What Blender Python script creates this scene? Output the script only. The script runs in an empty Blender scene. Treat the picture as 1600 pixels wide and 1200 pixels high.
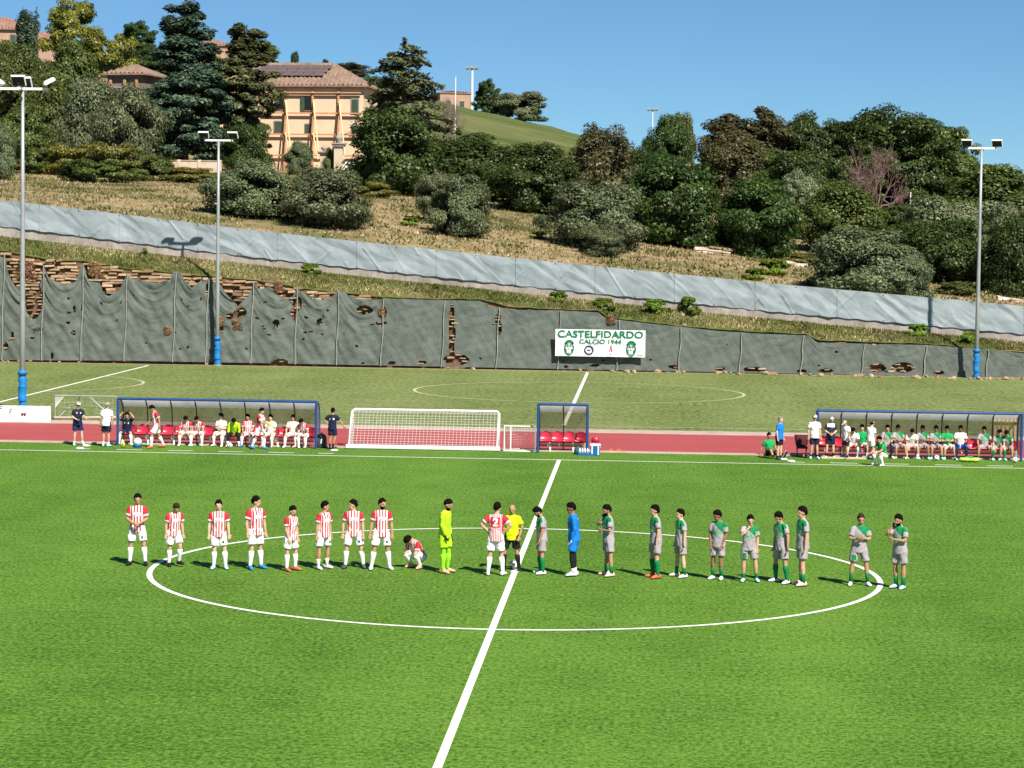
import bpy, bmesh, math, random
import numpy as np
from mathutils import Vector, Matrix
from mathutils.bvhtree import BVHTree

SC = bpy.context.scene
COL = SC.collection
# ------------------------------------------------------------------ camera
CAM = np.array([3.1234, -59.845, 8.2735]); FPX = 3747.74
YAW, PITCH, ROLL = -0.0544, 0.0591, 0.0132
_f = np.array([math.sin(YAW)*math.cos(PITCH), math.cos(YAW)*math.cos(PITCH), -math.sin(PITCH)])
_r0 = np.array([math.cos(YAW), -math.sin(YAW), 0.0]); _u0 = np.cross(_r0, _f)
_r = math.cos(ROLL)*_r0 + math.sin(ROLL)*_u0
_u = -math.sin(ROLL)*_r0 + math.cos(ROLL)*_u0
cam = bpy.data.cameras.new('camera'); camo = bpy.data.objects.new('camera', cam); COL.objects.link(camo)
cam.sensor_width = 36.0; cam.lens = FPX/1600*36.0; cam.clip_start = 0.5; cam.clip_end = 9000
camo.matrix_world = Matrix(((_r[0], _u[0], -_f[0], CAM[0]), (_r[1], _u[1], -_f[1], CAM[1]), (_r[2], _u[2], -_f[2], CAM[2]), (0, 0, 0, 1)))
SC.camera = camo
# ------------------------------------------------------------------ light
SUN_EL, SUN_AZ = math.radians(47.0), math.radians(32.0)      # azimuth from -Y towards +X
sdir = Vector((math.sin(SUN_AZ)*math.cos(SUN_EL), -math.cos(SUN_AZ)*math.cos(SUN_EL), math.sin(SUN_EL)))
sl = bpy.data.lights.new('sun', 'SUN'); sl.energy = 5.0; sl.angle = math.radians(0.53); sl.color = (1.0, 0.93, 0.82)
so = bpy.data.objects.new('sun', sl); COL.objects.link(so)
so.rotation_euler = sdir.to_track_quat('Z', 'Y').to_euler()
so.location = (40, -60, 60)
world = bpy.data.worlds.new('World'); SC.world = world; world.use_nodes = True
wn = world.node_tree.nodes; wl = world.node_tree.links
sky = wn.new('ShaderNodeTexSky'); sky.sky_type = 'NISHITA'; sky.sun_disc = False
sky.sun_elevation = SUN_EL; sky.sun_rotation = math.pi - SUN_AZ
sky.altitude = 8000; sky.air_density = 1.8; sky.dust_density = 0.0; sky.ozone_density = 3.5
bg = wn['Background']; bg.inputs['Strength'].default_value = 0.052
tint = wn.new('ShaderNodeMix'); tint.data_type = 'RGBA'; tint.blend_type = 'MULTIPLY'; tint.inputs[0].default_value = 1.0
tint.inputs[7].default_value = (0.72, 0.97, 1.06, 1)          # the camera's cooler white balance for the whole sky
wl.new(sky.outputs[0], tint.inputs[6]); wl.new(tint.outputs[2], bg.inputs[0])
SC.view_settings.view_transform = 'Standard'; SC.view_settings.look = 'None'
SC.view_settings.exposure = 0.75; SC.view_settings.gamma = 1.0
SC.render.engine = 'CYCLES'
SC.cycles.use_denoising = True
SC.cycles.max_bounces = 6; SC.cycles.transparent_max_bounces = 12
SC.cycles.diffuse_bounces = 3

# ------------------------------------------------------------------ projection helpers (1600x1200 photo pixels -> world)
def ray(px, py):
    return _f + (px-800)/FPX*_r - (py-600)/FPX*_u
def gnd(px, py, z=0.0):
    d = ray(px, py); t = (z-CAM[2])/d[2]
    return CAM + t*d
def at(px, py, Y):
    d = ray(px, py); t = (Y-CAM[1])/d[1]
    return CAM + t*d
def pxm(p):                                   # photo pixels per metre at a point
    return FPX/float(np.dot(np.asarray(p)-CAM, _f))
def interp(tab, x):
    return float(np.interp(x, [t[0] for t in tab], [t[1] for t in tab]))

# ------------------------------------------------------------------ materials
MATS = {}
def new_mat(name):
    m = bpy.data.materials.new(name); m.use_nodes = True
    nt = m.node_tree; b = nt.nodes['Principled BSDF']
    MATS[name] = m
    return m, nt, b
def N(nt, typ, **kw):
    n = nt.nodes.new(typ)
    for k, v in kw.items():
        if k.startswith('i_'):
            n.inputs[k[2:].replace('_', ' ')].default_value = v
        else:
            setattr(n, k, v)
    return n
def ramp(nt, fac, stops):
    r = nt.nodes.new('ShaderNodeValToRGB'); e = r.color_ramp.elements
    while len(e) < len(stops): e.new(0.5)
    for el, (p, c) in zip(e, stops):
        el.position = p; el.color = (c[0], c[1], c[2], 1)
    nt.links.new(fac, r.inputs[0]); return r.outputs[0]
def mixc(nt, fac, a, b, mode='MIX'):
    m = nt.nodes.new('ShaderNodeMix'); m.data_type = 'RGBA'; m.blend_type = mode
    if hasattr(fac, 'is_linked') or not isinstance(fac, (int, float)): nt.links.new(fac, m.inputs[0])
    else: m.inputs[0].default_value = fac
    for v, k in ((a, 6), (b, 7)):
        if isinstance(v, (tuple, list)): m.inputs[k].default_value = (v[0], v[1], v[2], 1)
        else: nt.links.new(v, m.inputs[k])
    return m.outputs[2]
def mth(nt, op, a, b=None, c=None):
    m = nt.nodes.new('ShaderNodeMath'); m.operation = op
    for i, v in enumerate((a, b, c)):
        if v is None: continue
        if isinstance(v, (int, float)): m.inputs[i].default_value = v
        else: nt.links.new(v, m.inputs[i])
    return m.outputs[0]
def noise(nt, scale, detail=4, rough=0.6, vec=None, stretch=None):
    n = nt.nodes.new('ShaderNodeTexNoise'); n.inputs['Scale'].default_value = scale
    n.inputs['Detail'].default_value = detail; n.inputs['Roughness'].default_value = rough
    if vec is None:
        tc = nt.nodes.new('ShaderNodeTexCoord'); vec = tc.outputs['Object']
    if stretch:
        mp = nt.nodes.new('ShaderNodeMapping'); mp.inputs['Scale'].default_value = stretch
        nt.links.new(vec, mp.inputs[0]); vec = mp.outputs[0]
    nt.links.new(vec, n.inputs['Vector']); return n.outputs['Fac']
def geo_pos(nt):
    return nt.nodes.new('ShaderNodeNewGeometry').outputs['Position']
def bump(nt, b, h, strength=0.3, dist=0.02):
    n = nt.nodes.new('ShaderNodeBump'); n.inputs['Strength'].default_value = strength; n.inputs['Distance'].default_value = dist
    nt.links.new(h, n.inputs['Height']); nt.links.new(n.outputs[0], b.inputs['Normal'])
def simple(name, c, rough=0.6, var=0.15, scale=6.0, bmp=0.0, metal=0.0, spec=0.3):
    """one colour with soft procedural mottling"""
    if name in MATS: return MATS[name]
    m, nt, b = new_mat(name)
    f = noise(nt, scale, 4)
    col = ramp(nt, f, [(0.25, [x*(1-var) for x in c]), (0.75, [min(1, x*(1+var)) for x in c])])
    nt.links.new(col, b.inputs['Base Color'])
    b.inputs['Roughness'].default_value = rough; b.inputs['Metallic'].default_value = metal
    b.inputs['Specular IOR Level'].default_value = spec
    if bmp: bump(nt, b, noise(nt, scale*6, 3), bmp, 0.01)
    return m

def turf(name, dark, mid, light, fine, streak, big, yfade=None):
    m, nt, b = new_mat(name)
    p = geo_pos(nt)
    f1 = noise(nt, fine, 2, 0.6, p, (1.0, 0.75, 1.0))          # tuft-scale grain
    f0 = noise(nt, fine*2.7, 2, 0.6, p)                         # blade-scale grain
    f2 = noise(nt, streak, 4, 0.65, p, (0.35, 1.0, 1.0))        # brushed streaks along the pitch
    f3 = noise(nt, big, 3, 0.5, p)                              # wear
    f4 = noise(nt, 0.22, 2, 0.5, p, (1.0, 0.12, 1.0))           # roll-to-roll differences
    s = mth(nt, 'ADD', mth(nt, 'MULTIPLY', f1, 0.62), mth(nt, 'MULTIPLY', f0, 0.42))
    s = mth(nt, 'ADD', s, mth(nt, 'MULTIPLY', f2, 0.17))
    s = mth(nt, 'ADD', s, mth(nt, 'MULTIPLY', f3, 0.11))
    s = mth(nt, 'ADD', s, mth(nt, 'MULTIPLY', f4, 0.16))
    col = ramp(nt, mth(nt, 'SUBTRACT', s, 0.237), [(0.395, dark), (0.50, mid), (0.62, light)])
    nt.links.new(col, b.inputs['Base Color']); b.inputs['Roughness'].default_value = 0.75
    b.inputs['Specular IOR Level'].default_value = 0.15
    bump(nt, b, mth(nt, 'ADD', mth(nt, 'ADD', f1, f0), mth(nt, 'MULTIPLY', f2, 0.5)), 0.55, 0.035)
    return m
turf('turf_green', (0.030, 0.084, 0.005), (0.082, 0.178, 0.015), (0.142, 0.268, 0.037), 11.0, 3.2, 0.35)
turf('turf_olive', (0.070, 0.100, 0.020), (0.145, 0.186, 0.054), (0.225, 0.255, 0.102), 4.0, 0.9, 0.16)
m, nt, b = new_mat('line_paint')
nt.links.new(ramp(nt, noise(nt, 9, 4, 0.7, geo_pos(nt)), [(0.3, (0.62, 0.66, 0.58)), (0.6, (0.80, 0.82, 0.77))]), b.inputs['Base Color'])
b.inputs['Roughness'].default_value = 0.8
m, nt, b = new_mat('line_faded')
nt.links.new(ramp(nt, noise(nt, 3, 4, 0.7, geo_pos(nt)), [(0.3, (0.30, 0.34, 0.16)), (0.65, (0.52, 0.54, 0.36))]), b.inputs['Base Color'])
b.inputs['Roughness'].default_value = 0.8
m, nt, b = new_mat('track_red')
p = geo_pos(nt)
c1 = ramp(nt, noise(nt, 0.8, 5, 0.65, p, (0.25, 1, 1)), [(0.3, (0.27, 0.036, 0.038)), (0.7, (0.36, 0.055, 0.055))])
c2 = mixc(nt, mth(nt, 'MULTIPLY', noise(nt, 30, 2, 0.5, p), 0.3), c1, (0.40, 0.105, 0.10))
nt.links.new(c2, b.inputs['Base Color']); b.inputs['Roughness'].default_value = 0.85
m, nt, b = new_mat('kerb_stone')
nt.links.new(ramp(nt, noise(nt, 1.2, 6, 0.7, geo_pos(nt)), [(0.3, (0.38, 0.28, 0.23)), (0.7, (0.56, 0.45, 0.38))]), b.inputs['Base Color'])
m, nt, b = new_mat('gravel_edge')
nt.links.new(ramp(nt, noise(nt, 2.2, 6, 0.75, geo_pos(nt)), [(0.3, (0.20, 0.14, 0.085)), (0.55, (0.36, 0.28, 0.17)), (0.75, (0.50, 0.40, 0.27))]), b.inputs['Base Color'])
bump(nt, b, noise(nt, 6, 5, 0.7, geo_pos(nt)), 0.8, 0.1)
m, nt, b = new_mat('soil_rock')
p = geo_pos(nt)
f = noise(nt, 3.0, 6, 0.75, p, (0.4, 1, 2.4))
nt.links.new(ramp(nt, f, [(0.30, (0.05, 0.032, 0.020)), (0.52, (0.17, 0.10, 0.055)), (0.72, (0.33, 0.21, 0.12))]), b.inputs['Base Color'])
bump(nt, b, f, 1.0, 0.15); b.inputs['Roughness'].default_value = 0.95
m, nt, b = new_mat('hill_ground')
p = geo_pos(nt)
f = noise(nt, 0.55, 6, 0.7, p); g = noise(nt, 0.07, 3, 0.6, p)
dry = ramp(nt, f, [(0.28, (0.13, 0.10, 0.042)), (0.5, (0.26, 0.20, 0.105)), (0.72, (0.40, 0.32, 0.20))])
grn = ramp(nt, f, [(0.3, (0.045, 0.065, 0.015)), (0.7, (0.12, 0.125, 0.04))])
nt.links.new(mixc(nt, ramp(nt, g, [(0.46, (0, 0, 0)), (0.62, (0.8, 0.8, 0.8))]), dry, grn), b.inputs['Base Color'])
bump(nt, b, f, 1.0, 0.3); b.inputs['Roughness'].default_value = 0.95; b.inputs['Specular IOR Level'].default_value = 0.1
m, nt, b = new_mat('field_green')
p = geo_pos(nt)
f = noise(nt, 0.12, 5, 0.7, p, (0.25, 1, 1))
nt.links.new(ramp(nt, f, [(0.3, (0.050, 0.075, 0.020)), (0.5, (0.088, 0.112, 0.036)), (0.72, (0.16, 0.155, 0.065))]), b.inputs['Base Color'])
bump(nt, b, f, 0.8, 0.8); b.inputs['Roughness'].default_value = 0.95; b.inputs['Specular IOR Level'].default_value = 0.1
m, nt, b = new_mat('bank_grass')
p = geo_pos(nt)
f = noise(nt, 1.3, 6, 0.75, p); g = noise(nt, 0.25, 3, 0.6, p)
nt.links.new(mixc(nt, ramp(nt, g, [(0.36, (0, 0, 0)), (0.54, (1, 1, 1))]),
    ramp(nt, f, [(0.3, (0.10, 0.085, 0.030)), (0.7, (0.235, 0.19, 0.09))]),
    ramp(nt, f, [(0.3, (0.050, 0.072, 0.014)), (0.7, (0.125, 0.145, 0.036))])), b.inputs['Base Color'])
bump(nt, b, f, 1.0, 0.2); b.inputs['Roughness'].default_value = 0.95; b.inputs['Specular IOR Level'].default_value = 0.1
m, nt, b = new_mat('net_green')
p = geo_pos(nt)
f = noise(nt, 0.9, 6, 0.7, p); g = noise(nt, 7.0, 3, 0.6, p, (1, 1, 5))
nt.links.new(ramp(nt, mth(nt, 'ADD', mth(nt, 'MULTIPLY', f, 0.65), mth(nt, 'MULTIPLY', g, 0.35)),
    [(0.33, (0.062, 0.078, 0.068)), (0.52, (0.108, 0.128, 0.113)), (0.70, (0.155, 0.175, 0.156))]), b.inputs['Base Color'])
bump(nt, b, mth(nt, 'ADD', f, g), 0.35, 0.06); b.inputs['Roughness'].default_value = 0.8; b.inputs['Specular IOR Level'].default_value = 0.15
m, nt, b = new_mat('screen_cloth')
p = geo_pos(nt)
f = noise(nt, 0.7, 5, 0.65, p, (1, 1, 0.5)); g = noise(nt, 9.0, 2, 0.6, p, (1, 1, 4))
nt.links.new(ramp(nt, mth(nt, 'ADD', mth(nt, 'MULTIPLY', f, 0.75), mth(nt, 'MULTIPLY', g, 0.25)),
    [(0.32, (0.20, 0.242, 0.265)), (0.68, (0.315, 0.365, 0.39))]), b.inputs['Base Color'])
b.inputs['Roughness'].default_value = 0.7; b.inputs['Specular IOR Level'].default_value = 0.2
m, nt, b = new_mat('concrete_low')
p = geo_pos(nt)
f = noise(nt, 0.9, 6, 0.7, p, (1, 1, 0.25)); g = noise(nt, 4, 5, 0.7, p)
nt.links.new(ramp(nt, mth(nt, 'ADD', mth(nt, 'MULTIPLY', f, 0.6), mth(nt, 'MULTIPLY', g, 0.4)),
    [(0.36, (0.20, 0.165, 0.148)), (0.52, (0.33, 0.29, 0.26)), (0.68, (0.48, 0.44, 0.40))]), b.inputs['Base Color'])
bump(nt, b, g, 0.5, 0.03)
m, nt, b = new_mat('stone_tan')
oi = nt.nodes.new('ShaderNodeObjectInfo')
c = ramp(nt, oi.outputs['Random'], [(0.0, (0.22, 0.13, 0.070)), (0.5, (0.40, 0.265, 0.155)), (1.0, (0.56, 0.41, 0.27))])
c = mixc(nt, ramp(nt, noise(nt, 5, 5, 0.7, geo_pos(nt)), [(0.35, (0.5, 0.5, 0.5)), (0.65, (0, 0, 0))]), c, (0.15, 0.09, 0.05))
nt.links.new(c, b.inputs['Base Color']); b.inputs['Roughness'].default_value = 0.9
bump(nt, b, noise(nt, 7, 5, 0.7, geo_pos(nt)), 0.7, 0.05)

def leafmat(name, c0, c1, c2, trans=0.25):
    m = bpy.data.materials.new(name); m.use_nodes = True; MATS[name] = m
    nt = m.node_tree; nt.nodes.clear()
    out = nt.nodes.new('ShaderNodeOutputMaterial')
    g = nt.nodes.new('ShaderNodeNewGeometry')
    col = ramp(nt, g.outputs['Random Per Island'], [(0.0, c0), (0.55, c1), (1.0, c2)])
    big = ramp(nt, noise(nt, 0.45, 3, 0.6, g.outputs['Position']), [(0.35, (0.72, 0.72, 0.72)), (0.65, (1.15, 1.12, 1.0))])
    oi = nt.nodes.new('ShaderNodeObjectInfo')
    hs = nt.nodes.new('ShaderNodeHueSaturation')
    nt.links.new(mth(nt, 'ADD', 0.485, mth(nt, 'MULTIPLY', oi.outputs['Random'], 0.03)), hs.inputs['Hue'])
    nt.links.new(mth(nt, 'ADD', 0.85, mth(nt, 'MULTIPLY', oi.outputs['Random'], 0.3)), hs.inputs['Value'])
    nt.links.new(mixc(nt, 1.0, col, big, 'MULTIPLY'), hs.inputs['Color'])
    d = nt.nodes.new('ShaderNodeBsdfDiffuse'); t = nt.nodes.new('ShaderNodeBsdfTranslucent')
    nt.links.new(hs.outputs[0], d.inputs[0]); nt.links.new(hs.outputs[0], t.inputs[0])
    gl = nt.nodes.new('ShaderNodeBsdfGlossy'); gl.inputs['Roughness'].default_value = 0.45
    gl.inputs['Color'].default_value = (0.35, 0.38, 0.32, 1)
    mx = nt.nodes.new('ShaderNodeMixShader'); mx.inputs[0].default_value = trans
    nt.links.new(d.outputs[0], mx.inputs[1]); nt.links.new(t.outputs[0], mx.inputs[2])
    m2 = nt.nodes.new('ShaderNodeMixShader'); m2.inputs[0].default_value = 0.06
    nt.links.new(mx.outputs[0], m2.inputs[1]); nt.links.new(gl.outputs[0], m2.inputs[2])
    nt.links.new(m2.outputs[0], out.inputs[0])
    return m
leafmat('leaf_olive', (0.050, 0.071, 0.031), (0.116, 0.149, 0.071), (0.234, 0.270, 0.156))
leafmat('leaf_dark', (0.014, 0.034, 0.008), (0.042, 0.077, 0.016), (0.095, 0.135, 0.031))
leafmat('leaf_mid', (0.034, 0.060, 0.014), (0.088, 0.128, 0.028), (0.170, 0.199, 0.057))
leafmat('leaf_brown', (0.040, 0.043, 0.017), (0.082, 0.080, 0.034), (0.149, 0.131, 0.062))
leafmat('leaf_yellow', (0.078, 0.092, 0.014), (0.185, 0.199, 0.028), (0.305, 0.298, 0.045))
leafmat('leaf_cedar', (0.020, 0.048, 0.031), (0.057, 0.102, 0.065), (0.135, 0.185, 0.121))
leafmat('leaf_cedar_brown', (0.043, 0.051, 0.020), (0.094, 0.102, 0.043), (0.170, 0.168, 0.080))
leafmat('leaf_pale', (0.071, 0.094, 0.045), (0.142, 0.176, 0.091), (0.263, 0.291, 0.163))
leafmat('leaf_bramble', (0.064, 0.085, 0.014), (0.156, 0.170, 0.031), (0.284, 0.206, 0.071))
leafmat('leaf_bright', (0.055, 0.110, 0.008), (0.115, 0.200, 0.012), (0.190, 0.270, 0.022))
leafmat('leaf_dead', (0.180, 0.080, 0.038), (0.320, 0.165, 0.085), (0.430, 0.265, 0.150))
leafmat('blade_dry', (0.200, 0.155, 0.075), (0.350, 0.280, 0.155), (0.540, 0.455, 0.290))
leafmat('blade_green', (0.050, 0.070, 0.014), (0.110, 0.125, 0.032), (0.200, 0.180, 0.070))
simple('bark', (0.085, 0.062, 0.045), 0.9, 0.4, 4, 0.6)
simple('bark_pale', (0.17, 0.125, 0.105), 0.9, 0.3, 4, 0.4)
simple('twig_red', (0.20, 0.125, 0.115), 0.9, 0.3, 2)

simple('blue_paint', (0.012, 0.055, 0.20), 0.4, 0.2, 3, 0, 0, 0.5)
simple('white_metal', (0.74, 0.74, 0.72), 0.45, 0.1, 3, 0, 0, 0.5)
simple('grey_metal', (0.34, 0.36, 0.37), 0.45, 0.18, 1.2, 0, 0.3, 0.5)
simple('dark_metal', (0.035, 0.036, 0.04), 0.5, 0.2, 4)
simple('dark_rib', (0.05, 0.028, 0.03), 0.5, 0.2, 4)
simple('lamp_glass', (0.02, 0.022, 0.026), 0.5, 0.1, 4, 0, 0, 0.2)
simple('pad_blue', (0.012, 0.19, 0.50), 0.55, 0.25, 3, 0.2)
simple('seat_red', (0.50, 0.018, 0.050), 0.35, 0.1, 5, 0, 0, 0.5)
simple('net_cord', (0.70, 0.70, 0.68), 0.8, 0.1, 5)
simple('rope_pale', (0.24, 0.255, 0.22), 0.8, 0.3, 2)
simple('board_white', (0.80, 0.79, 0.78), 0.5, 0.05, 2)
simple('print_green', (0.004, 0.165, 0.085), 0.5, 0.1, 3)
simple('print_navy', (0.035, 0.035, 0.16), 0.5, 0.1, 3)
simple('print_red', (0.60, 0.10, 0.13), 0.5, 0.1, 3)
simple('print_grey', (0.42, 0.46, 0.46), 0.5, 0.1, 3)
simple('print_dark', (0.10, 0.075, 0.085), 0.5, 0.2, 3)
simple('print_pale', (0.62, 0.58, 0.60), 0.5, 0.1, 3)
simple('wall_yellow', (0.66, 0.49, 0.345), 0.85, 0.12, 0.5, 0.2)
simple('wall_pink', (0.40, 0.26, 0.19), 0.85, 0.15, 0.5, 0.2)
simple('wall_shaded_brown', (0.19, 0.145, 0.12), 0.85, 0.2, 0.6, 0.2)  # shade on the villa wing put into the colour as a darker brown
simple('wall_cream', (0.52, 0.42, 0.31), 0.85, 0.2, 0.8, 0.3)
simple('timber_orange', (0.48, 0.25, 0.135), 0.7, 0.2, 2)
simple('timber_pale', (0.62, 0.44, 0.24), 0.7, 0.2, 2)
simple('shutter_green', (0.045, 0.075, 0.048), 0.6, 0.2, 3)
simple('glass_dark', (0.02, 0.022, 0.025), 0.12, 0.1, 3, 0, 0, 0.6)
simple('stone_grey', (0.32, 0.28, 0.24), 0.9, 0.25, 2, 0.5)
simple('pv_panel', (0.105, 0.075, 0.078), 0.6, 0.2, 2, 0, 0, 0.5)
m, nt, b = new_mat('roof_tile')
p = geo_pos(nt)
f = noise(nt, 0.9, 5, 0.7, p); g = noise(nt, 3.0, 4, 0.7, p)
nt.links.new(ramp(nt, mth(nt, 'ADD', mth(nt, 'MULTIPLY', f, 0.5), mth(nt, 'MULTIPLY', g, 0.5)),
    [(0.35, (0.12, 0.075, 0.052)), (0.5, (0.225, 0.15, 0.11)), (0.66, (0.31, 0.225, 0.17))]), b.inputs['Base Color'])
b.inputs['Roughness'].default_value = 0.9
m, nt, b = new_mat('roof_tile_pink')
nt.links.new(ramp(nt, noise(nt, 1.5, 5, 0.7, geo_pos(nt)), [(0.35, (0.20, 0.10, 0.075)), (0.66, (0.36, 0.215, 0.165))]), b.inputs['Base Color'])
def glazing(name, tint, opacity, milky=False):
    m = bpy.data.materials.new(name); m.use_nodes = True; MATS[name] = m
    nt = m.node_tree; nt.nodes.clear()
    out = nt.nodes.new('ShaderNodeOutputMaterial')
    tr = nt.nodes.new('ShaderNodeBsdfTransparent'); tr.inputs[0].default_value = (0.80, 0.76, 0.72, 1)
    d = nt.nodes.new('ShaderNodeBsdfTranslucent' if milky else 'ShaderNodeBsdfDiffuse')
    nt.links.new(ramp(nt, noise(nt, 1.6, 4, 0.6), [(0.3, [c*0.8 for c in tint]), (0.7, tint)]), d.inputs[0])
    gl = nt.nodes.new('ShaderNodeBsdfGlossy'); gl.inputs['Roughness'].default_value = 0.2
    mx = nt.nodes.new('ShaderNodeMixShader')
    nt.links.new(ramp(nt, noise(nt, 0.9, 4, 0.6), [(0.35, [opacity*0.8]*3), (0.7, [min(1, opacity*1.2)]*3)]), mx.inputs[0])
    nt.links.new(tr.outputs[0], mx.inputs[1]); nt.links.new(d.outputs[0], mx.inputs[2])
    m2 = nt.nodes.new('ShaderNodeMixShader'); m2.inputs[0].default_value = 0.06
    nt.links.new(mx.outputs[0], m2.inputs[1]); nt.links.new(gl.outputs[0], m2.inputs[2])
    nt.links.new(m2.outputs[0], out.inputs[0])
glazing('glaze_smoke', (0.27, 0.235, 0.195), 0.52)
glazing('glaze_roof', (0.72, 0.72, 0.70), 0.80, True)
glazing('glaze_tan', (0.40, 0.30, 0.12), 0.65)

# ------------------------------------------------------------------ mesh helpers
class MB:
    """collects vertices and faces, then links them as ONE mesh object"""
    def __init__(s): s.v = []; s.f = []; s.mi = []; s.cur = 0
    def add(s, vs, fs):
        o = len(s.v); s.v += [tuple(map(float, x)) for x in vs]
        for f in fs: s.f.append([i+o for i in f]); s.mi.append(s.cur)
        return s
    def box(s, c, d, rot=None):
        x, y, z = d[0]/2, d[1]/2, d[2]/2
        vs = [(-x,-y,-z),(x,-y,-z),(x,y,-z),(-x,y,-z),(-x,-y,z),(x,-y,z),(x,y,z),(-x,y,z)]
        if rot is not None: vs = [tuple(rot @ Vector(q)) for q in vs]
        vs = [(q[0]+c[0], q[1]+c[1], q[2]+c[2]) for q in vs]
        return s.add(vs, [(0,3,2,1),(4,5,6,7),(0,1,5,4),(1,2,6,5),(2,3,7,6),(3,0,4,7)])
    def bar(s, a, b, w, h):
        """square bar from a to b"""
        a = Vector([float(q) for q in a]); b = Vector([float(q) for q in b]); d = (b-a); L = d.length
        q = d.to_track_quat('Y', 'Z').to_matrix()
        return s.box((a+b)/2, (w, L, h), q)
    def tube(s, pts, rad, n=8, cap=True):
        pts = [Vector([float(q) for q in p_]) for p_ in pts]
        if isinstance(rad, (int, float)): rad = [rad]*len(pts)
        rings = []; o = len(s.v); prev = None
        for i, p_ in enumerate(pts):
            t = (pts[min(i+1, len(pts)-1)] - pts[max(i-1, 0)])
            if t.length < 1e-9: t = Vector((0, 0, 1))
            t.normalize()
            if prev is None:
                ref = Vector((0, 0, 1)) if abs(t.z) < 0.9 else Vector((1, 0, 0))
                x = t.cross(ref).normalized()
            else:
                x = (prev - t*prev.dot(t)).normalized()
            prev = x; y = t.cross(x)
            for k in range(n):
                a = 2*math.pi*k/n
                s.v.append(tuple(p_ + (x*math.cos(a) + y*math.sin(a))*rad[i]))
        for i in range(len(pts)-1):
            for k in range(n):
                k2 = (k+1) % n
                s.f.append([o+i*n+k, o+i*n+k2, o+(i+1)*n+k2, o+(i+1)*n+k]); s.mi.append(s.cur)
        if cap:
            s.f.append([o+k for k in range(n)][::-1]); s.mi.append(s.cur)
            e = o+(len(pts)-1)*n
            s.f.append([e+k for k in range(n)]); s.mi.append(s.cur)
        return s
    def ell(s, c, r, rot=None, nu=12, nv=8):
        vs = [(0, 0, -1)]
        for j in range(1, nv):
            t = math.pi*j/nv
            for i in range(nu):
                a = 2*math.pi*i/nu
                vs.append((math.sin(t)*math.cos(a), math.sin(t)*math.sin(a), -math.cos(t)))
        vs.append((0, 0, 1))
        out = []
        for q in vs:
            w = Vector((q[0]*r[0], q[1]*r[1], q[2]*r[2]))
            if rot is not None: w = rot @ w
            out.append((w[0]+c[0], w[1]+c[1], w[2]+c[2]))
        fs = []
        for i in range(nu): fs.append((0, 1+(i+1) % nu, 1+i))
        for j in range(nv-2):
            for i in range(nu):
                a = 1+j*nu+i; b2 = 1+j*nu+(i+1) % nu
                fs.append((a, b2, b2+nu, a+nu))
        L = len(vs)-1; o = 1+(nv-2)*nu
        for i in range(nu): fs.append((L, o+i, o+(i+1) % nu))
        return s.add(out, fs)
    def loft(s, secs, n=12):
        """secs: (centre, axis_x, axis_y, rx, ry) rings"""
        o = len(s.v)
        for c, ax, ay, rx, ry in secs:
            for k in range(n):
                a = 2*math.pi*k/n
                s.v.append(tuple(Vector(c) + ax*(math.cos(a)*rx) + ay*(math.sin(a)*ry)))
        for i in range(len(secs)-1):
            for k in range(n):
                k2 = (k+1) % n
                s.f.append([o+i*n+k, o+i*n+k2, o+(i+1)*n+k2, o+(i+1)*n+k]); s.mi.append(s.cur)
        s.f.append([o+k for k in range(n)][::-1]); s.mi.append(s.cur)
        e = o+(len(secs)-1)*n
        s.f.append([e+k for k in range(n)]); s.mi.append(s.cur)
        return s
    def mesh(s, name, mats, smooth=False):
        me = bpy.data.meshes.new(name); me.from_pydata(s.v, [], s.f)
        for q in (mats if isinstance(mats, (list, tuple)) else [mats]): me.materials.append(MATS[q] if isinstance(q, str) else q)
        if any(s.mi): me.polygons.foreach_set('material_index', s.mi)
        if smooth: me.polygons.foreach_set('use_smooth', [True]*len(me.polygons))
        me.update(); return me
    def build(s, name, mats, parent=None, smooth=False, bevel=0):
        o = bpy.data.objects.new(name, s.mesh(name, mats, smooth)); COL.objects.link(o)
        if parent is not None: o.parent = parent
        if bevel:
            bv = o.modifiers.new('bevel', 'BEVEL'); bv.width = bevel; bv.segments = 2; bv.limit_method = 'ANGLE'
        return o
def obj(name, me, parent=None, loc=None):
    o = bpy.data.objects.new(name, me); COL.objects.link(o)
    if parent is not None: o.parent = parent
    if loc is not None: o.location = loc
    return o
def tag(o, label=None, cat=None, group=None, kind=None):
    if label: o['label'] = label
    if cat: o['category'] = cat
    if group: o['group'] = group
    if kind: o['kind'] = kind
    return o
def thing(name, label, cat, loc=(0, 0, 0), rz=0.0, group=None):
    o = bpy.data.objects.new(name, None); COL.objects.link(o)
    o.empty_display_size = 0.3
    o.location = tuple(float(q) for q in loc); o.rotation_euler = (0, 0, rz)
    return tag(o, label, cat, group)
def np_mesh(name, V, F, mat, smooth=False):
    """V (n,3) array, F (m,k) int array with fixed k"""
    me = bpy.data.meshes.new(name); V = np.asarray(V, np.float32); F = np.asarray(F, np.int32); k = F.shape[1]
    me.vertices.add(len(V)); me.vertices.foreach_set('co', V.ravel())
    me.loops.add(F.size); me.loops.foreach_set('vertex_index', F.ravel())
    me.polygons.add(len(F)); me.polygons.foreach_set('loop_start', np.arange(0, F.size, k, dtype=np.int32))
    me.polygons.foreach_set('loop_total', np.full(len(F), k, np.int32))
    if smooth: me.polygons.foreach_set('use_smooth', np.ones(len(F), bool))
    me.materials.append(MATS[mat]); me.update(calc_edges=True); me.validate()
    return me
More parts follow.
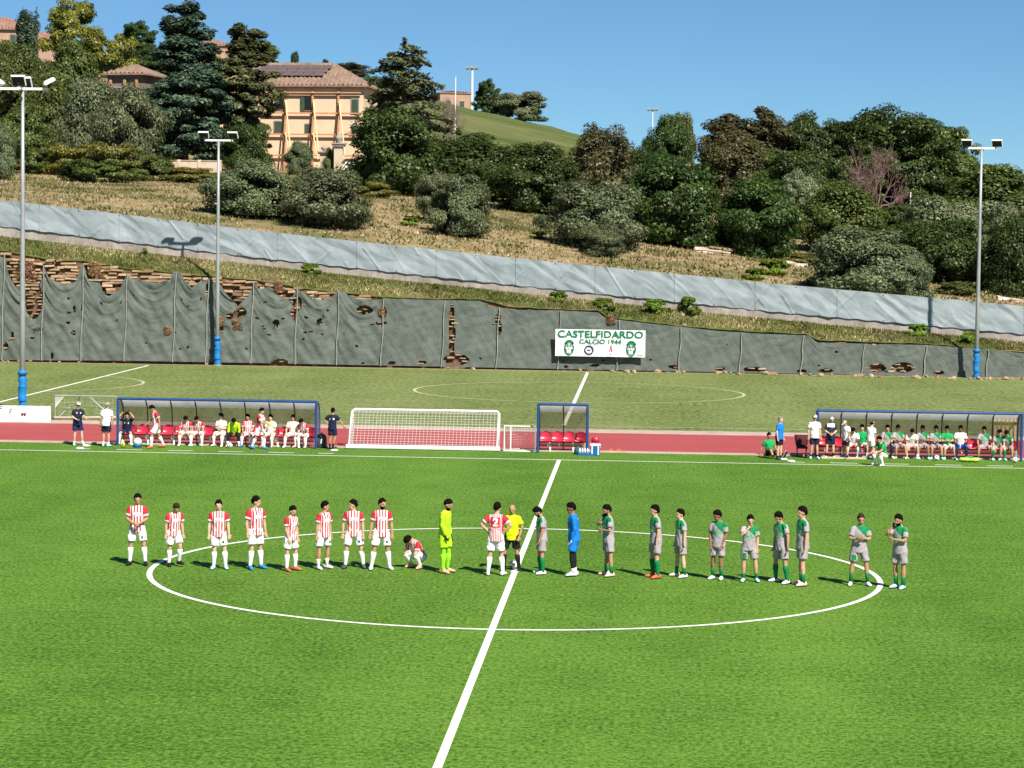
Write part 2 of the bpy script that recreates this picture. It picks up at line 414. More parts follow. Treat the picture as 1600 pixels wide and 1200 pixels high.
def sheet(name, x0, x1, y0, y1, z, mat, kind='structure', parent=None):
    b_ = MB(); b_.add([(x0, y0, z), (x1, y0, z), (x1, y1, z), (x0, y1, z)], [(0, 1, 2, 3)])
    o = b_.build(name, mat, parent)
    if kind: o['kind'] = kind
    return o
def proj(p):
    v = np.asarray(p, float)-CAM; d = v @ _f
    return 800+FPX*(v @ _r)/d, 600-FPX*(v @ _u)/d
# ================================================================== SETTING: flat ground, pitches, track
rng = np.random.default_rng(7); random.seed(7)
g = sheet('ground', -4000, 4000, -300, 6000, -0.03, 'hill_ground')
pitch = sheet('main_pitch', -62, 62, -45, 34.85, 0.0, 'turf_green')
second = sheet('second_pitch', -70, 70, 46.4, 94.6, 0.0, 'turf_olive')
track = sheet('running_track', -75, 75, 35.25, 44.75, -0.004, 'track_red')
gravel = sheet('gravel_strip', -75, 75, 94.6, 96.4, -0.006, 'gravel_edge')
k1 = MB().box((0, 35.05, 0.0), (150, 0.36, 0.10)).build('kerb', 'kerb_stone'); k1['kind'] = 'structure'
k2 = MB().box((0, 45.58, -0.03), (150, 1.60, 0.12)).build('kerb', 'kerb_stone'); k2['kind'] = 'structure'

def line_obj(name, x0, x1, y0, y1, parent, mat='line_paint', z=0.005):
    return sheet(name, x0, x1, y0, y1, z, mat, None, parent)
def ring_obj(name, cx, cy, r, w, a0, a1, parent, mat, z=0.009, n=160):
    b_ = MB(); vs = []; fs = []
    for i in range(n+1):
        a = a0+(a1-a0)*i/n
        for q in (r-w/2, r+w/2): vs.append((cx+q*math.cos(a), cy+q*math.sin(a), z))
    for i in range(n): fs.append((2*i, 2*i+1, 2*i+3, 2*i+2))
    return b_.add(vs, fs).build(name, mat, parent)
line_obj('halfway_line', -0.075, 0.075, -31.28, 31.20, pitch)
line_obj('touchline', -50, 50, 31.20, 31.34, pitch, z=0.007)
ring_obj('centre_circle', 0, 0, 9.09, 0.14, 0, 2*math.pi, pitch, 'line_paint')
ring_obj('centre_spot', 0, 0, 0.06, 0.12, 0, 2*math.pi, pitch, 'line_paint', 0.012, 24)
for a, b_ in ((121, 141), (182, 222), (262, 301), (340.6, 380), (419, 459), (497, 521), (1236, 1257), (1297, 1340), (1380, 1420), (1461, 1502), (1542, 1583)):
    yy = 702.4+(a-182)*0.0187
    p0 = gnd(a, yy); p1 = gnd(b_, yy+(b_-a)*0.0187)
    line_obj('dash_line', p0[0], p1[0], p0[1]-0.065, p0[1]+0.065, pitch)
C2 = (-0.4, 73.3)
line_obj('halfway_line', C2[0]-0.09, C2[0]+0.09, 48.6, 93.4, second)
line_obj('touchline', -46, 46, 48.45, 48.60, second, 'line_faded', 0.007)
ring_obj('centre_circle', C2[0], C2[1], 9.15, 0.17, 0, 2*math.pi, second, 'line_faded')
line_obj('penalty_area_line', -28.85, -28.68, 53.0, 93.4, second, 'line_paint')
ring_obj('penalty_arc', -34.2, 73.3, 9.15, 0.17, -0.93, 0.93, second, 'line_faded')

# ================================================================== retaining wall, shade net, bank, low wall, screen fence
BASE = [(-200, 561), (0, 563.5), (200, 564.5), (400, 568), (600, 572), (800, 576), (1000, 580), (1300, 586), (1600, 592), (1800, 595)]
SOIL = [(-200, 380), (0, 391), (70, 405), (130, 408), (200, 420), (300, 429), (400, 438), (470, 450), (600, 465), (690, 467), (750, 468), (800, 480), (875, 483), (935, 486), (950, 496), (1010, 503), (1120, 515), (1260, 522), (1280, 532), (1447, 537), (1600, 550), (1800, 562)]
NETTOP = [(-200, 400), (-60, 398), (-30, 430), (0, 400), (7, 396), (14, 430), (24, 446), (40, 452), (53, 476), (62, 440), (69, 414), (78, 436), (100, 444), (118, 438), (130, 412), (138, 438), (146, 440), (152, 428), (160, 454), (170, 463), (186, 454), (199, 427), (212, 436), (245, 442), (265, 437), (271, 424), (281, 424), (290, 440), (300, 450), (310, 441), (326, 436), (341, 440), (355, 460), (372, 478), (388, 462), (396, 440), (405, 452), (420, 448), (427, 451), (437, 463), (447, 467), (457, 463), (465, 451), (480, 461), (503, 469), (518, 464), (530, 453), (545, 461), (560, 467), (590, 469), (600, 466), (688, 469), (750, 470), (764, 479), (800, 484), (875, 485), (935, 488), (945, 497), (1010, 505), (1060, 510), (1120, 517), (1200, 522), (1264, 524), (1276, 535), (1350, 537), (1447, 539), (1540, 545), (1600, 552), (1800, 566)]
CONB = [(-200, 352), (0, 368), (200, 391), (400, 413), (800, 456), (1200, 497.5), (1600, 534.5), (1800, 552)]
FENB = [(-200, 333), (0, 352), (200, 377), (400, 401), (800, 444), (1200, 485), (1600, 521), (1800, 538)]
FENT = [(-200, 291), (0, 312.5), (200, 336), (400, 360.5), (800, 403), (1200, 442.5), (1600, 478.5), (1800, 496)]
for _t in (BASE, SOIL, NETTOP, CONB, FENB, FENT):           # carry the same slopes on past the picture edges
    _t.insert(0, (-600, _t[0][1]-400*(0.012 if _t is BASE else 0.075))); _t.append((2350, _t[-1][1]+550*(0.0165 if _t is BASE else 0.058 if _t in (SOIL, NETTOP) else 0.085)))
YW, YC = 95.7, 100.6
def yc(px): return 100.4-0.0017*(px-285)
def wy(z): return YW+0.10*max(z, 0)
def wall_pt(px, py, off=0.0):
    Y = YW
    for _ in range(4):
        p_ = at(px, py, Y+off); Y = wy(p_[2])
    return p_
def vnoise(x, y, s=0):
    return (math.sin(x*1.7+s)+math.sin(x*3.1+y*2.3+s*1.7)+math.sin(y*3.7-x*0.9+s*0.3)+math.sin(x*6.3+y*5.1+s))/4
# wall core
rw = thing('retaining_wall', 'tan dry stone retaining wall showing above and below the dark net', 'wall', (0, YW, 0))
vs, fs = [], []; pxs = list(range(-590, 2340, 5)); NR = 18
for i, px in enumerate(pxs):
    bz = wall_pt(px, interp(BASE, px)); tz = wall_pt(px, interp(SOIL, px))
    for j in range(NR+1):
        p_ = bz+(tz-bz)*(j/NR); z = p_[2] if j else -0.1
        vs.append((p_[0], wy(z)-YW+0.10*vnoise(p_[0]*2.2, z*3.0, 1)+0.04*vnoise(p_[0]*6, z*9, 4), z))
for i in range(len(pxs)-1):
    for j in range(NR):
        a = i*(NR+1)+j; fs.append((a, a+NR+1, a+NR+2, a+1))
MB().add(vs, fs).build('rock_face', 'soil_rock', rw)
# stones that show: shared stone shapes
stone_me = []
for k in range(7):
    b_ = MB(); L, H, D = 0.62+0.16*rng.random(), 0.185, 0.30
    b_.box((0, 0, 0), (L, D, H)); bm = bmesh.new(); me = b_.mesh('stone', 'stone_tan'); bm.from_mesh(me)
    bmesh.ops.bevel(bm, geom=bm.edges[:], offset=0.028, segments=1, affect='EDGES')
    for v in bm.verts: v.co += Vector(rng.normal(0, 0.014, 3))
    bm.to_mesh(me); bm.free(); stone_me.append(me)
def put_stone(x, z, k=None, dy=-0.12, sc=1.0):
    o = obj('stone', stone_me[int(rng.integers(7)) if k is None else k], rw, (x, wy(z)-YW+dy+rng.normal(0, 0.06), z))
    o.rotation_euler = (rng.normal(0, 0.08), rng.normal(0, 0.05), rng.normal(0, 0.10)); o.scale = (sc*rng.uniform(0.6, 1.35), 1, sc*rng.uniform(0.55, 1.05))
HOLES = [(53, 468, 14, 30), (345, 506, 5, 14), (376, 488, 9, 9), (363, 494, 10, 5), (262, 519, 6, 5), (465, 474, 7, 12), (460, 487, 5, 14), (432, 504, 5, 5), (570, 484, 13, 7), (598, 488, 6, 9), (596, 505, 9, 3), (500, 503, 5, 6), (107, 504, 3, 2),
         (20, 524, 3, 6), (9, 541, 4, 6), (82, 554, 3, 7), (60, 515, 8, 2), (115, 520, 3, 4), (437, 565, 14, 4), (706, 520, 5, 48), (713, 562, 20, 9), (778, 499, 5, 9), (780, 513, 4, 10), (1177, 577, 16, 4), (1253, 580, 8, 3), (1290, 579, 12, 3), (1371, 575, 13, 7), (1410, 574, 18, 8), (1467, 582, 9, 3), (1125, 576, 8, 3), (1052, 573, 8, 3), (930, 571, 9, 2), (660, 566, 7, 3), (612, 567, 6, 3), (1366, 537, 8, 3), (885, 573, 4, 2), (325, 452, 4, 9), (128, 480, 2, 5), (116, 483, 2, 6), (240, 566, 6, 2)]
for _k in range(46):
    _hx = rng.uniform(0, 1600 if _k % 3 == 0 else 620); _hy = interp(NETTOP, _hx)+(interp(BASE, _hx)-interp(NETTOP, _hx))*rng.uniform(0.15, 0.97)
    HOLES.append((_hx, _hy, rng.uniform(1.3, 3.4), rng.uniform(1.2, 1.9)))
def in_hole(px, py, grow=1.0):
    for hx, hy, hw, hh in HOLES:
        if ((px-hx)/(hw*grow))**2+((py-hy)/(hh*grow))**2 < 1.0: return True
    return False
z = 0.10
row = 0
while z < 7.9:
    x = -45.0+(row % 2)*0.33
    while x < 32:
        px, py = proj((x, wy(z)-0.2, z))
        if -12 < px < 1612 and py > interp(SOIL, px)+1.0:
            top_ = px < 605 and py < interp(NETTOP, px)+3
            if top_ or any(((px-h_[0])/(h_[2]*1.25))**2+((py-h_[1])/(h_[3]*1.25))**2 < 1 for h_ in HOLES[:39]):
                if rng.random() < 0.82: put_stone(x+rng.normal(0, 0.06), z+rng.normal(0, 0.02), None, -0.12, 1.0 if top_ else 0.55)
        x += 0.70*rng.uniform(0.9, 1.1)
    z += 0.205; row += 1
# loose stones fallen along the foot of the wall
rub = []
for k in range(5):
    b_ = MB(); b_.ell((0, 0, 0), (0.17, 0.12, 0.10), None, 7, 5)
    me = b_.mesh('stone', 'stone_tan')
    for v in me.vertices: v.co += Vector(rng.normal(0, 0.02, 3))
    rub.append(me)
for k in range(90):
    px = rng.uniform(-5, 1605); p_ = gnd(px, interp(BASE, px)+rng.uniform(0.5, 3.0))
    o = obj('fallen_stone', rub[k % 5], rw, (p_[0], p_[1]-YW, 0.05)); s_ = rng.uniform(0.5, 1.5); o.scale = (s_*1.3, s_, s_); o.rotation_euler = (0, 0, rng.uniform(0, 6))

# shade net hung over it
netx = [-560, -470, -380, -295, -210, -130, -62, 7, 69, 131, 199, 275, 326, 396, 465, 530, 600, 695, 780, 876, 968, 1065, 1160, 1256, 1351, 1448, 1545, 1640, 1735, 1830, 1925, 2020, 2120, 2220, 2330]
sn = thing('shade_net', 'dark grey-green netting draped over the retaining wall behind the second pitch', 'netting', (0, YW, 0))
for q in range(len(netx)-1):
    x0, x1 = netx[q], netx[q+1]; nx = max(10, int((x1-x0)/2.1)); nz = 60; vs = []; keep = []
    loose = 1.0 if x1 <= 600 else 0.28
    lean = rng.uniform(-4, 4) if x1 < 560 else 0
    for i in range(nx+1):
        u = i/nx; px = x0+(x1-x0)*u
        pt, pb = interp(NETTOP, px), interp(BASE, px)-1.0
        for j in range(nz+1):
            w = j/nz; py = pb+(pt-pb)*w
            p_ = wall_pt(px, py, -0.28); s_ = (1-abs(2*u-1))
            sag = 1.25*(4*u*(1-u))*(0.35+0.65*w)                      # swags hang lowest mid panel
            ph = (p_[2]+sag*1.3)
            en = 0.5+0.5*vnoise(p_[0]*0.8+q, p_[2]*0.7, q*3)
            fold = 0.72*(0.060*math.sin(ph*5.2+q*1.9+2*en)+0.045*math.sin(ph*11.0+u*5+q)+0.035*math.sin(ph*19.0+u*9+3*en))*loose*(0.12+0.88*w**2.2)*(0.35+1.0*en)
            fold += 0.022*loose*math.sin((p_[0]*3+p_[2]*5)+4*en)
            fold += 0.07*loose*vnoise(p_[0]*1.3, p_[2]*0.9, q)+0.025*vnoise(p_[0]*3.5, p_[2]*3.0, q*2)
            billow = -0.10*s_*loose
            vs.append((p_[0], p_[1]-YW+fold+billow, p_[2])); keep.append((px, py))
    fs = []
    for i in range(nx):
        for j in range(nz):
            a = i*(nz+1)+j
            mx = (keep[a][0]+keep[a+nz+2][0])/2; my = (keep[a][1]+keep[a+nz+2][1])/2
            if not in_hole(mx, my): fs.append((a, a+nz+1, a+nz+2, a+1))
    MB().add(vs, fs).build('net_panel', 'net_green', sn, True)
    pts = []
    for w in np.linspace(0, 1, 14):
        pt, pb = interp(NETTOP, x0), interp(BASE, x0)
        p_ = wall_pt(x0-5*(1-w)+0.8*math.sin(w*9+q), pb+(pt-pb)*w, -0.40); pts.append((p_[0], p_[1]-YW, p_[2]))
    MB().tube(pts, 0.035, 5).build('hanging_rope', 'rope_pale', sn)

# grassy bank between net and low wall
vs, fs = [], []; nr = 12
pxs = list(range(-590, 2340, 6))
for i, px in enumerate(pxs):
    a = wall_pt(px, interp(SOIL, px)); c = at(px, interp(CONB, px), yc(px))
    for j in range(nr+1):
        w = j/nr; p_ = a+(c-a)*w
        ww = w if j else 0
        vs.append((p_[0], p_[1]-(0.12 if j == 0 else 0), p_[2]+0.10*math.sin(math.pi*w)+(0.10*vnoise(p_[0]*0.9, p_[1]*1.1, 2)*math.sin(math.pi*min(1, w+0.15)))))
for i in range(len(pxs)-1):
    for j in range(nr):
        a = i*(nr+1)+j; fs.append((a, a+nr+1, a+nr+2, a+1))
bank = MB().add(vs, fs).build('grass_bank', 'bank_grass', None, True); bank['kind'] = 'structure'

def wall_strip(name, lo, hi, Y0, thick, mat, parent=None, ext=0.0, step=20):
    b_ = MB(); vs = []; fs = []; xs = list(range(-590, 2340, step))
    for px in xs:
        Yq = yc(px)+Y0; a = at(px, interp(lo, px), Yq); c = at(px, interp(hi, px), Yq)
        vs += [(a[0], Yq, a[2]-ext), (c[0], Yq, c[2]), (c[0], Yq+thick, c[2]), (a[0], Yq+thick, a[2]-ext)]
    for i in range(len(xs)-1):
        o = 4*i
        for k in range(4): fs.append((o+k, o+4+k, o+4+(k+1) % 4, o+(k+1) % 4))
    fs += [(0, 1, 2, 3), tuple(4*(len(xs)-1)+k for k in (3, 2, 1, 0))]
    return b_.add(vs, fs).build(name, mat, parent)
lw = wall_strip('low_wall', CONB, FENB, -0.12, 0.36, 'concrete_low', None, 0.5)
tag(lw, 'low stained concrete wall running downhill under the pale screen fence', 'wall')
# screen fence: cloth panels and posts
sf = thing('screen_fence', 'long pale blue-grey cloth screen fence sloping down to the right', 'fence', (0, YC, 0))
fx = [-590, -520, -450, -380, -315, -250, -185, -120, -60, 0, 62, 124, 187, 248, 310, 372, 434, 496, 558, 620, 682, 744, 806, 868, 930, 992, 1054, 1116, 1180, 1244, 1308, 1380, 1457, 1530, 1600, 1670, 1740, 1810, 1880, 1950, 2020, 2090, 2160, 2230, 2300]
def _h(i, j): return (math.sin(i*127.1+j*311.7)*43758.5453) % 1.0-0.5
def crumple(x, z, cx, cz, amp):
    """piecewise flat crumpled facets: linear interpolation over a warped triangle lattice"""
    x = x+0.30*cx*math.sin(z*2.1/cz*0.5+x*0.9/cx); z = z+0.22*cz*math.sin(x*1.7/cx)
    u = x/cx+0.5*z/cz; v = z/cz; i, j = math.floor(u), math.floor(v); f, g_ = u-i, v-j
    if f+g_ < 1: q = _h(i, j)*(1-f-g_)+_h(i+1, j)*f+_h(i, j+1)*g_
    else: q = _h(i+1, j+1)*(f+g_-1)+_h(i, j+1)*(1-f)+_h(i+1, j)*(1-g_)
    return q*amp
def tri(t): t = t % 1.0; return abs(2*t-1)
for q in range(len(fx)-1):
    x0, x1 = fx[q], fx[q+1]; nx, nz = 44, 22; vs = []; fs = []
    for i in range(nx+1):
        u = i/nx; px = x0+(x1-x0)*u
        a = at(px, interp(FENB, px)+1.2+0.7*math.sin(px*0.21), yc(px)-0.12); c = at(px, interp(FENT, px)-0.5*math.sin(math.pi*u), yc(px)-0.06)
        for j in range(nz+1):
            w = j/nz; p_ = a+(c-a)*w
            X = p_[0]; Z = 1.75*w
            t1 = (X+Z*0.9+0.5*math.sin(X*0.5))/2.15; t2 = (X-Z*1.0+0.6*math.sin(X*0.37+2))/3.1+0.37
            h1 = (math.sin(math.floor(t1)*12.9898)*43758.5) % 1.0; h2 = (math.sin(math.floor(t2)*7.23)*21758.3) % 1.0
            f1, f2 = t1 % 1.0, t2 % 1.0
            d = (0.048*h1*max(0.0, 1-abs(f1-0.08)*14)+0.046*h2*max(0.0, 1-abs(f2-0.5)*16)) if min(h1, h2) < 0.55 else 0.0
            d += crumple(X, Z, 1.05, 0.66, 0.115)+crumple(X+7.3, Z+1.1, 0.5, 0.33, 0.034)+0.012*vnoise(X*0.9, Z*1.4, 3)+0.07
            edge = min(1, 6*u, 6*(1-u)) if False else 1
            vs.append((p_[0], p_[1]-YC-d*edge-0.02, p_[2]))
    for i in range(nx):
        for j in range(nz):
            a = i*(nz+1)+j; fs.append((a, a+nz+1, a+nz+2, a+1))
    MB().add(vs, fs).build('cloth_panel', 'screen_cloth', sf)
    if q % 2 == 0: MB().tube([(v[0], v[1]-0.012, v[2]) for v in vs[:nz+1]], 0.020, 4).build('seam', 'screen_cloth', sf)
    for j in (1, nz-1): MB().box((vs[j][0], vs[j][1]-0.02, vs[j][2]), (0.05, 0.03, 0.06)).build('tie', 'dark_metal', sf)
    a = at(x0, interp(FENB, x0), yc(x0)+0.12); c = at(x0, interp(FENT, x0)-1.0, yc(x0)+0.12)
    MB().tube([(a[0], a[1]-YC, a[2]), (c[0], c[1]-YC, c[2])], 0.045, 6).build('post', 'grey_metal', sf)

# ================================================================== hill behind
CP = []      # control points (x, y, z)
def cp(px, py, Y): CP.append(at(px, py, Y))
for px in range(-590, 2340, 110):
    a = at(px, interp(CONB, px)-5, yc(px)+0.4); CP.append(a); CP.append(a+np.array([0, 4, 0.15]))
for px, py, Y in ((-550, 255, 114), (-150, 300, 114), (0, 314, 114), (200, 336, 114), (400, 358, 114), (600, 380, 114), (800, 400, 114), (1000, 420, 114), (1200, 440, 114), (1400, 460, 114), (1600, 482, 114), (1750, 496, 114), (2100, 525, 114), (2330, 545, 114),
                  (-150, 280, 150), (0, 287, 150), (200, 292, 150), (330, 300, 150), (480, 305, 150), (640, 318, 150), (800, 345, 150), (1000, 372, 150), (1200, 396, 150), (1400, 415, 150), (1600, 428, 150), (2100, 470, 150),
                  (-150, 262, 185), (100, 266, 185), (300, 272, 185), (500, 286, 185), (700, 300, 185), (900, 322, 185), (1200, 360, 185), (1500, 385, 185),
                  (-200, 215, 230), (200, 258, 225), (330, 262, 225), (480, 268, 225), (570, 268, 225), (700, 268, 230), (900, 290, 230), (1200, 325, 230), (1500, 350, 230),
                  (-200, 120, 330), (0, 150, 310), (200, 160, 310), (400, 175, 310), (600, 190, 310), (730, 218, 310), (1000, 262, 320), (1250, 300, 310), (1600, 330, 310),
                  (-250, 60, 420), (0, 68, 400), (150, 92, 400), (300, 100, 400), (450, 108, 400), (560, 122, 400), (690, 158, 400), (735, 178, 400), (860, 197, 400), (1010, 247, 400), (1200, 290, 400), (1500, 320, 400), (1800, 345, 400)):
    cp(px, py, Y)
for X in (-140, -60, 0, 60, 140): CP.append(np.array([X, 520.0, 12.0]))
for X in (-140, -60, 0, 60, 140): CP.append(np.array([X, 640.0, -8.0]))
CPA = np.array(CP); _S = 100.0
def _phi(r): return r
_K = np.linalg.norm((CPA[:, None, :2]-CPA[None, :, :2])/_S, axis=2)
_n = len(CPA); _A = np.zeros((_n+3, _n+3)); _A[:_n, :_n] = _K + np.eye(_n)*1e-4
_A[:_n, _n:] = np.c_[np.ones(_n), CPA[:, :2]/_S]; _A[_n:, :_n] = _A[:_n, _n:].T
_W = np.linalg.solve(_A, np.r_[CPA[:, 2], 0, 0, 0])
def hill_z(x, y):
    q = np.c_[np.ravel(x), np.ravel(y)]/_S
    K = np.linalg.norm(q[:, None]-CPA[None, :, :2]/_S, axis=2)
    return (K @ _W[:_n]+np.c_[np.ones(len(q)), q] @ _W[_n:])
HX = np.arange(-150, 151, 2.5); HY = np.concatenate([np.arange(98.0, 200, 1.6), np.arange(200, 650, 4.0)])
GX, GY = np.meshgrid(HX, HY, indexing='ij')
GZ = hill_z(GX, GY).reshape(GX.shape)
GZ += 0.10*np.sin(GX*0.9+GY*0.4)*np.sin(GY*0.7)*np.clip((GY-108)/10, 0, 1)+0.06*np.sin(GX*2.1-GY*1.3)*np.clip((GY-108)/10, 0, 1)
_pxg = 800+(GX-CAM[0]+(GY-CAM[1])*math.tan(-YAW))*FPX/(GY-CAM[1])
GZ = np.where(GY < yc(_pxg)+0.3, np.minimum(GZ, 0)-1.0, GZ)
V = np.c_[GX.ravel(), GY.ravel(), GZ.ravel()]; ny = len(HY)
ii, jj = np.meshgrid(np.arange(len(HX)-1), np.arange(ny-1), indexing='ij'); a = (ii*ny+jj).ravel()
F = np.c_[a, a+ny, a+ny+1, a+1]
hme = np_mesh('hillside', V, F, 'hill_ground', True)
hme.materials.append(MATS['field_green'])
cy = (GY[:-1, :-1]+GY[1:, 1:])/2; cx = (GX[:-1, :-1]+GX[1:, 1:])/2
hme.polygons.foreach_set('material_index', ((cy > 262)).astype(np.int32).ravel())
hill = obj('hillside', hme); hill['kind'] = 'structure'

# grass blades, too many to count: dry slope, bank
def blades(name, P, h, w, mat, label):
    n = len(P); ang = rng.uniform(0, 2*math.pi, n); hh = h*rng.uniform(0.5, 1.3, n); ww = w*rng.uniform(0.6, 1.4, n)
    t = np.c_[np.cos(ang), np.sin(ang), np.zeros(n)]; lean = np.c_[rng.normal(0, 0.35, (n, 2)), np.ones(n)]
    V = np.empty((n, 3, 3)); V[:, 0] = P-t*ww[:, None]/2; V[:, 1] = P+t*ww[:, None]/2; V[:, 2] = P+lean*hh[:, None]
    V[:, :2, 2] -= 0.03
    o = obj(name, np_mesh(name, V.reshape(-1, 3), np.arange(3*n).reshape(-1, 3), mat))
    return tag(o, label, 'grass', None, 'stuff')
n = 52000
px = rng.uniform(-20, 1620, n); Y = 103+rng.uniform(0, 1, n)**1.2*75
pts = np.array([at(a, 400, c)[:2] for a, c in zip(px, Y)]); xx = pts[:, 0]; keepm = (np.sin(xx*0.55+1.3*np.sin(Y*0.21))+np.sin(Y*0.45+xx*0.17)+rng.normal(0, 0.8, n)) > -1.2
xx, Y = xx[keepm], Y[keepm]; n = len(xx); z = hill_z(xx, Y)
clump = np.sin(xx*0.8+Y*0.3)+np.sin(xx*0.33-Y*0.41)+rng.normal(0, 0.7, n)
dry = clump > -0.1
blades('dry_grass', np.c_[xx, Y, z][dry], 0.18, 0.20, 'blade_dry', 'dry straw-coloured grass covering the slope above the screen fence')
blades('rough_grass', np.c_[xx, Y, z][~dry], 0.20, 0.20, 'blade_green', 'rough green grass growing in patches among the dry slope grass')
n = 24000
P_ = []
for a, w in zip(rng.uniform(-20, 1620, n), rng.uniform(0.02, 0.86, n)):
    s_ = wall_pt(a, interp(SOIL, a)) if False else None
    P_.append((a, w))
_bx = np.array([(wall_pt(px, interp(SOIL, px)), at(px, interp(CONB, px), yc(px))) for px in range(-40, 1641, 10)])
P2 = []
for a, w in P_:
    k = (a+40)/10; k0 = int(k); fr = k-k0
    A_ = _bx[k0, 0]*(1-fr)+_bx[k0+1, 0]*fr; C_ = _bx[k0, 1]*(1-fr)+_bx[k0+1, 1]*fr
    p_ = A_+(C_-A_)*w; p_[2] += 0.08*math.sin(math.pi*w); P2.append(p_)
P2 = np.array(P2); sel = (np.sin(P2[:, 0]*0.6)+np.sin(P2[:, 0]*0.23+P2[:, 1])+rng.normal(0, 0.8, n)) > -0.45
blades('bank_grass_blades', P2[sel], 0.17, 0.11, 'blade_green', 'green grass on the bank above the dark netting')
blades('bank_straw', P2[~sel], 0.17, 0.10, 'blade_dry', 'dry straw on the bank above the dark netting')
# ================================================================== vegetation
def leaf_quads(P, Nrm, size, asp=0.55):
    """quads centred at P facing Nrm"""
    n = len(P); Nrm = Nrm/np.linalg.norm(Nrm, axis=1)[:, None]
    r_ = rng.normal(0, 1, (n, 3)); T = np.cross(Nrm, r_); T /= np.linalg.norm(T, axis=1)[:, None]; B = np.cross(Nrm, T)
    s_ = (size*rng.uniform(0.6, 1.4, n))[:, None]
    V = np.empty((n, 3, 3)); V[:, 0] = P-T*s_*0.55; V[:, 1] = P+B*s_*asp*0.75+T*s_*0.25; V[:, 2] = P-B*s_*asp*0.55+T*s_*0.45
    return V.reshape(-1, 3)
def unit(n):
    d = rng.normal(0, 1, (n, 3)); return d/np.linalg.norm(d, axis=1)[:, None]
def crown_cloud(nclump, nleaf, leaf, lo=0.10, flat=0.8, rc=0.20, lobes=0.22, droop=0.0):
    """crown in a unit cell: x,y in [-.5,.5], z in [lo,1]; clumps of leaves round a lobed outline"""
    ph = rng.uniform(0, 6.3, 6)
    hz = (1-lo)/2
    w = rng.random(nclump)**0.85; th = rng.uniform(0, 2*math.pi, nclump)
    prof = np.clip(1-np.abs(2*w-0.86)**2.6/1.8, 0.05, 1)**0.5*(0.86+0.14*np.sin(w*9+ph[3]))
    lob = 1+lobes*(np.sin(2*th+ph[0]+3*w)+0.8*np.sin(3*th+ph[1]-4*w)+0.6*np.sin(5*th+ph[2]+7*w))/1.6
    rad = (0.25+0.75*rng.random(nclump)**0.5)*prof*lob*0.42
    top_ = 1+lobes*0.5*np.sin(2*th+ph[4])
    C = np.c_[np.cos(th)*rad, np.sin(th)*rad, lo+(1-lo)*0.93*w*np.where(w > 0.6, np.clip(top_, 0.8, 1.1), 1)]
    k = rng.integers(0, nclump, nleaf); ld = unit(nleaf)
    rr = rc*rng.uniform(0.6, 1.25, nclump)[k]*rng.random(nleaf)**0.35
    P = C[k]+ld*rr[:, None]*np.array([0.78, 0.78, flat*0.74])
    out = (C[k]-np.array([0, 0, lo+hz*0.7])); out /= np.linalg.norm(out, axis=1)[:, None]+1e-6
    Nn = ld*0.8+out*0.6+rng.normal(0, 0.45, (nleaf, 3))+np.array([0, 0, 0.35])
    P[:, 2] = np.maximum(P[:, 2], 0.015)
    if flat < 0.3: Nn = Nn*np.array([0.7, 0.7, 1.0])+np.array([0, 0, 0.6])
    return P, Nn
CROWNS = {}
def crown_mesh(key, dims, mat, leaf, taper=0.0, **kw):
    leaf *= 0.86; kw['nleaf'] = int(kw['nleaf']*2.2)
    P, Nn = crown_cloud(**kw, leaf=leaf)
    for ax_ in (0, 1):
        lo_, hi_ = np.percentile(P[:, ax_], [0.7, 99.3]); P[:, ax_] = (P[:, ax_]-(lo_+hi_)/2)/(hi_-lo_)
    P[:, 2] /= np.percentile(P[:, 2], 99.6)
    if taper: P[:, :2] *= (1-taper*np.clip(P[:, 2], 0, 1)**1.6)[:, None]
    P = P*np.array(dims); V = leaf_quads(P, Nn, leaf)
    me = np_mesh('crown', V, np.arange(len(V))  .reshape(-1, 3), mat)
    CROWNS[key] = (me, dims); return me
def trunk_mesh(key, h, spread, r0, n=6, mat='bark', start=0.25):
    b_ = MB(); top = Vector((rng.normal(0, 0.15), rng.normal(0, 0.15), h*0.62))
    mid = Vector((rng.normal(0, 0.12), rng.normal(0, 0.12), h*0.3))
    b_.tube([(0, 0, -0.6), (0, 0, 0.0), mid, top], [r0*1.5, r0*1.2, r0*0.85, r0*0.35], 7)
    for k in range(n):
        a = 2*math.pi*k/n+rng.uniform(-0.4, 0.4); w = rng.uniform(start, 0.9)
        s_ = Vector((0, 0, 0)).lerp(mid, min(1, w*2)) if w < 0.5 else mid.lerp(top, (w-0.5)*2)
        e = Vector((math.cos(a)*spread*0.36, math.sin(a)*spread*0.36, min(s_.z+h*rng.uniform(0.18, 0.38), h*0.74)))
        m_ = s_.lerp(e, 0.5)+Vector((0, 0, -0.05*h))
        b_.tube([s_, m_, e], [r0*0.5, r0*0.33, r0*0.1], 5)
    return b_.mesh('trunk', mat)
TRUNKS = {}
def variety(key, dims, mat, leaf, r0, bark='bark', nb=7, **kw):
    crown_mesh(key, dims, mat, leaf, **kw); TRUNKS[key] = (trunk_mesh(key, dims[2], dims[0]*(0.45 if kw.get('taper') or key == 'pine0' else 0.9), r0, nb, bark), dims)
for k in range(3):
    variety('olive%d' % k, (6.5, 5.5, 4.6), 'leaf_olive', 0.20, 0.20, nclump=85, nleaf=21000, lo=0.03, flat=1.0, rc=0.19, lobes=0.22)
for k in range(3):
    variety('dark%d' % k, (7.0, 6.0, 6.0), 'leaf_dark', 0.26, 0.22, nclump=90, nleaf=19000, lo=0.02, flat=0.9, rc=0.20, lobes=0.17)
for k in range(2):
    variety('mid%d' % k, (7.0, 6.0, 6.5), 'leaf_mid', 0.26, 0.22, nclump=90, nleaf=19000, lo=0.04, flat=0.9, rc=0.19, lobes=0.20)
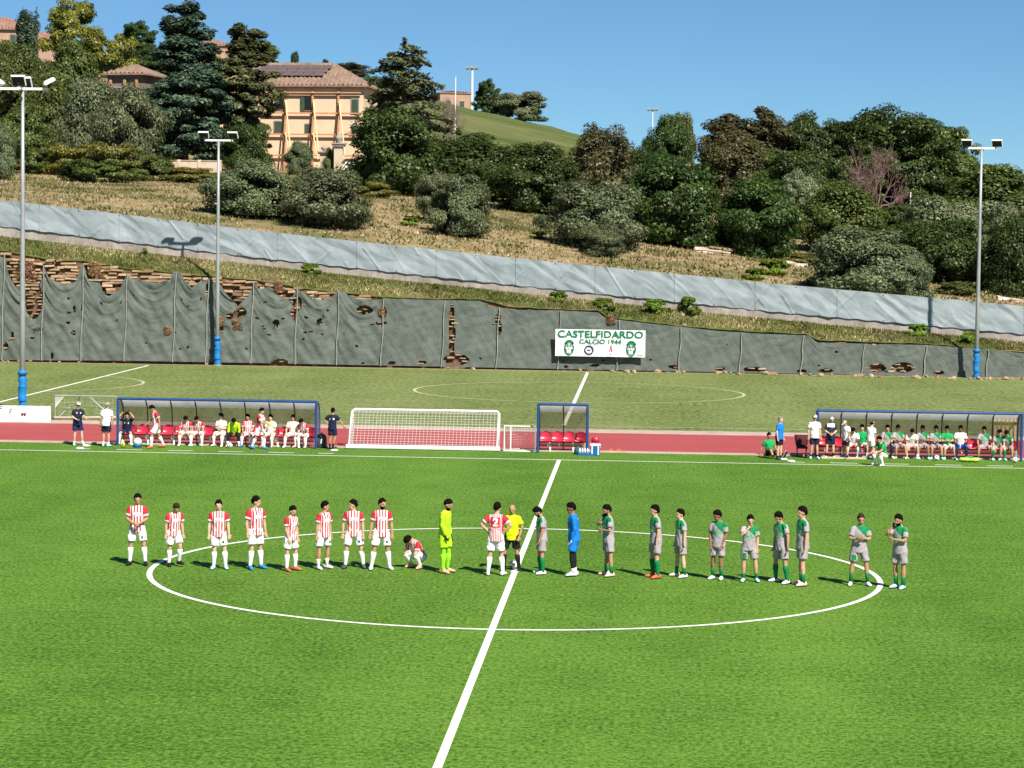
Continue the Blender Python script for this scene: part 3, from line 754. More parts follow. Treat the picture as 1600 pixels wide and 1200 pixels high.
variety('brown0', (10, 8, 8), 'leaf_brown', 0.30, 0.28, nclump=150, nleaf=23000, lo=0.02, flat=0.9, rc=0.11, lobes=0.22)
variety('brown1', (6, 6, 7), 'leaf_brown', 0.26, 0.2, nclump=70, nleaf=11000, lo=0.02, flat=1.1, rc=0.14, lobes=0.16)
variety('big0', (12, 9, 11), 'leaf_dark', 0.36, 0.35, nclump=170, nleaf=26000, lo=0.04, flat=0.8, rc=0.11, lobes=0.22)
variety('big1', (10, 9, 10), 'leaf_mid', 0.34, 0.32, nclump=150, nleaf=23000, lo=0.04, flat=0.8, rc=0.12, lobes=0.22)
variety('yellow0', (9, 7, 7), 'leaf_yellow', 0.30, 0.3, nclump=90, nleaf=12000, lo=0.06, flat=0.7, rc=0.13, lobes=0.2)
variety('pine0', (10, 8, 12), 'leaf_yellow', 0.34, 0.4, nclump=90, nleaf=17000, lo=0.20, flat=0.45, rc=0.15, lobes=0.2)
variety('pale0', (7, 6, 5), 'leaf_pale', 0.24, 0.2, nclump=90, nleaf=17000, lo=0.02, flat=0.9, rc=0.15, lobes=0.22)
variety('bramble0', (6, 4, 2.4), 'leaf_bramble', 0.24, 0.06, nclump=60, nleaf=6500, lo=0.0, flat=1.0, rc=0.17, lobes=0.25)
variety('bramble1', (6, 4, 2.4), 'leaf_mid', 0.24, 0.06, nclump=60, nleaf=6500, lo=0.0, flat=1.0, rc=0.17, lobes=0.25)
variety('tuft0', (1.6, 1.0, 0.9), 'leaf_bright', 0.14, 0.03, nclump=26, nleaf=1600, lo=0.0, flat=1.1, rc=0.2, lobes=0.25)
variety('deadtuft0', (1.4, 0.6, 1.3), 'leaf_dead', 0.16, 0.03, nclump=16, nleaf=420, lo=0.0, flat=1.6, rc=0.22, lobes=0.45)
variety('cypress0', (2.4, 2.4, 8), 'leaf_cedar', 0.24, 0.16, nclump=90, nleaf=7500, lo=0.02, flat=1.0, rc=0.17, lobes=0.08)
def cedar(key, R, H, mat, seed, ntier=17, leaf=0.36, dens=34, gap=0.0):
    P, Nn, b_ = [], [], MB()
    b_.tube([(0, 0, -0.8), (0.1, 0, H*0.3), (-0.05, 0.08, H*0.65), (0, 0, H*0.99)], [0.5, 0.36, 0.22, 0.04], 8)
    for t in range(ntier):
        w = t/(ntier-1); z0 = H*(0.05+0.93*w)
        L = R*min(1.0, (1-w)**0.42*1.15)*(0.85+0.15*math.sin(t*1.7))+0.3
        nb = max(4, int(9*(1-w*0.5)))
        for k in range(nb):
            a = 2*math.pi*(k+rng.uniform(-0.35, 0.35))/nb+t*0.9; l = L*rng.uniform(0.68, 1.12)
            if rng.random() < gap: continue
            zz = z0+rng.normal(0, H*0.018); rise = rng.uniform(-0.12, 0.16)*l
            e = np.array([math.cos(a)*l, math.sin(a)*l, zz+rise-0.05*l])
            b_.tube([(0, 0, zz-0.1), (e[0]*0.55, e[1]*0.55, zz+rise*0.8), tuple(e)], [0.09, 0.06, 0.02], 4, False)
            m_ = int(dens*l); s_ = rng.random(m_)**0.7*0.85+0.15
            base = np.array([0, 0, zz])+np.outer(s_, e-np.array([0, 0, zz])); base[:, 2] += 0.18*l*0.5*np.sin(s_*math.pi)
            wid = 0.28*l*np.sin(np.clip(s_, 0, 1)*2.6)+0.10
            side = np.array([-math.sin(a), math.cos(a), 0])
            base += side*(rng.normal(0, 0.55, m_)*wid)[:, None]; base[:, 2] += rng.normal(0, 0.11, m_)-0.05*np.abs(rng.normal(0, 1, m_))
            P.append(base); Nn.append(np.c_[rng.normal(0, 0.42, (m_, 2))+0.25*np.array([math.cos(a), math.sin(a)]), np.ones(m_)*0.9])
    P = np.concatenate(P); Nn = np.concatenate(Nn)
    V = leaf_quads(P, Nn, leaf, 0.5)
    CROWNS[key] = (np_mesh('crown', V, np.arange(len(V))  .reshape(-1, 3), mat), (2*R, 2*R, H))
    TRUNKS[key] = (b_.mesh('trunk', 'bark'), (2*R, 2*R, H))
variety('cedar0', (9.5, 8.5, 17), 'leaf_cedar', 0.46, 0.45, nclump=300, nleaf=24000, lo=0.05, flat=0.22, rc=0.15, lobes=0.14, taper=0.42)
variety('cedar1', (8.0, 7.5, 16), 'leaf_cedar_brown', 0.44, 0.40, nclump=230, nleaf=20000, lo=0.06, flat=0.22, rc=0.15, lobes=0.20, taper=0.25)
cedar('cedar2', 4.4, 11, 'leaf_pale', 3, 18, 0.40, 60, 0.06)
cedar('spruce0', 2.0, 8, 'leaf_cedar', 4, 12, 0.30, 40)
def bare(key, W, H, mat, levels=5, seed=1):
    tb, cb = MB(), MB()
    def grow(p_, d, L, r_, lev):
        e = p_+d*L
        (tb if lev <= 1 else cb).tube([p_, p_.lerp(e, 0.5)+Vector(rng.normal(0, L*0.05, 3)), e], [r_, r_*0.8, r_*0.6], 4 if lev > 1 else 6, False)
        if lev >= levels: return
        for k in range(3 if lev < levels-1 else 4):
            nd = (d+Vector(rng.normal(0, 0.50, 3))+Vector((0, 0, 0.08))).normalized()
            grow(e if k < 2 else p_.lerp(e, rng.uniform(0.5, 0.9)), nd, L*rng.uniform(0.62, 0.85), r_*0.58, lev+1)
    for k in range(4):
        a = 2*math.pi*k/4+0.4
        grow(Vector((0, 0, -0.2)), Vector((math.cos(a)*0.32, math.sin(a)*0.32, 1)).normalized(), H*0.27, 0.13, 0)
    for nm, bb, dd in (('trunk', tb, TRUNKS), ('branches', cb, CROWNS)):
        me = bb.mesh(nm, mat); co = np.empty(len(me.vertices)*3, np.float32); me.vertices.foreach_get('co', co); dd[key] = (me, (W, W, H))
    allv = np.array(tb.v+cb.v); mx = allv[:, 2].max(); wx = np.ptp(allv[:, 0])
    for dd in (TRUNKS, CROWNS): dd[key] = (dd[key][0], (wx, wx, mx))
bare('bare0', 6, 7, 'twig_red', 5)
bare('bare1', 4, 5, 'bark_pale', 5)

def tree(name, label, key, px, top, wpx, Y, cat='tree', group=None, base=None, rz=None, sink=0.0, depth=None):
    """a tree standing on the hill at depth Y whose crown spans wpx photo pixels and tops out at photo row `top`"""
    x = at(px, 400, Y)[0]
    z = float(hill_z(x, Y)[0]) if base is None else at(px, base, Y)[2]
    z -= sink
    wpx *= 1.06
    ztop = at(px, top, Y)[2]; W = wpx/pxm((x, Y, z)); H = ztop-z
    x = at(px, (top+300)/2, Y)[0]
    o = thing(name, label, cat, (x, Y, z), rng.uniform(0, 6.28) if rz is None else rz, group)
    cm, d = CROWNS[key]; tm, _ = TRUNKS[key]
    sc = (W/d[0], (W if depth is None else depth)/d[0], H/d[2])
    for nm, me in (('trunk', tm), ('branches' if key.startswith('bare') else 'crown', cm)):
        c_ = obj(nm, me, o); c_.scale = sc
    return o
G1, G2, G3 = 'olive trees on the dry slope', 'trees along the hillside', 'trees on the skyline'
TREES = [
 # name, label, key, px, top, width, Y, group
 ('olive_tree', 'wide olive tree standing behind the floodlight pole beside the netted wall', 'olive0', 395, 254, 150, 122, G1),
 ('olive_tree', 'bushy olive tree right of the wide olive behind the slim floodlight pole', 'olive1', 505, 264, 150, 120, G1),
 ('olive_tree', 'small rounded olive tree alone on the dry slope below the dark trees', 'olive2', 716, 275, 108, 124, G1),
 ('olive_tree', 'small pale olive tree tucked behind the lone rounded olive', 'pale0', 680, 270, 62, 134, G1),
 ('olive_tree', 'spreading pale olive tree with a dark skirt on the dry slope mid picture', 'olive1', 935, 288, 160, 126, G1),
 ('olive_bush', 'low dark olive bush under the spreading pale olive', 'olive0', 938, 352, 74, 120, G1),
 ('olive_tree', 'dense grey-green olive tree just above the fence left of the pole shadow on the fence', 'olive2', 1355, 357, 185, 113, G1),
 ('olive_tree', 'lower olive tree touching the screen fence beside the pole shadow on the fence', 'olive0', 1425, 392, 80, 112, G1),
 ('broadleaf_tree', 'dark green broad tree right of the yellow villa', 'dark0', 618, 176, 155, 172, G2),
 ('broadleaf_tree', 'dark green tree between the villa tree and the hazel thicket, under the far field', 'dark1', 725, 212, 165, 178, G2),
 ('broadleaf_tree', 'dark shadowed tree directly behind the gap between two slope olives', 'dark2', 832, 226, 140, 166, G2),
 ('broadleaf_tree', 'round brownish-green tree breaking the skyline right of the green field', 'brown1', 945, 197, 100, 182, G2),
 ('broadleaf_tree', 'tall dark tree behind the spreading pale olive', 'dark1', 1052, 248, 150, 142, G2),
 ('broadleaf_tree', 'dark round tree above the pale stone slabs on the slope', 'dark2', 1185, 282, 135, 140, G2),
 ('broadleaf_tree', 'lighter green tree left of the reddish bare tree', 'mid0', 1312, 284, 130, 158, G2),
 ('broadleaf_tree', 'pale grey-green tree peeping between the dark round tree and its lighter neighbour', 'pale0', 1250, 270, 70, 176, G2),
 ('broadleaf_tree', 'dark tree standing left of the floodlight pole on the right', 'dark0', 1472, 345, 120, 128, G2),
 ('olive_tree', 'pale olive tree with rounded top behind the floodlight pole on the right', 'pale0', 1482, 310, 150, 142, G2),
 ('broadleaf_tree', 'dark tree cut by the right picture edge above the fence', 'dark1', 1592, 345, 110, 124, G2),
 ('broadleaf_tree', 'yellow-green tree at the right picture edge below the sky', 'mid1', 1560, 262, 170, 196, G2),
 ('broadleaf_tree', 'pale olive-coloured tree at the right picture edge under the yellow-green tree', 'pale0', 1588, 318, 90, 150, G2),
 ('broadleaf_tree', 'small dark tree at the far end of the green field with a pale neighbour', 'dark2', 1042, 182, 64, 300, G3),
 ('broadleaf_tree', 'small yellow-green treetop on the skyline left of the big brown tree', 'mid0', 1068, 178, 44, 310, G3),
 ('broadleaf_tree', 'big brownish tree on the skyline right of the green field', 'brown0', 1160, 174, 195, 235, G3),
 ('broadleaf_tree', 'dark tree on the skyline between the brown tree and the biggest green tree', 'big0', 1282, 182, 120, 238, G3),
 ('broadleaf_tree', 'biggest dark green tree on the skyline behind the reddish bare tree', 'big0', 1405, 172, 165, 226, G3),
 ('broadleaf_tree', 'dark green tree sloping down towards the right floodlight pole on the skyline', 'big1', 1478, 202, 100, 232, G3),
 ('broadleaf_tree', 'brown-tinged thicket tree low under the big brown skyline tree', 'brown1', 1130, 215, 110, 205, G2),
 ('bare_tree', 'bare tree with reddish-brown branches in front of the skyline trees', 'bare0', 1366, 218, 125, 190, G2),
 ('bare_tree', 'thin brown leafless tree below the brick building on the ridge', 'bare1', 697, 148, 50, 262, G2),
 ('broadleaf_tree', 'round dark tree on the ridge beside the tall lamp mast', 'big0', 761, 125, 46, 398, G3),
 ('broadleaf_tree', 'low wide grey-green tree on the ridge right of the lamp mast', 'pale0', 812, 144, 84, 396, G3),
 ('cedar_tree', 'large blue-green cedar in front of the villa', 'cedar0', 288, 8, 140, 204, G2),
 ('cedar_tree', 'ragged brown-green cedar between the blue-green cedar and the villa facade', 'cedar1', 388, 42, 108, 212, G2),
 ('conifer_tree', 'pale conifer with thinning branches at the right end of the villa', 'cedar2', 632, 64, 155, 212, G2),
 ('pine_tree', 'tall yellow-green umbrella pine reaching the top picture edge', 'pine0', 117, -6, 104, 300, G2),
 ('pine_tree', 'low yellow-green pine right of the tall umbrella pine', 'yellow0', 172, 48, 90, 290, G2),
 ('broadleaf_tree', 'light green tree under the tall umbrella pine', 'mid1', 112, 62, 90, 262, G2),
 ('cypress_tree', 'dark slim cypress beside the pink house at the upper left', 'cypress0', 42, 18, 34, 330, G3),
 ('spruce_tree', 'tiny spruce top right of the cypress by the pink house', 'spruce0', 57, 11, 16, 360, G3),
 ('broadleaf_tree', 'dark green tree at the left picture edge above the lamp head', 'mid0', 20, 74, 95, 250, G2),
 ('broadleaf_tree', 'olive-green tree behind the lamp head of the left floodlight', 'mid0', 75, 130, 110, 215, G2),
 ('olive_tree', 'grey-green olive tree in shade under the brown-roofed wing', 'olive0', 200, 138, 120, 196, G2),
 ('olive_tree', 'dark olive tree left of the brown-roofed wing', 'olive1', 140, 124, 95, 205, G2),
 ('olive_tree', 'dark olive tree cut by the left picture edge beside the left floodlight pole', 'olive2', 2, 188, 55, 160, G2),
 ('broadleaf_tree', 'low leafy tree behind the left floodlight pole', 'mid1', 40, 165, 90, 188, G2),
 ('broadleaf_tree', 'dark green tree on the skyline behind the blue-green cedar', 'big0', 215, 34, 70, 380, G3),
 ('broadleaf_tree', 'dark round bushy tree at the foot of the ragged brown-green cedar', 'dark0', 385, 196, 70, 200, G2),
 ('broadleaf_tree', 'small dark shrub tree in front of the villa shoring', 'olive0', 470, 222, 44, 214, G2),
 ('broadleaf_tree', 'dark low treetop on the skyline just above the villa roof', 'brown1', 548, 98, 52, 395, G3),
 ('cypress_tree', 'tiny cypress on the skyline above the solar roof', 'cypress0', 460, 81, 12, 380, G3),
 ('cypress_tree', 'tiny paired cypress on the skyline right of the villa ridge', 'cypress0', 508, 93, 11, 380, G3),
 ('broadleaf_tree', 'dark treetop on the skyline behind the ragged cedar', 'big1', 402, 66, 66, 395, G3),
 ('broadleaf_tree', 'dark tree filling the skyline gap left of the ragged brown-green cedar', 'big1', 345, 90, 70, 330, G3),
 ('broadleaf_tree', 'green tree under the small pink rooftop between the cedars', 'mid0', 320, 105, 80, 300, G2),
 ('broadleaf_tree', 'dark tree behind the left end of the villa', 'big0', 250, 70, 90, 330, G2),
 ('broadleaf_tree', 'olive-green tree below the tall umbrella pine on the left', 'mid0', 60, 95, 90, 270, G2),
 ('broadleaf_tree', 'dark green tree right of the villa behind the pale conifer', 'dark0', 590, 120, 60, 300, G2),
 ('broadleaf_tree', 'dark treetop far behind the biggest skyline tree near the right floodlight', 'big0', 1520, 250, 90, 260, G3),
 ('broadleaf_tree', 'mid-green tree filling below the big brown skyline tree', 'mid1', 1215, 235, 110, 220, G2),
 ('broadleaf_tree', 'dark tree right of the round brownish-green tree', 'dark1', 1010, 232, 70, 200, G2),
 ('broadleaf_tree', 'leafy tree in front of the pink house at the left picture edge', 'mid1', 12, 66, 80, 300, G2),
 ('broadleaf_tree', 'dark tree between the brown skyline tree and the lighter green tree', 'dark2', 1245, 240, 110, 200, G2),
 ('broadleaf_tree', 'dark tree low on the skyline right of the right floodlight pole', 'big1', 1580, 280, 80, 230, G3),
 ('broadleaf_tree', 'green tree on the skyline left of the biggest dark tree', 'big1', 1332, 194, 110, 244, G3),
 ('broadleaf_tree', 'brown-tinged tree on the skyline just right of the big brown tree', 'brown1', 1228, 184, 110, 240, G3),
 ('broadleaf_tree', 'dark tree on the skyline just left of the right floodlight lamps', 'big0', 1452, 186, 115, 238, G3),
 ('ivy_shrub', 'bright green ivy shrub against the stone gate pillar', 'mid1', 515, 232, 22, 206, G2),
]
for nm, lb, key, px, top, w, Y, gr in TREES:
    tree(nm, lb, key, px, top, w, Y, 'bush' if 'bush' in nm or 'shrub' in nm else 'tree', gr)
BR = 'brambles along the top of the dry slope'
for k, (px, top, w, Y, key, lb) in enumerate([
    (60, 232, 80, 176, 'bramble1', 'green bramble thicket beside the left floodlight pole'),
    (118, 226, 90, 172, 'bramble0', 'yellow-green bramble thicket with rusty tint below the dark olives'),
    (180, 224, 90, 170, 'bramble0', 'reddish bramble thicket in the middle of the bramble bank'),
    (240, 244, 80, 168, 'bramble1', 'green bramble thicket below the cream boundary wall end'),
    (300, 262, 90, 168, 'bramble0', 'low yellow-green brambles under the cream boundary wall'),
    (20, 246, 70, 180, 'bramble0', 'brambles at the left picture edge below the low leafy tree'),
    (150, 250, 120, 160, 'bramble1', 'low front row of green brambles above the dry grass'),
    (1255, 395, 60, 134, 'bramble0', 'yellowish scrub below the lighter green tree'),
    (1500, 440, 70, 118, 'bramble1', 'low scrub beside the right floodlight pole above the fence'),
    (590, 285, 70, 160, 'bramble0', 'yellowed scrub at the foot of the dark tree by the villa'),
    (860, 258, 60, 240, 'bramble0', 'yellow scrub patch on the edge of the green field'),
    (1150, 345, 90, 152, 'dark1', 'dark hedge undergrowth filling the gap between the tall dark trees'),
    (1230, 310, 120, 190, 'dark0', 'dark undergrowth behind the pale grey-green tree'),
    (900, 268, 110, 196, 'dark1', 'dark undergrowth below the round brownish-green tree'),
    (1420, 322, 130, 180, 'mid1', 'green undergrowth at the foot of the reddish bare tree'),
    (780, 262, 120, 190, 'dark0', 'dark undergrowth filling under the trees below the green field'),
    (1540, 400, 90, 134, 'dark2', 'dark undergrowth behind the right floodlight pole'),
    (680, 250, 90, 186, 'dark2', 'dark undergrowth behind the pale olive below the villa tree'),
    (1000, 330, 90, 150, 'dark0', 'dark undergrowth behind the spreading pale olive')]):
    tree('bramble_bush' if 'bramble' in key else 'undergrowth_bush', lb, key, px, top, w, Y, 'bush', BR if 'bramble' in key else 'undergrowth between the trees')
def bank_pt(px, w):
    A_ = wall_pt(px, interp(SOIL, px)); C_ = at(px, interp(CONB, px), yc(px)); return A_+(C_-A_)*w
for px, w, s_, lb in ((1078, 0.75, 1.25, 'bright green weed clump close to the low concrete wall right of the banner'), (1025, 0.55, 1.1, 'bright green weed clump just above the banner'), (487, 0.8, 0.8, 'bright green weed clump on the bank right of the slim floodlight pole'),
                      (684, 0.55, 0.5, 'small lime weed on the bank above the torn net strip'), (1432, 0.6, 0.9, 'bright green weed clump below the pole shadow on the fence'), (870, 0.5, 0.8, 'green weeds on the bank left above the banner'), (945, 0.35, 0.9, 'green weeds spilling over the notch in the netting'),
                      (1515, 0.3, 0.9, 'dark green weeds beside the right floodlight pole'), (225, 0.85, 0.5, 'small green weed under the low concrete wall left of the slim pole shadow')):
    p_ = bank_pt(px, w); o = thing('weed_clump', lb, 'weed', p_, rng.uniform(0, 6), 'green weeds on the bank'); c_ = obj('leaves', CROWNS['tuft0'][0], o); c_.scale = (s_, s_, s_)
for px, dy, s_, lb in ((43, 20, 1.4, 'rusty dead plant hanging at the wall top right of the left floodlight pole'), (150, 8, 1.0, 'tan dead plant hanging between two net peaks at the left'), (437, 2, 0.7, 'rusty dead plant at the wall top above the yellow moss'), (345, 68, 0.7, 'dry brown tuft poking through the net in the pole shadow'),
                       (262, 90, 0.5, 'dry reddish tuft poking through the netting left of the slim pole'), (370, 72, 0.7, 'dry brown tuft poking through the netting right of the slim pole'), (598, 22, 0.5, 'dry brown tuft at the end of the sagging net'), (955, 2, 0.6, 'dry brown tuft in the notch above the banner')):
    p_ = wall_pt(px, interp(SOIL, px)+dy, -0.35); o = thing('dead_plant', lb, 'plant', p_, 0, 'dead plants on the wall'); c_ = obj('leaves', CROWNS['deadtuft0'][0], o, (0, -0.05, -0.5*s_)); c_.scale = (s_*0.75, s_*0.5, s_*0.8)

for px, py, s_, lb in ((1206, 430, 1.6, 'green weed patch on the dry slope below the pale rock slab'), (1178, 437, 1.1, 'small green weed patch just above the fence left of the rock slab weeds'), (640, 352, 0.9, 'low green weed on the dry slope between the two olive groups'), (840, 372, 0.8, 'low green weed on the dry slope left of the spreading olive')):
    Y = 115.0
    for _ in range(14):
        q = at(px, py, Y); Y = min(max(Y+3.0*(q[2]-float(hill_z(q[0], Y)[0])), 105), 165)
    q = at(px, py, Y); o = thing('weed_clump', lb, 'weed', (q[0], q[1], float(hill_z(q[0], Y)[0])), 0, 'green weeds on the dry slope'); c_ = obj('leaves', CROWNS['tuft0'][0], o); c_.scale = (s_, s_, s_*0.8)
# pale rock slabs on the slope
for px, py, w, lb in ((1112, 394, 55, 'pale flat rock slab under the dark round tree'), (1238, 414, 48, 'pale rock slab on the dry slope right of the dark round tree'), (905, 352, 40, 'pale fallen plank of rock left of the spreading olive trunk'), (985, 368, 32, 'small pale rock right of the spreading olive trunk'), (1440, 386, 50, 'pale strip of rock between the trees at the right'), (1578, 470, 40, 'pale rock by the fence at the right picture edge')):
    Y = 128.0
    for _ in range(12):
        q = at(px, py, Y); Y += 3.0*(q[2]-float(hill_z(q[0], Y)[0]))
        Y = min(max(Y, 106), 170)
    q = at(px, py, Y); L = w/pxm(q)
    b_ = MB().box((0, 0, 0), (L, 0.9, 0.35)); me = b_.mesh('rock_slab', 'kerb_stone'); bm = bmesh.new(); bm.from_mesh(me)
    bmesh.ops.subdivide_edges(bm, edges=bm.edges[:], cuts=3, use_grid_fill=True)
    for v in bm.verts: v.co += Vector(rng.normal(0, 0.05, 3))
    bm.to_mesh(me); bm.free()
    o = obj('rock_slab', me, None, (q[0], q[1], q[2])); o.rotation_euler = (0.1, 0.12, 0.1); tag(o, lb, 'rock', 'pale rocks on the slope')

# ================================================================== buildings on the hill
def face_pt(o0, ux, w, z): return (o0[0]+ux[0]*w, o0[1]+ux[1]*w, z)
def house(name, label, px, base_py, Y, W, D, H, rz, wallmat, roofmat, roof_h, eave, wins, cat='building', hip=True, lift=0.0):
    """block with walls, hip roof and windows; local origin at the middle of the front wall foot, front towards -y"""
    q = at(px, base_py, Y)
    o = thing(name, label, cat, q, rz)
    MB().box((0, D/2, H/2-1.0), (W, D, H+2.0)).build('wall', wallmat, o)
    e = eave; r0 = H; b_ = MB()
    in_ = min(D/2, W/2)*0.98 if hip else 0.01
    vs = [(-W/2-e, -e, r0), (W/2+e, -e, r0), (W/2+e, D+e, r0), (-W/2-e, D+e, r0), (-W/2-e+in_+e, D/2, r0+roof_h), (W/2+e-in_-e, D/2, r0+roof_h),
          (-W/2-e, -e, r0-0.18), (W/2+e, -e, r0-0.18), (W/2+e, D+e, r0-0.18), (-W/2-e, D+e, r0-0.18)]
    fs = [(0, 1, 5, 4), (1, 2, 5), (2, 3, 4, 5), (3, 0, 4), (6, 7, 1, 0), (7, 8, 2, 1), (8, 9, 3, 2), (9, 6, 0, 3), (9, 8, 7, 6)]
    roof = b_.add(vs, fs).build('roof', roofmat, o)
    nt_ = int((W+2*e)/0.55)
    tb = MB()
    for k in range(nt_):                                   # rows of barrel tiles down the front slope
        x = -W/2-e+0.3+k*0.55; dx = min(x+W/2+e, W/2+e-x); t1 = min(1.0, dx/(in_+e)) if hip else 1.0
        if t1 > 0.06: tb.tube([(x, -e+0.02, r0+0.03), (x, -e+(D/2+e)*t1*0.98, r0+roof_h*t1*0.98+0.03)], 0.13, 5, False)
    tb.build('tile_row', roofmat, roof)
    for (wx, wz, ww, wh, kind) in wins:
        f = MB()
        f.box((wx, -0.05, wz+wh/2), (ww+0.22, 0.14, wh+0.22)); w_ = f.build('window', 'stone_grey', o)
        if kind == 'open':
            MB().box((wx, -0.14, wz+wh/2), (ww, 0.06, wh)).build('pane', 'glass_dark', w_)
            MB().box((wx-ww*0.75, -0.16, wz+wh/2), (ww*0.55, 0.08, wh)).build('shutter', 'shutter_green', w_)
        else:
            for s_ in (-1, 1): MB().box((wx+s_*ww*0.255, -0.15, wz+wh/2), (ww*0.48, 0.08, wh)).build('shutter', 'shutter_green', w_)
    return o
HY_ = 225.0
sc_ = 285.0/FPX
def fx_(px): return (px-455)*sc_
def fz_(py): return (268-py)*sc_
wins = []
for px, py0, py1, w, kd in ((440, 150, 171, 10, 'open'), (481, 152, 172, 11, 'open'), (556, 155, 176, 10, 'shut'), (395, 150, 171, 10, 'shut'), (434, 190, 205, 11, 'shut'), (482, 194, 207, 9, 'shut'), (395, 188, 204, 10, 'shut'), (556, 196, 209, 9, 'shut')):
    wins.append((fx_(px), fz_(py1), w*sc_, (py1-py0)*sc_, kd))
villa = house('villa', 'yellow three-storey villa with orange timber shoring and brown hip roof', 455, 268, HY_, 228*sc_, 9.0, 10.2, math.radians(-4), 'wall_yellow', 'roof_tile', 3.0, 0.7, wins)
fr = MB(); 
for px in (445, 489, 530, 352, 400):
    MB().bar((fx_(px), -0.22, fz_(140)), (fx_(px), -0.22, -0.2), 0.24, 0.20).build('shoring_post', 'timber_orange', villa)
    a = (fx_(px)+0.1, -0.4, fz_(158)); 
    MB().bar(a, (fx_(px)+1.5, -3.6, fz_(245)), 0.16, 0.16).build('raking_shore', 'timber_pale', villa)
    MB().bar((fx_(px)+0.1, -0.4, fz_(208)), (fx_(px)+1.2, -2.6, fz_(250)), 0.12, 0.12).build('raking_shore', 'timber_pale', villa)
for py in (145, 177, 210, 243):
    MB().bar((fx_(343), -0.40, fz_(py)), (fx_(566), -0.40, fz_(py)), 0.20, 0.16).build('shoring_beam', 'timber_orange', villa)
MB().box((0, -0.12, 10.0), (228*sc_+0.5, 0.4, 0.35)).build('cornice', 'wall_cream', villa)
# dark roofing panels laid on the front slope
for r_ in range(3):
    for k in range(7):
        w0 = 0.40+r_*0.16
        zc = 10.2+3.0*w0; yc = -0.7+(4.5+0.7)*w0; ang = math.atan2(3.0, 5.2)
        MB().box((-4.5+k*1.25+r_*0.3, yc-0.12, zc+0.26), (1.18, 0.92, 0.05), Matrix.Rotation(ang, 3, 'X')).build('roof_panel', 'pv_panel', villa)
MB().box((-6.2, 5.2, 12.9), (0.7, 0.7, 1.7)).build('chimney', 'wall_pink', villa)
wing = house('villa_wing', 'brown-roofed villa wing in shade left of the blue-green cedar', 195, 182, 215, 4.4, 6.0, 4.9, math.radians(-14), 'wall_shaded_brown', 'roof_tile', 1.3, 0.6, [(-0.9, 1.8, 0.8, 1.5, 'shut'), (0.9, 1.8, 0.8, 1.5, 'shut')])
for x in (-1.7, 0.1, 1.6):
    MB().bar((x, -0.25, 4.2), (x, -0.25, 0.0), 0.3, 0.2).build('shoring_post', 'timber_orange', wing)
    MB().bar((x+0.1, -0.3, 3.0), (x+1.2, -2.2, 0.0), 0.2, 0.2).build('raking_shore', 'timber_pale', wing)
low = house('lean_to', 'low brown-roofed lean-to left of the villa wing', 150, 176, 219, 4.6, 6.0, 3.2, math.radians(-14), 'wall_shaded_brown', 'roof_tile', 1.0, 0.5, [])
pink1 = house('pink_house', 'pink house with stepped tiled roof at the upper left picture edge', 2, 80, 352, 9, 7, 3.9, math.radians(12), 'wall_pink', 'roof_tile_pink', 2.2, 0.5, [(-1.5, 1.6, 0.9, 1.3, 'shut'), (2.0, 1.6, 0.9, 1.3, 'shut')])
pink1b = house('pink_house', 'low pink house roof with chimney just right of the cypress at the upper left', 66, 84, 346, 6, 6, 2.4, math.radians(5), 'wall_pink', 'roof_tile_pink', 1.6, 0.4, [(0.5, 1.2, 0.9, 1.2, 'shut')])
pink2 = house('pink_house', 'pink rooftop showing between the two cedars on the skyline', 333, 92, 385, 6, 6, 2.6, math.radians(8), 'wall_pink', 'roof_tile_pink', 1.3, 0.4, [])
brick = house('brick_building', 'plain reddish brick building on the ridge left of the lamp mast', 711, 178, 392, 5.8, 8, 4.0, math.radians(14), 'wall_pink', 'roof_tile_pink', 0.5, 0.2, [(-1.2, 1.2, 0.8, 1.2, 'shut'), (1.3, 1.2, 0.8, 1.2, 'shut')])
# boundary wall left of the gate
bw = thing('boundary_wall', 'cream garden boundary wall with piers behind the bramble bank', 'wall', at(296, 268, 196))
s2 = 256/FPX
MB().box((0, 0, 0.35), (100*s2, 0.3, 1.5)).build('wall_face', 'wall_cream', bw)
MB().box((0, 0, 1.16), (100*s2+0.2, 0.42, 0.12)).build('coping', 'stone_grey', bw)
for x in (-3.3, -1.1, 1.1, 3.3): MB().box((x, -0.03, 0.42), (0.35, 0.40, 1.7)).build('pier', 'wall_cream', bw)
# gate pillar with urn
def pillar(px, py0, Y, H, lb):
    o = thing('gate_pillar', lb, 'pillar', at(px, py0, Y), 0, 'stone gate pillars of the villa')
    MB().box((0, 0, H*0.36), (0.95, 0.95, H*0.72+0.6)).build('shaft', 'wall_cream', o)
    MB().box((0, 0, H*0.74), (1.35, 1.35, 0.22)).box((0, 0, H*0.78), (1.6, 1.6, 0.16)).build('capital', 'stone_grey', o)
    b_ = MB(); secs = []
    X_, Y_ = Vector((1, 0, 0)), Vector((0, 1, 0))
    for z, r_ in ((0.79, 0.34), (0.83, 0.20), (0.87, 0.42), (0.92, 0.46), (0.96, 0.26), (1.0, 0.08)): secs.append(((0, 0, H*z), X_, Y_, r_, r_))
    b_.loft(secs, 12).build('urn', 'stone_grey', o, True)
pillar(529, 282, 205, 5.2, 'tall stone gate pillar topped with an urn in front of the villa')
pillar(507, 276, 214, 3.6, 'shorter stone gate pillar half hidden by ivy in front of the villa')
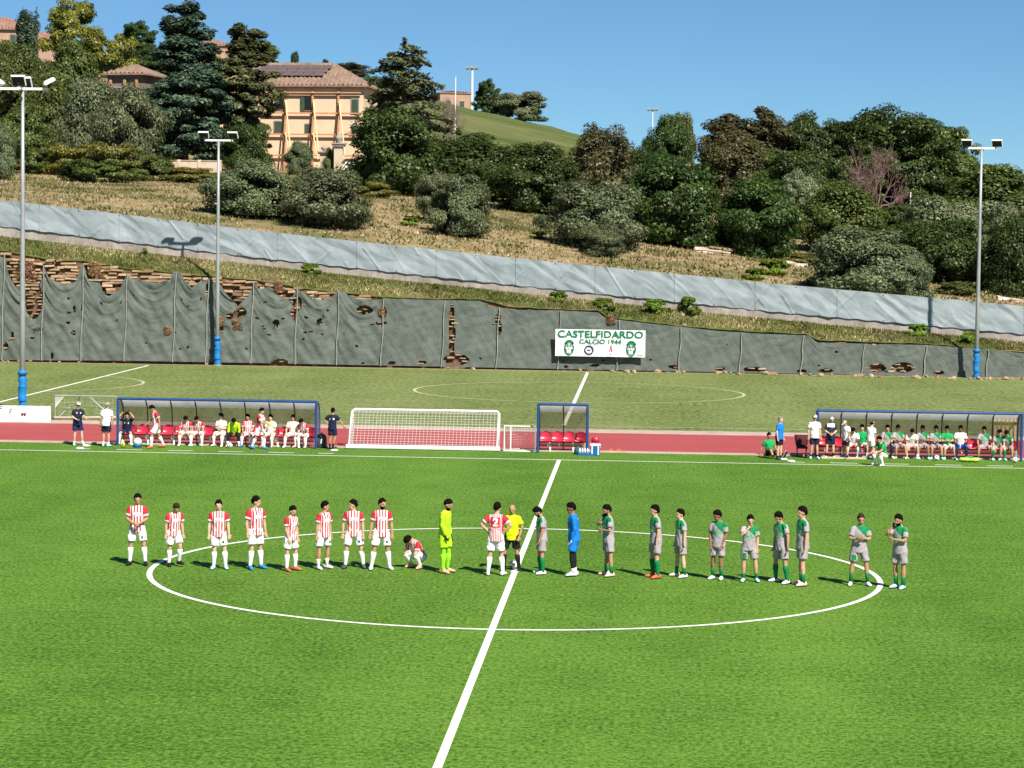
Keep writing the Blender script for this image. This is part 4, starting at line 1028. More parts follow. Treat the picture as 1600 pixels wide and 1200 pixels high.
# ================================================================== floodlight poles
def floodlight(px, py, top, heads, lb, H=None):
    q = gnd(px, py); H = 15.0 if H is None else H
    o = thing('floodlight_pole', lb, 'floodlight', q, 0, 'floodlight poles round the second pitch')
    MB().tube([(0, 0, 0), (0, 0, 5.0), (0, 0, 10.0), (0, 0, H-0.35)], [0.15, 0.125, 0.10, 0.075], 12).build('pole', 'grey_metal', o, True)
    MB().tube([(0, 0, 0), (0, 0, 0.06)], 0.30, 12).build('base_plate', 'grey_metal', o)
    b_ = MB(); secs = []
    for k in range(13):
        z = k*0.155; r_ = 0.19+0.03*math.sin(k*2.2)+(0.025 if k in (1, 5, 9) else 0)
        secs.append(((0.02*math.sin(k), 0.02*math.cos(k*1.3), z+0.01), Vector((1, 0, 0)), Vector((0, 1, 0)), r_, r_*0.95))
    pad = b_.loft(secs, 12).build('padding', 'pad_blue', o, True)
    for z in (0.45, 1.1, 1.7): MB().tube([(0, 0, z-0.03), (0, 0, z+0.03)], 0.235, 12).build('strap', 'dark_metal' if z > 1.5 else 'pad_blue', pad)
    w = 0.95 if len(heads) == 2 else 1.2
    arm = MB().bar((-w, 0, H-0.4), (w, 0, H-0.4), 0.12, 0.12).build('crossarm', 'white_metal', o)
    if len(heads) > 2: MB().bar((0, -0.75, H-0.41), (0, 0.3, H-0.41), 0.12, 0.12).build('crossarm', 'white_metal', o)
    for hx, hy, az, tilt in heads:
        R_ = Matrix.Rotation(az, 3, 'Z') @ Matrix.Rotation(tilt, 3, 'X')
        c = Vector((hx, hy, H-0.05))
        # tapered lamp housing: wide glass below, ribbed lid above
        vs = []
        for z_, sx, sy in ((-0.09, 0.31, 0.27), (0.02, 0.33, 0.29), (0.11, 0.25, 0.20)):
            for a_, b2 in ((-1, -1), (1, -1), (1, 1), (-1, 1)): vs.append(tuple(R_ @ Vector((a_*sx, b2*sy, z_))+c))
        fs = [(3, 2, 1, 0), (8, 9, 10, 11)]
        for l_ in (0, 4):
            for k in range(4): fs.append((l_+k, l_+(k+1) % 4, l_+4+(k+1) % 4, l_+4+k))
        hd = MB().add(vs, fs).build('lamp_head', 'white_metal', o)
        gl = []
        for a_, b2 in ((-1, -1), (1, -1), (1, 1), (-1, 1)): gl.append(tuple(R_ @ Vector((a_*0.29, b2*0.25, -0.102))+c))
        MB().add(gl, [(3, 2, 1, 0)]).build('lamp_glass', 'lamp_glass', hd)
        MB().bar(R_ @ Vector((0, 0.05, -0.08))+c, (hx*0.92, hy*0.9, H-0.4), 0.07, 0.05).build('bracket', 'dark_metal', o)
floodlight(35, 640, 130, [(-0.0, -0.75, 0.0, -0.9), (-1.25, 0.0, 1.2, 0.5), (1.25, 0.0, -1.2, 0.5), (0, 0.4, 3.14, 0.9)], 'tall grey floodlight pole with three lamp heads standing before the second pitch on the left', 15.6)
floodlight(339.5, 571, 212, [(-0.95, -0.1, 0.05, -0.75), (0.95, -0.1, -0.05, -0.75)], 'slim grey floodlight pole with two lamps in front of the sagging netting')
floodlight(1525, 591, 222, [(-0.95, -0.1, -0.2, -0.75), (0.95, -0.1, -0.25, -0.75)], 'slim grey floodlight pole with two lamps against the sky on the right')
def far_mast(px, top, Y, H, r_, lb, cross=True):
    x = at(px, 300, Y)[0]; zt = at(px, top, Y)[2]; z = float(hill_z(x, Y)[0]); 
    o = thing('lamp_mast', lb, 'mast', (at(px, top, Y)[0], Y, z), 0)
    MB().tube([(0, 0, -0.5), (0, 0, zt-z)], [r_, r_*0.7], 8).build('pole', 'white_metal', o)
    if cross:
        hd = MB().box((0, 0, zt-z-0.6), (2.4, 0.5, 0.18)).build('lamp_frame', 'grey_metal', o)
        for s_ in (-1, 0, 1): MB().box((s_*0.85, -0.3, zt-z-0.25), (0.6, 0.35, 0.5)).build('lamp_head', 'grey_metal', o)
far_mast(738, 103, 405, 0, 0.30, 'tall white lamp mast on the ridge beside the brick building')
far_mast(1020, 168, 460, 0, 0.16, 'distant white lamp mast on the skyline at the end of the field')
far_mast(712, 120, 300, 0, 0.10, 'thin dark mast in front of the brick building on the ridge', False)
far_mast(1423, 300, 178, 0, 0.07, 'short thin white post at the foot of the reddish bare tree', False)

# ================================================================== lettering helper
def text_mesh(s, size, mat, extr=0.0, bold=0.0, sx=1.0, shear=0.0, align='CENTER'):
    cu = bpy.data.curves.new('text', 'FONT'); cu.body = s; cu.size = size; cu.align_x = align; cu.align_y = 'CENTER'
    cu.offset = bold; cu.shear = shear; cu.resolution_u = 3; cu.fill_mode = 'FRONT'
    to = bpy.data.objects.new('text', cu); COL.objects.link(to)
    dg = bpy.context.evaluated_depsgraph_get(); me = bpy.data.meshes.new_from_object(to.evaluated_get(dg))
    bpy.data.objects.remove(to); bpy.data.curves.remove(cu)
    me.materials.clear(); me.materials.append(MATS[mat])
    for v in me.vertices: v.co.x *= sx
    return me
def lettering(name, s, size, mat, parent, x, z, y, width=None, bold=0.0, shear=0.0):
    me = text_mesh(s, size, mat, 0, bold, 1.0, shear)
    xs = [v.co.x for v in me.vertices]; k = width/(max(xs)-min(xs)) if width else 1.0
    for v in me.vertices:
        v.co = Vector((v.co.x*k, 0, v.co.y))
    me.update()
    return obj(name, me, parent, (x, y, z))
# ================================================================== club banner on the netting
tl, tr_, bl, br = (869, 513.5), (1009.5, 517), (867.5, 556), (1008.5, 558.5)
YB = 95.05
c = [at(*q, YB) for q in (tl, tr_, br, bl)]
bn = thing('club_banner', 'white club banner with green lettering fixed on the dark netting', 'banner', (c[3][0], YB, c[3][2]))
BWd = float(c[1][0]-c[0][0]); BHt = float((c[0][2]-c[3][2]+c[1][2]-c[2][2])/2); shear_ = float((c[2][2]-c[3][2])/BWd)
vs, fs = [], []
for i in range(25):
    for j in range(9):
        u, w = i/24, j/8; vs.append((u*BWd, 0.012*math.sin(u*17+w*3)+0.01*math.sin(u*31), w*BHt+u*shear_*BWd))
for i in range(24):
    for j in range(8): a = i*9+j; fs.append((a, a+9, a+10, a+1))
MB().add(vs, fs).build('banner_sheet', 'board_white', bn)
def bz(u, w): return w*BHt+u*shear_*BWd
lettering('lettering', 'CASTELFIDARDO', 0.62, 'print_green', bn, BWd*0.5, bz(0.5, 0.82), -0.05, BWd*0.95, 0.014)
lettering('lettering', 'CALCIO 1944', 0.40, 'print_green', bn, BWd*0.50, bz(0.5, 0.555), -0.05, BWd*0.47, 0.010)
def disc(b_, x, z, r0, r1, y, n=28, a0=0, a1=2*math.pi, sz=1.0):
    vs = []; fs = []
    for i in range(n+1):
        a = a0+(a1-a0)*i/n
        for q in (r0, r1): vs.append((x+q*math.cos(a), y, z+q*math.sin(a)*sz))
    for i in range(n): fs.append((2*i, 2*i+2, 2*i+3, 2*i+1))
    b_.add(vs, fs)
for u in (0.155, 0.845):
    x, z = BWd*u, bz(u, 0.33); cr = MB()
    disc(cr, x, z+0.10, 0.19, 0.34, -0.05, 20, 0.35, math.pi-0.35, 1.15)
    disc(cr, x, z-0.02, 0.27, 0.32, -0.05, 26, math.pi*0.9, math.pi*2.1, 1.5)
    for k in (-0.22, -0.11, 0.0, 0.11, 0.22): cr.add([(x+k-0.028, -0.05, z+0.02), (x+k+0.028, -0.05, z+0.02), (x+k+0.028, -0.05, z+0.26), (x+k-0.028, -0.05, z+0.26)], [(0, 1, 2, 3)])
    for k in (-0.21, 0.19): cr.add([(x+k-0.05, -0.052, z-0.36), (x+k+0.05, -0.052, z-0.36), (x+k+0.05, -0.052, z-0.08), (x+k-0.05, -0.052, z-0.08)], [(0, 1, 2, 3)])
    cr.build('crest', 'print_green', bn)
    c2_ = MB(); disc(c2_, x-0.01, z-0.33, 0.0, 0.08, -0.052, 14); disc(c2_, x, z+0.13, 0.0, 0.06, -0.054, 14); c2_.build('crest_detail', 'print_grey', bn)
    c3_ = MB(); disc(c3_, x, z-0.04, 0.0, 0.07, -0.054, 12); c3_.build('crest_dot', 'print_pale', bn)
rg = MB(); x, z = BWd*0.375, bz(0.375, 0.24); disc(rg, x, z, 0.22, 0.31, -0.05); disc(rg, x, z, 0.0, 0.035, -0.05, 12)
rg.add([(x-0.12, -0.05, z-0.03), (x+0.12, -0.05, z-0.03), (x+0.12, -0.05, z+0.03), (x-0.12, -0.05, z+0.03)], [(0, 1, 2, 3)]); rg.build('round_emblem', 'print_navy', bn)
x, z = BWd*0.62, bz(0.62, 0.27); rd = MB()
disc(rd, x, z+0.20, 0.0, 0.07, -0.05, 14); rd.add([(x-0.13, -0.05, z-0.12), (x-0.05, -0.05, z-0.12), (x+0.03, -0.05, z+0.14), (x-0.03, -0.05, z+0.14)], [(0, 1, 2, 3)])
rd.add([(x+0.05, -0.051, z-0.12), (x+0.13, -0.051, z-0.12), (x+0.035, -0.051, z+0.14), (x-0.02, -0.051, z+0.14)], [(0, 1, 2, 3)]); rd.build('red_emblem', 'print_red', bn)
rd = MB(); disc(rd, x, z-0.20, 0.05, 0.10, -0.05, 16, math.pi, 2*math.pi); rd.add([(x-0.25, -0.05, z-0.42), (x+0.25, -0.05, z-0.42), (x+0.25, -0.05, z-0.40), (x-0.25, -0.05, z-0.40)], [(0, 1, 2, 3)]); rd.build('faint_line', 'print_pale', bn)
for u in (0.055, 0.94):
    x, z = BWd*u, bz(u, 0.085); q = MB(); q.add([(x-0.22, -0.05, z-0.02), (x+0.22, -0.05, z-0.02), (x+0.22, -0.05, z+0.02), (x-0.22, -0.05, z+0.02)], [(0, 1, 2, 3)]); q.build('small_print', 'print_grey', bn)

# ================================================================== dugouts
YF, YK = 34.25, 35.30
def dugout(name, lb, xa, xb, nb, nseat, tan_last=False, seat_off=0.0, H=1.86):
    o = thing(name, lb, 'dugout', (0, YF, 0), 0, 'blue-framed team shelters along the track'); D = YK-YF
    prof = [(0.0, H), (0.35, H-0.03), (0.70, H-0.14), (0.92, H-0.36), (1.02, H-0.75), (1.05, 0.20)]
    for x in (xa, xb):                                       # end frames
        MB().tube([(x, 0, 0), (x, 0, H-0.1), (x, 0.02, H)], 0.052, 10).build('front_post', 'blue_paint', o)
        MB().tube([(x, q[0], q[1]) for q in prof]+[(x, 1.05, 0.0)], 0.035, 8).build('end_rib', 'blue_paint', o)
    MB().tube([(xa, 0, H), (xb, 0, H)], 0.058, 10).build('top_bar', 'blue_paint', o)
    MB().tube([(xa, 1.05, 0.2), (xb, 1.05, 0.2)], 0.03, 8).build('rear_bar', 'grey_metal', o)
    xs = [xa+(xb-xa)*k/nb for k in range(nb+1)]
    for x in xs[1:-1]: MB().tube([(x, q[0], q[1]) for q in prof]+[(x, 1.05, 0.0)], 0.022, 6).build('rib', 'dark_rib', o)
    for k in range(nb):
        x0, x1 = xs[k]+0.02, xs[k+1]-0.02
        vs = []
        for q in prof[:4]: vs += [(x0, q[0]+0.01, q[1]), (x1, q[0]+0.01, q[1])]
        MB().add(vs, [(0, 1, 3, 2), (2, 3, 5, 4), (4, 5, 7, 6)]).build('roof_panel', 'glaze_roof', o, True)
        vs = []
        for q in prof[3:]: vs += [(x0, q[0]+0.01, q[1]-0.01), (x1, q[0]+0.01, q[1]-0.01)]
        MB().add(vs, [(0, 1, 3, 2), (2, 3, 5, 4)]).build('back_panel', 'glaze_tan' if tan_last and k == nb-1 else 'glaze_smoke', o, True)
        if tan_last and k == nb-1:
            for t in range(6): MB().box((x0+0.08+t*(x1-x0-0.16)/5, 0.98, 0.95), (0.09, 0.02, 1.45)).build('slat', 'timber_pale', o)
    for x in (xa, xb):                                       # end windows
        MB().add([(x, 0.05, 0.2), (x, 1.03, 0.2), (x, 1.0, H-0.75), (x, 0.90, H-0.36), (x, 0.68, H-0.14), (x, 0.05, H-0.05)], [(0, 1, 2, 3, 4, 5)]).build('end_panel', 'glaze_smoke', o)
    MB().bar((xa+0.05, 0.62, 0.40), (xb-0.05, 0.62, 0.40), 0.06, 0.06).build('bench_rail', 'dark_rib', o)
    w = (xb-xa-0.1)/nseat
    for k in range(nseat):
        seat_part(o, xa+0.05+w*(k+0.5), 0.62, 0.43, min(0.43, w*0.93))
    for k in range(0, nseat+1, 2):
        MB().box((min(xb-0.1, xa+0.05+w*k+ (w*0.9 if nseat < 6 else 0.0)), 0.62, 0.19), (0.07, 0.07, 0.38)).build('bench_leg', 'white_metal', o)
    return o
SEAT = None
def seat_mesh():
    b_ = MB(); n = 9; vs = []; fs = []
    prof = [(-0.22, 0.0), (-0.20, 0.035), (-0.05, 0.015), (0.10, 0.012), (0.17, 0.05), (0.20, 0.16), (0.22, 0.29), (0.225, 0.35), (0.215, 0.37)]
    for j, (y, z) in enumerate(prof):
        for i in range(n):
            u = -1+2*i/(n-1); hw = 0.5*(1.0 if j < 5 else (0.97 if j < 7 else 0.80-0.1*(j-7)))
            vs.append((u*hw, y-0.05*u*u*(1 if j > 4 else 0), z+0.045*u*u*(1 if 0 < j < 6 else 0)-(0.05*u*u if j > 6 else 0)))
    for j in range(len(prof)-1):
        for i in range(n-1): a = j*n+i; fs.append((a, a+1, a+n+1, a+n))
    m0 = len(vs); vs += [(x, y+0.015, z-0.02) for x, y, z in vs[:]]
    fs += [tuple(q+m0 for q in f[::-1]) for f in fs[:]]
    for i in range(n-1):
        fs.append((i+1, i, m0+i, m0+i+1)); e = (len(prof)-1)*n; fs.append((e+i, e+i+1, m0+e+i+1, m0+e+i))
    return b_.add(vs, fs).mesh('seat', 'seat_red', True)
SEATM = seat_mesh()
def seat_part(o, x, y, z, w):
    c_ = obj('seat', SEATM, o, (x, y, z)); c_.scale = (w, 1, 1)
    return c_
XL0, XL1 = gnd(183, 696)[0], gnd(494, 701)[0]
XC0, XC1 = gnd(841, 706)[0], gnd(917, 709)[0]
XR0, XR1 = gnd(1277, 716)[0], gnd(1597, 722)[0]
dugout('team_dugout', 'long blue-framed dugout on the left full of red and white players', XL0, XL1, 8, 15)
dugout('team_dugout', 'small blue-framed officials shelter with four empty red seats by the halfway line', XC0, XC1, 2, 4, H=1.92)
dugout('team_dugout', 'long blue-framed dugout on the right full of green and grey players', XR0, XR1, 8, 16, True)

# ================================================================== goals
def net_strands(b_, quad, nu, nv, r_=0.006, sag=0.0, sagdir=(0, 0, -1)):
    """net between four corners (a,b top edge, c,d bottom edge)"""
    A, B, C, D = [Vector(q) for q in quad]; sd = Vector(sagdir)
    def P(u, w):
        p_ = A.lerp(B, u).lerp(D.lerp(C, u), w); return p_+sd*(sag*4*w*(1-w)*(0.7+0.3*math.sin(u*9)))
    for i in range(nu+1): b_.tube([P(i/nu, k/6) for k in range(7)], r_, 3, False)
    for j in range(nv+1): b_.tube([P(k/10, j/nv) for k in range(11)], r_, 3, False)
a0 = gnd(540, 701); a1 = gnd(780, 706.5)
gx0, gx1 = float(a0[0]), float(a1[0]); GYb = 34.55; GYf = 35.85; Hh = float(at(660, 641, 35.85)[2])
gt = thing('training_goal', 'white portable training goal with net standing backwards beside the left dugout', 'goal', (0, 0, 0))
MB().box(((gx0+gx1)/2, GYb, 0.10), (gx1-gx0, 0.17, 0.16)).build('base_bar', 'white_metal', gt, False, 0.03)
MB().tube([(gx0+0.12, GYf, 0), (gx0+0.12, GYf, Hh-0.08), (gx0+0.20, GYf, Hh), (gx1-0.20, GYf, Hh), (gx1-0.12, GYf, Hh-0.08), (gx1-0.12, GYf, 0)], 0.05, 10).build('goal_frame', 'white_metal', gt, True)
for x in (gx0+0.12, gx1-0.12):
    MB().tube([(x, GYf, Hh-0.02), (x, GYf-0.42, Hh-0.10), (x, GYf-0.75, Hh*0.62), (x, GYb, 0.16)], 0.025, 8).build('net_support', 'white_metal', gt, True)
    MB().tube([(x, GYf, 0.05), (x, GYb, 0.08)], 0.04, 8).build('side_bar', 'white_metal', gt)
nb_ = MB()
net_strands(nb_, [(gx0+0.12, GYf-0.40, Hh-0.10), (gx1-0.12, GYf-0.40, Hh-0.10), (gx1-0.12, GYb+0.05, 0.12), (gx0+0.12, GYb+0.05, 0.12)], 40, 13, 0.0062, 0.06, (0, 1, -0.2))
net_strands(nb_, [(gx0+0.12, GYf, Hh), (gx1-0.12, GYf, Hh), (gx1-0.12, GYf-0.40, Hh-0.10), (gx0+0.12, GYf-0.40, Hh-0.10)], 40, 3, 0.0062, 0.03)
for x in (gx0+0.12, gx1-0.12): net_strands(nb_, [(x, GYf, Hh), (x, GYf-0.40, Hh-0.1), (x, GYb, 0.1), (x, GYf, 0.1)], 6, 12, 0.0062)
nb_.build('net', 'net_cord', gt)
s0 = gnd(787, 706); s1 = gnd(836, 706)
sg = thing('small_goal', 'small white frame with net between the training goal and the officials shelter', 'goal', (0, 0, 0))
xa, xb, yb, hh = float(s0[0]), float(s1[0]), 34.7, 1.0
MB().tube([(xa, yb, 0), (xa, yb, hh), (xb, yb, hh), (xb, yb, 0), (xa, yb, 0.02)], 0.035, 8).build('goal_frame', 'white_metal', sg)
MB().tube([(xa+0.25, yb, 0), (xa+0.25, yb, hh)], 0.03, 8).build('upright', 'white_metal', sg)
MB().tube([(xa, yb, hh), (xa, yb+0.7, 0.05), (xb, yb+0.7, 0.05), (xb, yb, hh)], 0.025, 8).build('rear_frame', 'white_metal', sg)
n2 = MB(); net_strands(n2, [(xa, yb, hh), (xb, yb, hh), (xb, yb+0.7, 0.05), (xa, yb+0.7, 0.05)], 10, 9, 0.008, 0.05); n2.build('net', 'net_cord', sg)
fg = thing('portable_goal', 'thin pale portable goal frame behind the man with outstretched arm', 'goal', (0, 0, 0))
f0 = at(86, 659, 46.8); f1 = at(182, 661, 46.8); x0, x1 = float(f0[0]), float(f1[0]); hh = 1.10
MB().tube([(x0, 46.8, 0), (x0, 46.8, hh), (x1, 46.8, hh), (x1, 46.8, 0)], 0.035, 8).build('goal_frame', 'grey_metal', fg)
MB().tube([(x0+0.1, 46.8, 0.06), (x0+0.55, 47.6, 0.62), (x0+0.9, 47.6, 0.05)], 0.03, 6).build('brace', 'rope_pale', fg)
MB().tube([(x0+1.1, 46.85, hh), (x0+0.75, 47.5, 0.05)], 0.03, 6).build('brace', 'rope_pale', fg)
MB().tube([(x0+1.5, 46.85, hh), (x0+2.2, 47.5, 0.30)], 0.03, 6).build('brace', 'white_metal', fg)
MB().tube([(x0, 46.7, 0.10), (x1, 46.7, 0.16)], 0.06, 8).build('base_bar', 'kerb_stone', fg)
n3 = MB(); net_strands(n3, [(x0, 46.8, hh), (x1, 46.8, hh), (x1, 47.7, 0.05), (x0, 47.7, 0.05)], 14, 6, 0.004, 0.25); net_strands(n3, [(x0+0.02, 46.8, hh-0.02), (x0+0.42, 46.8, hh-0.02), (x0+0.06, 46.8, hh-0.50), (x0+0.02, 46.8, hh-0.55)], 9, 9, 0.007); n3.build('net', 'net_cord', fg)
# advertising board
b0 = at(-40, 660, 45.1); b1 = at(79, 661, 45.1)
ab = thing('advertising_board', 'white advertising board on the far edge of the track at the left picture edge', 'board', (0, 45.1, 0))
xa, xb = float(b0[0]), float(b1[0]); hb = 0.70; zb = 0.03
MB().box(((xa+xb)/2, 0, zb+hb/2), (xb-xa, 0.04, hb)).build('panel', 'board_white', ab)
for x in (xb-0.06, xa+0.3): MB().bar((x, 0.03, zb+hb), (x, 0.35, 0.03), 0.04, 0.04).build('prop', 'grey_metal', ab)
px_ = lambda px: float(at(px, 648, 45.07)[0])
lettering('lettering', 'F', 0.36, 'print_dark', ab, px_(15), zb+0.40, -0.03, 0.16, 0.004, 0.35)
lettering('lettering', 'u i', 0.20, 'print_pale', ab, px_(23), zb+0.31, -0.03, 0.26)
lettering('lettering', 'M', 0.22, 'print_dark', ab, px_(36), zb+0.31, -0.03, 0.26, 0.008, 0.2)
lettering('lettering', '— — ———', 0.10, 'print_pale', ab, px_(62), zb+0.20, -0.03, 0.75)
lettering('lettering', 'F', 0.30, 'print_dark', ab, px_(-1), zb+0.55, -0.03, 0.20, 0.006)

# ================================================================== small kit along the touchline
ball_mats = ['board_white', 'print_dark']
def ball(px, py, lb, r_=0.11):
    q = gnd(px, py); b_ = MB(); bm = bmesh.new(); bmesh.ops.create_icosphere(bm, subdivisions=3, radius=r_)
    me = bpy.data.meshes.new('football'); bm.to_mesh(me); bm.free()
    for k in ball_mats: me.materials.append(MATS[k])
    ico = [Vector(v).normalized() for v in ((0, 1, 1.618), (0, -1, 1.618), (0, 1, -1.618), (0, -1, -1.618), (1, 1.618, 0), (-1, 1.618, 0), (1, -1.618, 0), (-1, -1.618, 0), (1.618, 0, 1), (-1.618, 0, 1), (1.618, 0, -1), (-1.618, 0, -1))]
    for p_ in me.polygons:
        p_.material_index = 1 if max(Vector(p_.center).normalized().dot(v) for v in ico) > 0.955 else 0; p_.use_smooth = True
    o = obj('football', me, None, (q[0], q[1], r_)); o.rotation_euler = (0.4, 0.3, px)
    return tag(o, lb, 'ball', 'footballs')
ball(803, 889, 'white football on the centre spot at the referee\'s feet', 0.115)
ball(1463.5, 720, 'white football under the right dugout bench among the feet')
ball(1586, 723, 'white football at the far right end of the right dugout')
ball(359, 700, 'pale football on the grass before the player in lime')
simple('cone_yellow', (0.62, 0.50, 0.04), 0.5); simple('plastic_blue', (0.008, 0.12, 0.34), 0.4); simple('plastic_white', (0.78, 0.79, 0.80), 0.4, 0.05)
simple('bag_black', (0.020, 0.020, 0.024), 0.7, 0.3); simple('bag_teal', (0.02, 0.11, 0.13), 0.7, 0.3); simple('cone_orange', (0.55, 0.09, 0.03), 0.5); simple('bag_green', (0.03, 0.26, 0.07), 0.7, 0.2); simple('bag_lime', (0.38, 0.55, 0.08), 0.7, 0.2)
simple('bag_grey', (0.06, 0.068, 0.08), 0.7, 0.2); simple('wood_pale', (0.50, 0.42, 0.27), 0.8, 0.2); simple('cloth_darkred', (0.07, 0.012, 0.02), 0.8, 0.3)
VX, VY, VZ = Vector((1, 0, 0)), Vector((0, 1, 0)), Vector((0, 0, 1))
def lathe(name, prof, mat, parent=None, n=14, loc=None):
    o = MB().loft([((0, 0, z), VX, VY, r_, r_) for z, r_ in prof], n).build(name, mat, parent, True)
    if loc is not None: o.location = loc
    return o
q = gnd(193, 700); o = lathe('sports_bottle', [(0, 0.035), (0.16, 0.036), (0.19, 0.025), (0.21, 0.028), (0.26, 0.012)], 'cone_yellow', None, 10, (q[0], q[1], 0)); o.scale = (1.5, 1.5, 1.2); tag(o, 'yellow sports bottle between the feet of the navy seated person', 'bottle')
q = gnd(215, 699); w_ = thing('drinks_cooler', 'white domed drinks cooler with blue base before an empty red seat', 'cooler', q)
lathe('base', [(0, 0.17), (0.10, 0.18), (0.13, 0.17)], 'plastic_blue', w_); lathe('tub', [(0.125, 0.165), (0.26, 0.165), (0.34, 0.12), (0.38, 0.03)], 'plastic_white', w_)
q = gnd(502.5, 699.5); bgk = thing('backpack', 'dark grey backpack with white mark right of the left dugout', 'bag', q)
MB().loft([((0, 0, z), VX, VY, a, b_) for z, a, b_ in ((0.0, 0.19, 0.12), (0.08, 0.21, 0.14), (0.40, 0.20, 0.13), (0.52, 0.15, 0.09), (0.56, 0.05, 0.04))], 12).build('body', 'bag_grey', bgk, True)
MB().tube([(-0.06, -0.02, 0.54), (0, -0.02, 0.62), (0.06, -0.02, 0.54)], 0.015, 6).build('handle', 'bag_black', bgk)
MB().add([(-0.03, -0.142, 0.18), (0.03, -0.142, 0.18), (0.05, -0.138, 0.40), (0.0, -0.138, 0.40)], [(0, 1, 2, 3)]).build('printed_mark', 'plastic_white', bgk)
q = gnd(930, 711.5); cl = thing('cool_box', 'blue and white cool box by the right post of the officials shelter', 'cool box', q)
MB().box((0, 0, 0.19), (0.36, 0.30, 0.38)).build('box', 'plastic_blue', cl, False, 0.02); MB().box((0, 0, 0.41), (0.40, 0.34, 0.07)).build('lid', 'plastic_white', cl, False, 0.015)
for x in (-0.12, 0.12): MB().box((x, -0.155, 0.20), (0.05, 0.02, 0.34)).build('stripe', 'plastic_white', cl)
MB().tube([(-0.19, 0, 0.30), (-0.21, -0.05, 0.44), (0.21, -0.05, 0.44), (0.19, 0, 0.30)], 0.015, 6).build('handle', 'plastic_white', cl)
q = gnd(930, 709); rb = MB().loft([((0, 0, z), VX, VY, a, a*0.6) for z, a in ((0, 0.15), (0.08, 0.17), (0.18, 0.12), (0.22, 0.05))], 10).build('folded_bib', 'seat_red', None, True); rb.location = (q[0], q[1]+0.12, 0.452); tag(rb, 'red folded bib lying on the blue and white cool box', 'clothing')
q = gnd(916, 711.5); tb = thing('drinks_crate', 'low white and blue crate of bottles beside the cool box', 'crate', q)
MB().box((0, 0, 0.04), (0.62, 0.26, 0.08)).build('tray', 'plastic_blue', tb)
for k in range(6): lathe('bottle', [(0.08, 0.04), (0.22, 0.04), (0.25, 0.02), (0.28, 0.02)], 'plastic_white', tb, 8, (-0.25+0.1*k, 0, 0))
q = gnd(903, 710); tg = MB().loft([((0, 0, z), VX, VY, a, b_) for z, a, b_ in ((0, 0.14, 0.12), (0.12, 0.17, 0.14), (0.26, 0.12, 0.10), (0.32, 0.03, 0.03))], 12).build('kit_bag', 'bag_teal', None, True); tg.location = (q[0], q[1], 0); tag(tg, 'dark teal kit bag under the officials shelter seats', 'bag')
for px, lb in ((954, 'orange marker cone right of the cool box'), (966, 'second orange marker cone further right of the cool box')):
    q = gnd(px, 705); o = lathe('marker_cone', [(0, 0.16), (0.02, 0.16), (0.03, 0.11), (0.10, 0.05), (0.10, 0.02)], 'cone_orange', None, 14, (q[0], q[1], 0)); tag(o, lb, 'cone', 'orange marker cones')
for px, py, lb in ((125, 701, 'flat white marker disc on the turf near the man in navy'), (135, 697, 'second flat white marker disc near the man in navy'), (522, 704, 'flat white marker disc right of the left dugout by the navy person'), (1236, 721, 'flat white marker disc in front of the person in blue'), (1224, 718, 'flat pale marker disc behind the other disc by the person in blue')):
    q = gnd(px, py); o = lathe('marker_disc', [(0.0, 0.17), (0.015, 0.17), (0.05, 0.09), (0.05, 0.03)], 'plastic_white', None, 16, (q[0], q[1], 0.006)); tag(o, lb, 'marker', 'white marker discs')
q = gnd(1515, 722); gb = thing('kit_bag', 'green and lime kit bag on the turf in front of the empty red seat', 'bag', q)
MB().loft([((x, 0, 0.095), VY, VZ, a*1.1, a*0.7) for x, a in ((-0.42, 0.04), (-0.34, 0.11), (-0.1, 0.13), (0.05, 0.10), (0.25, 0.13), (0.38, 0.05))], 12).build('body', 'bag_lime', gb, True)
MB().loft([((x, 0.02, 0.14), VY, VZ, a*0.9, a*0.8) for x, a in ((-0.20, 0.04), (-0.15, 0.10), (0.10, 0.11), (0.16, 0.04))], 12).build('flap', 'bag_green', gb, True)
q = gnd(1316, 717); db = thing('duckboard', 'pale wooden duckboard on the turf under the standing coaches of the right dugout', 'board', (q[0], 34.0, 0))
for k in range(3): MB().box((0.05, -0.16+k*0.16, 0.035), (1.75, 0.13, 0.05)).build('plank', 'wood_pale', db)
q = gnd(1254, 716); fc = thing('folding_chair', 'dark folding chair draped with dark red cloth left of the right dugout', 'chair', (q[0], 34.6, 0))
MB().loft([((0, 0.1, z), VX, VY, a, b_) for z, a, b_ in ((0.34, 0.16, 0.14), (0.42, 0.22, 0.18), (0.70, 0.27, 0.10), (0.86, 0.29, 0.05))], 10).build('cloth', 'cloth_darkred', fc, True)
MB().box((0.02, 0, 0.36), (0.42, 0.36, 0.06)).build('seat', 'bag_black', fc)
for sx in (-1, 1):
    for sy in (-1, 1): MB().bar((sx*0.18, sy*0.16, 0.36), (sx*0.17, -sy*0.12, 0.0), 0.035, 0.035).build('leg', 'bag_black', fc)
for px, py, lb in ((536, 700, None),): pass
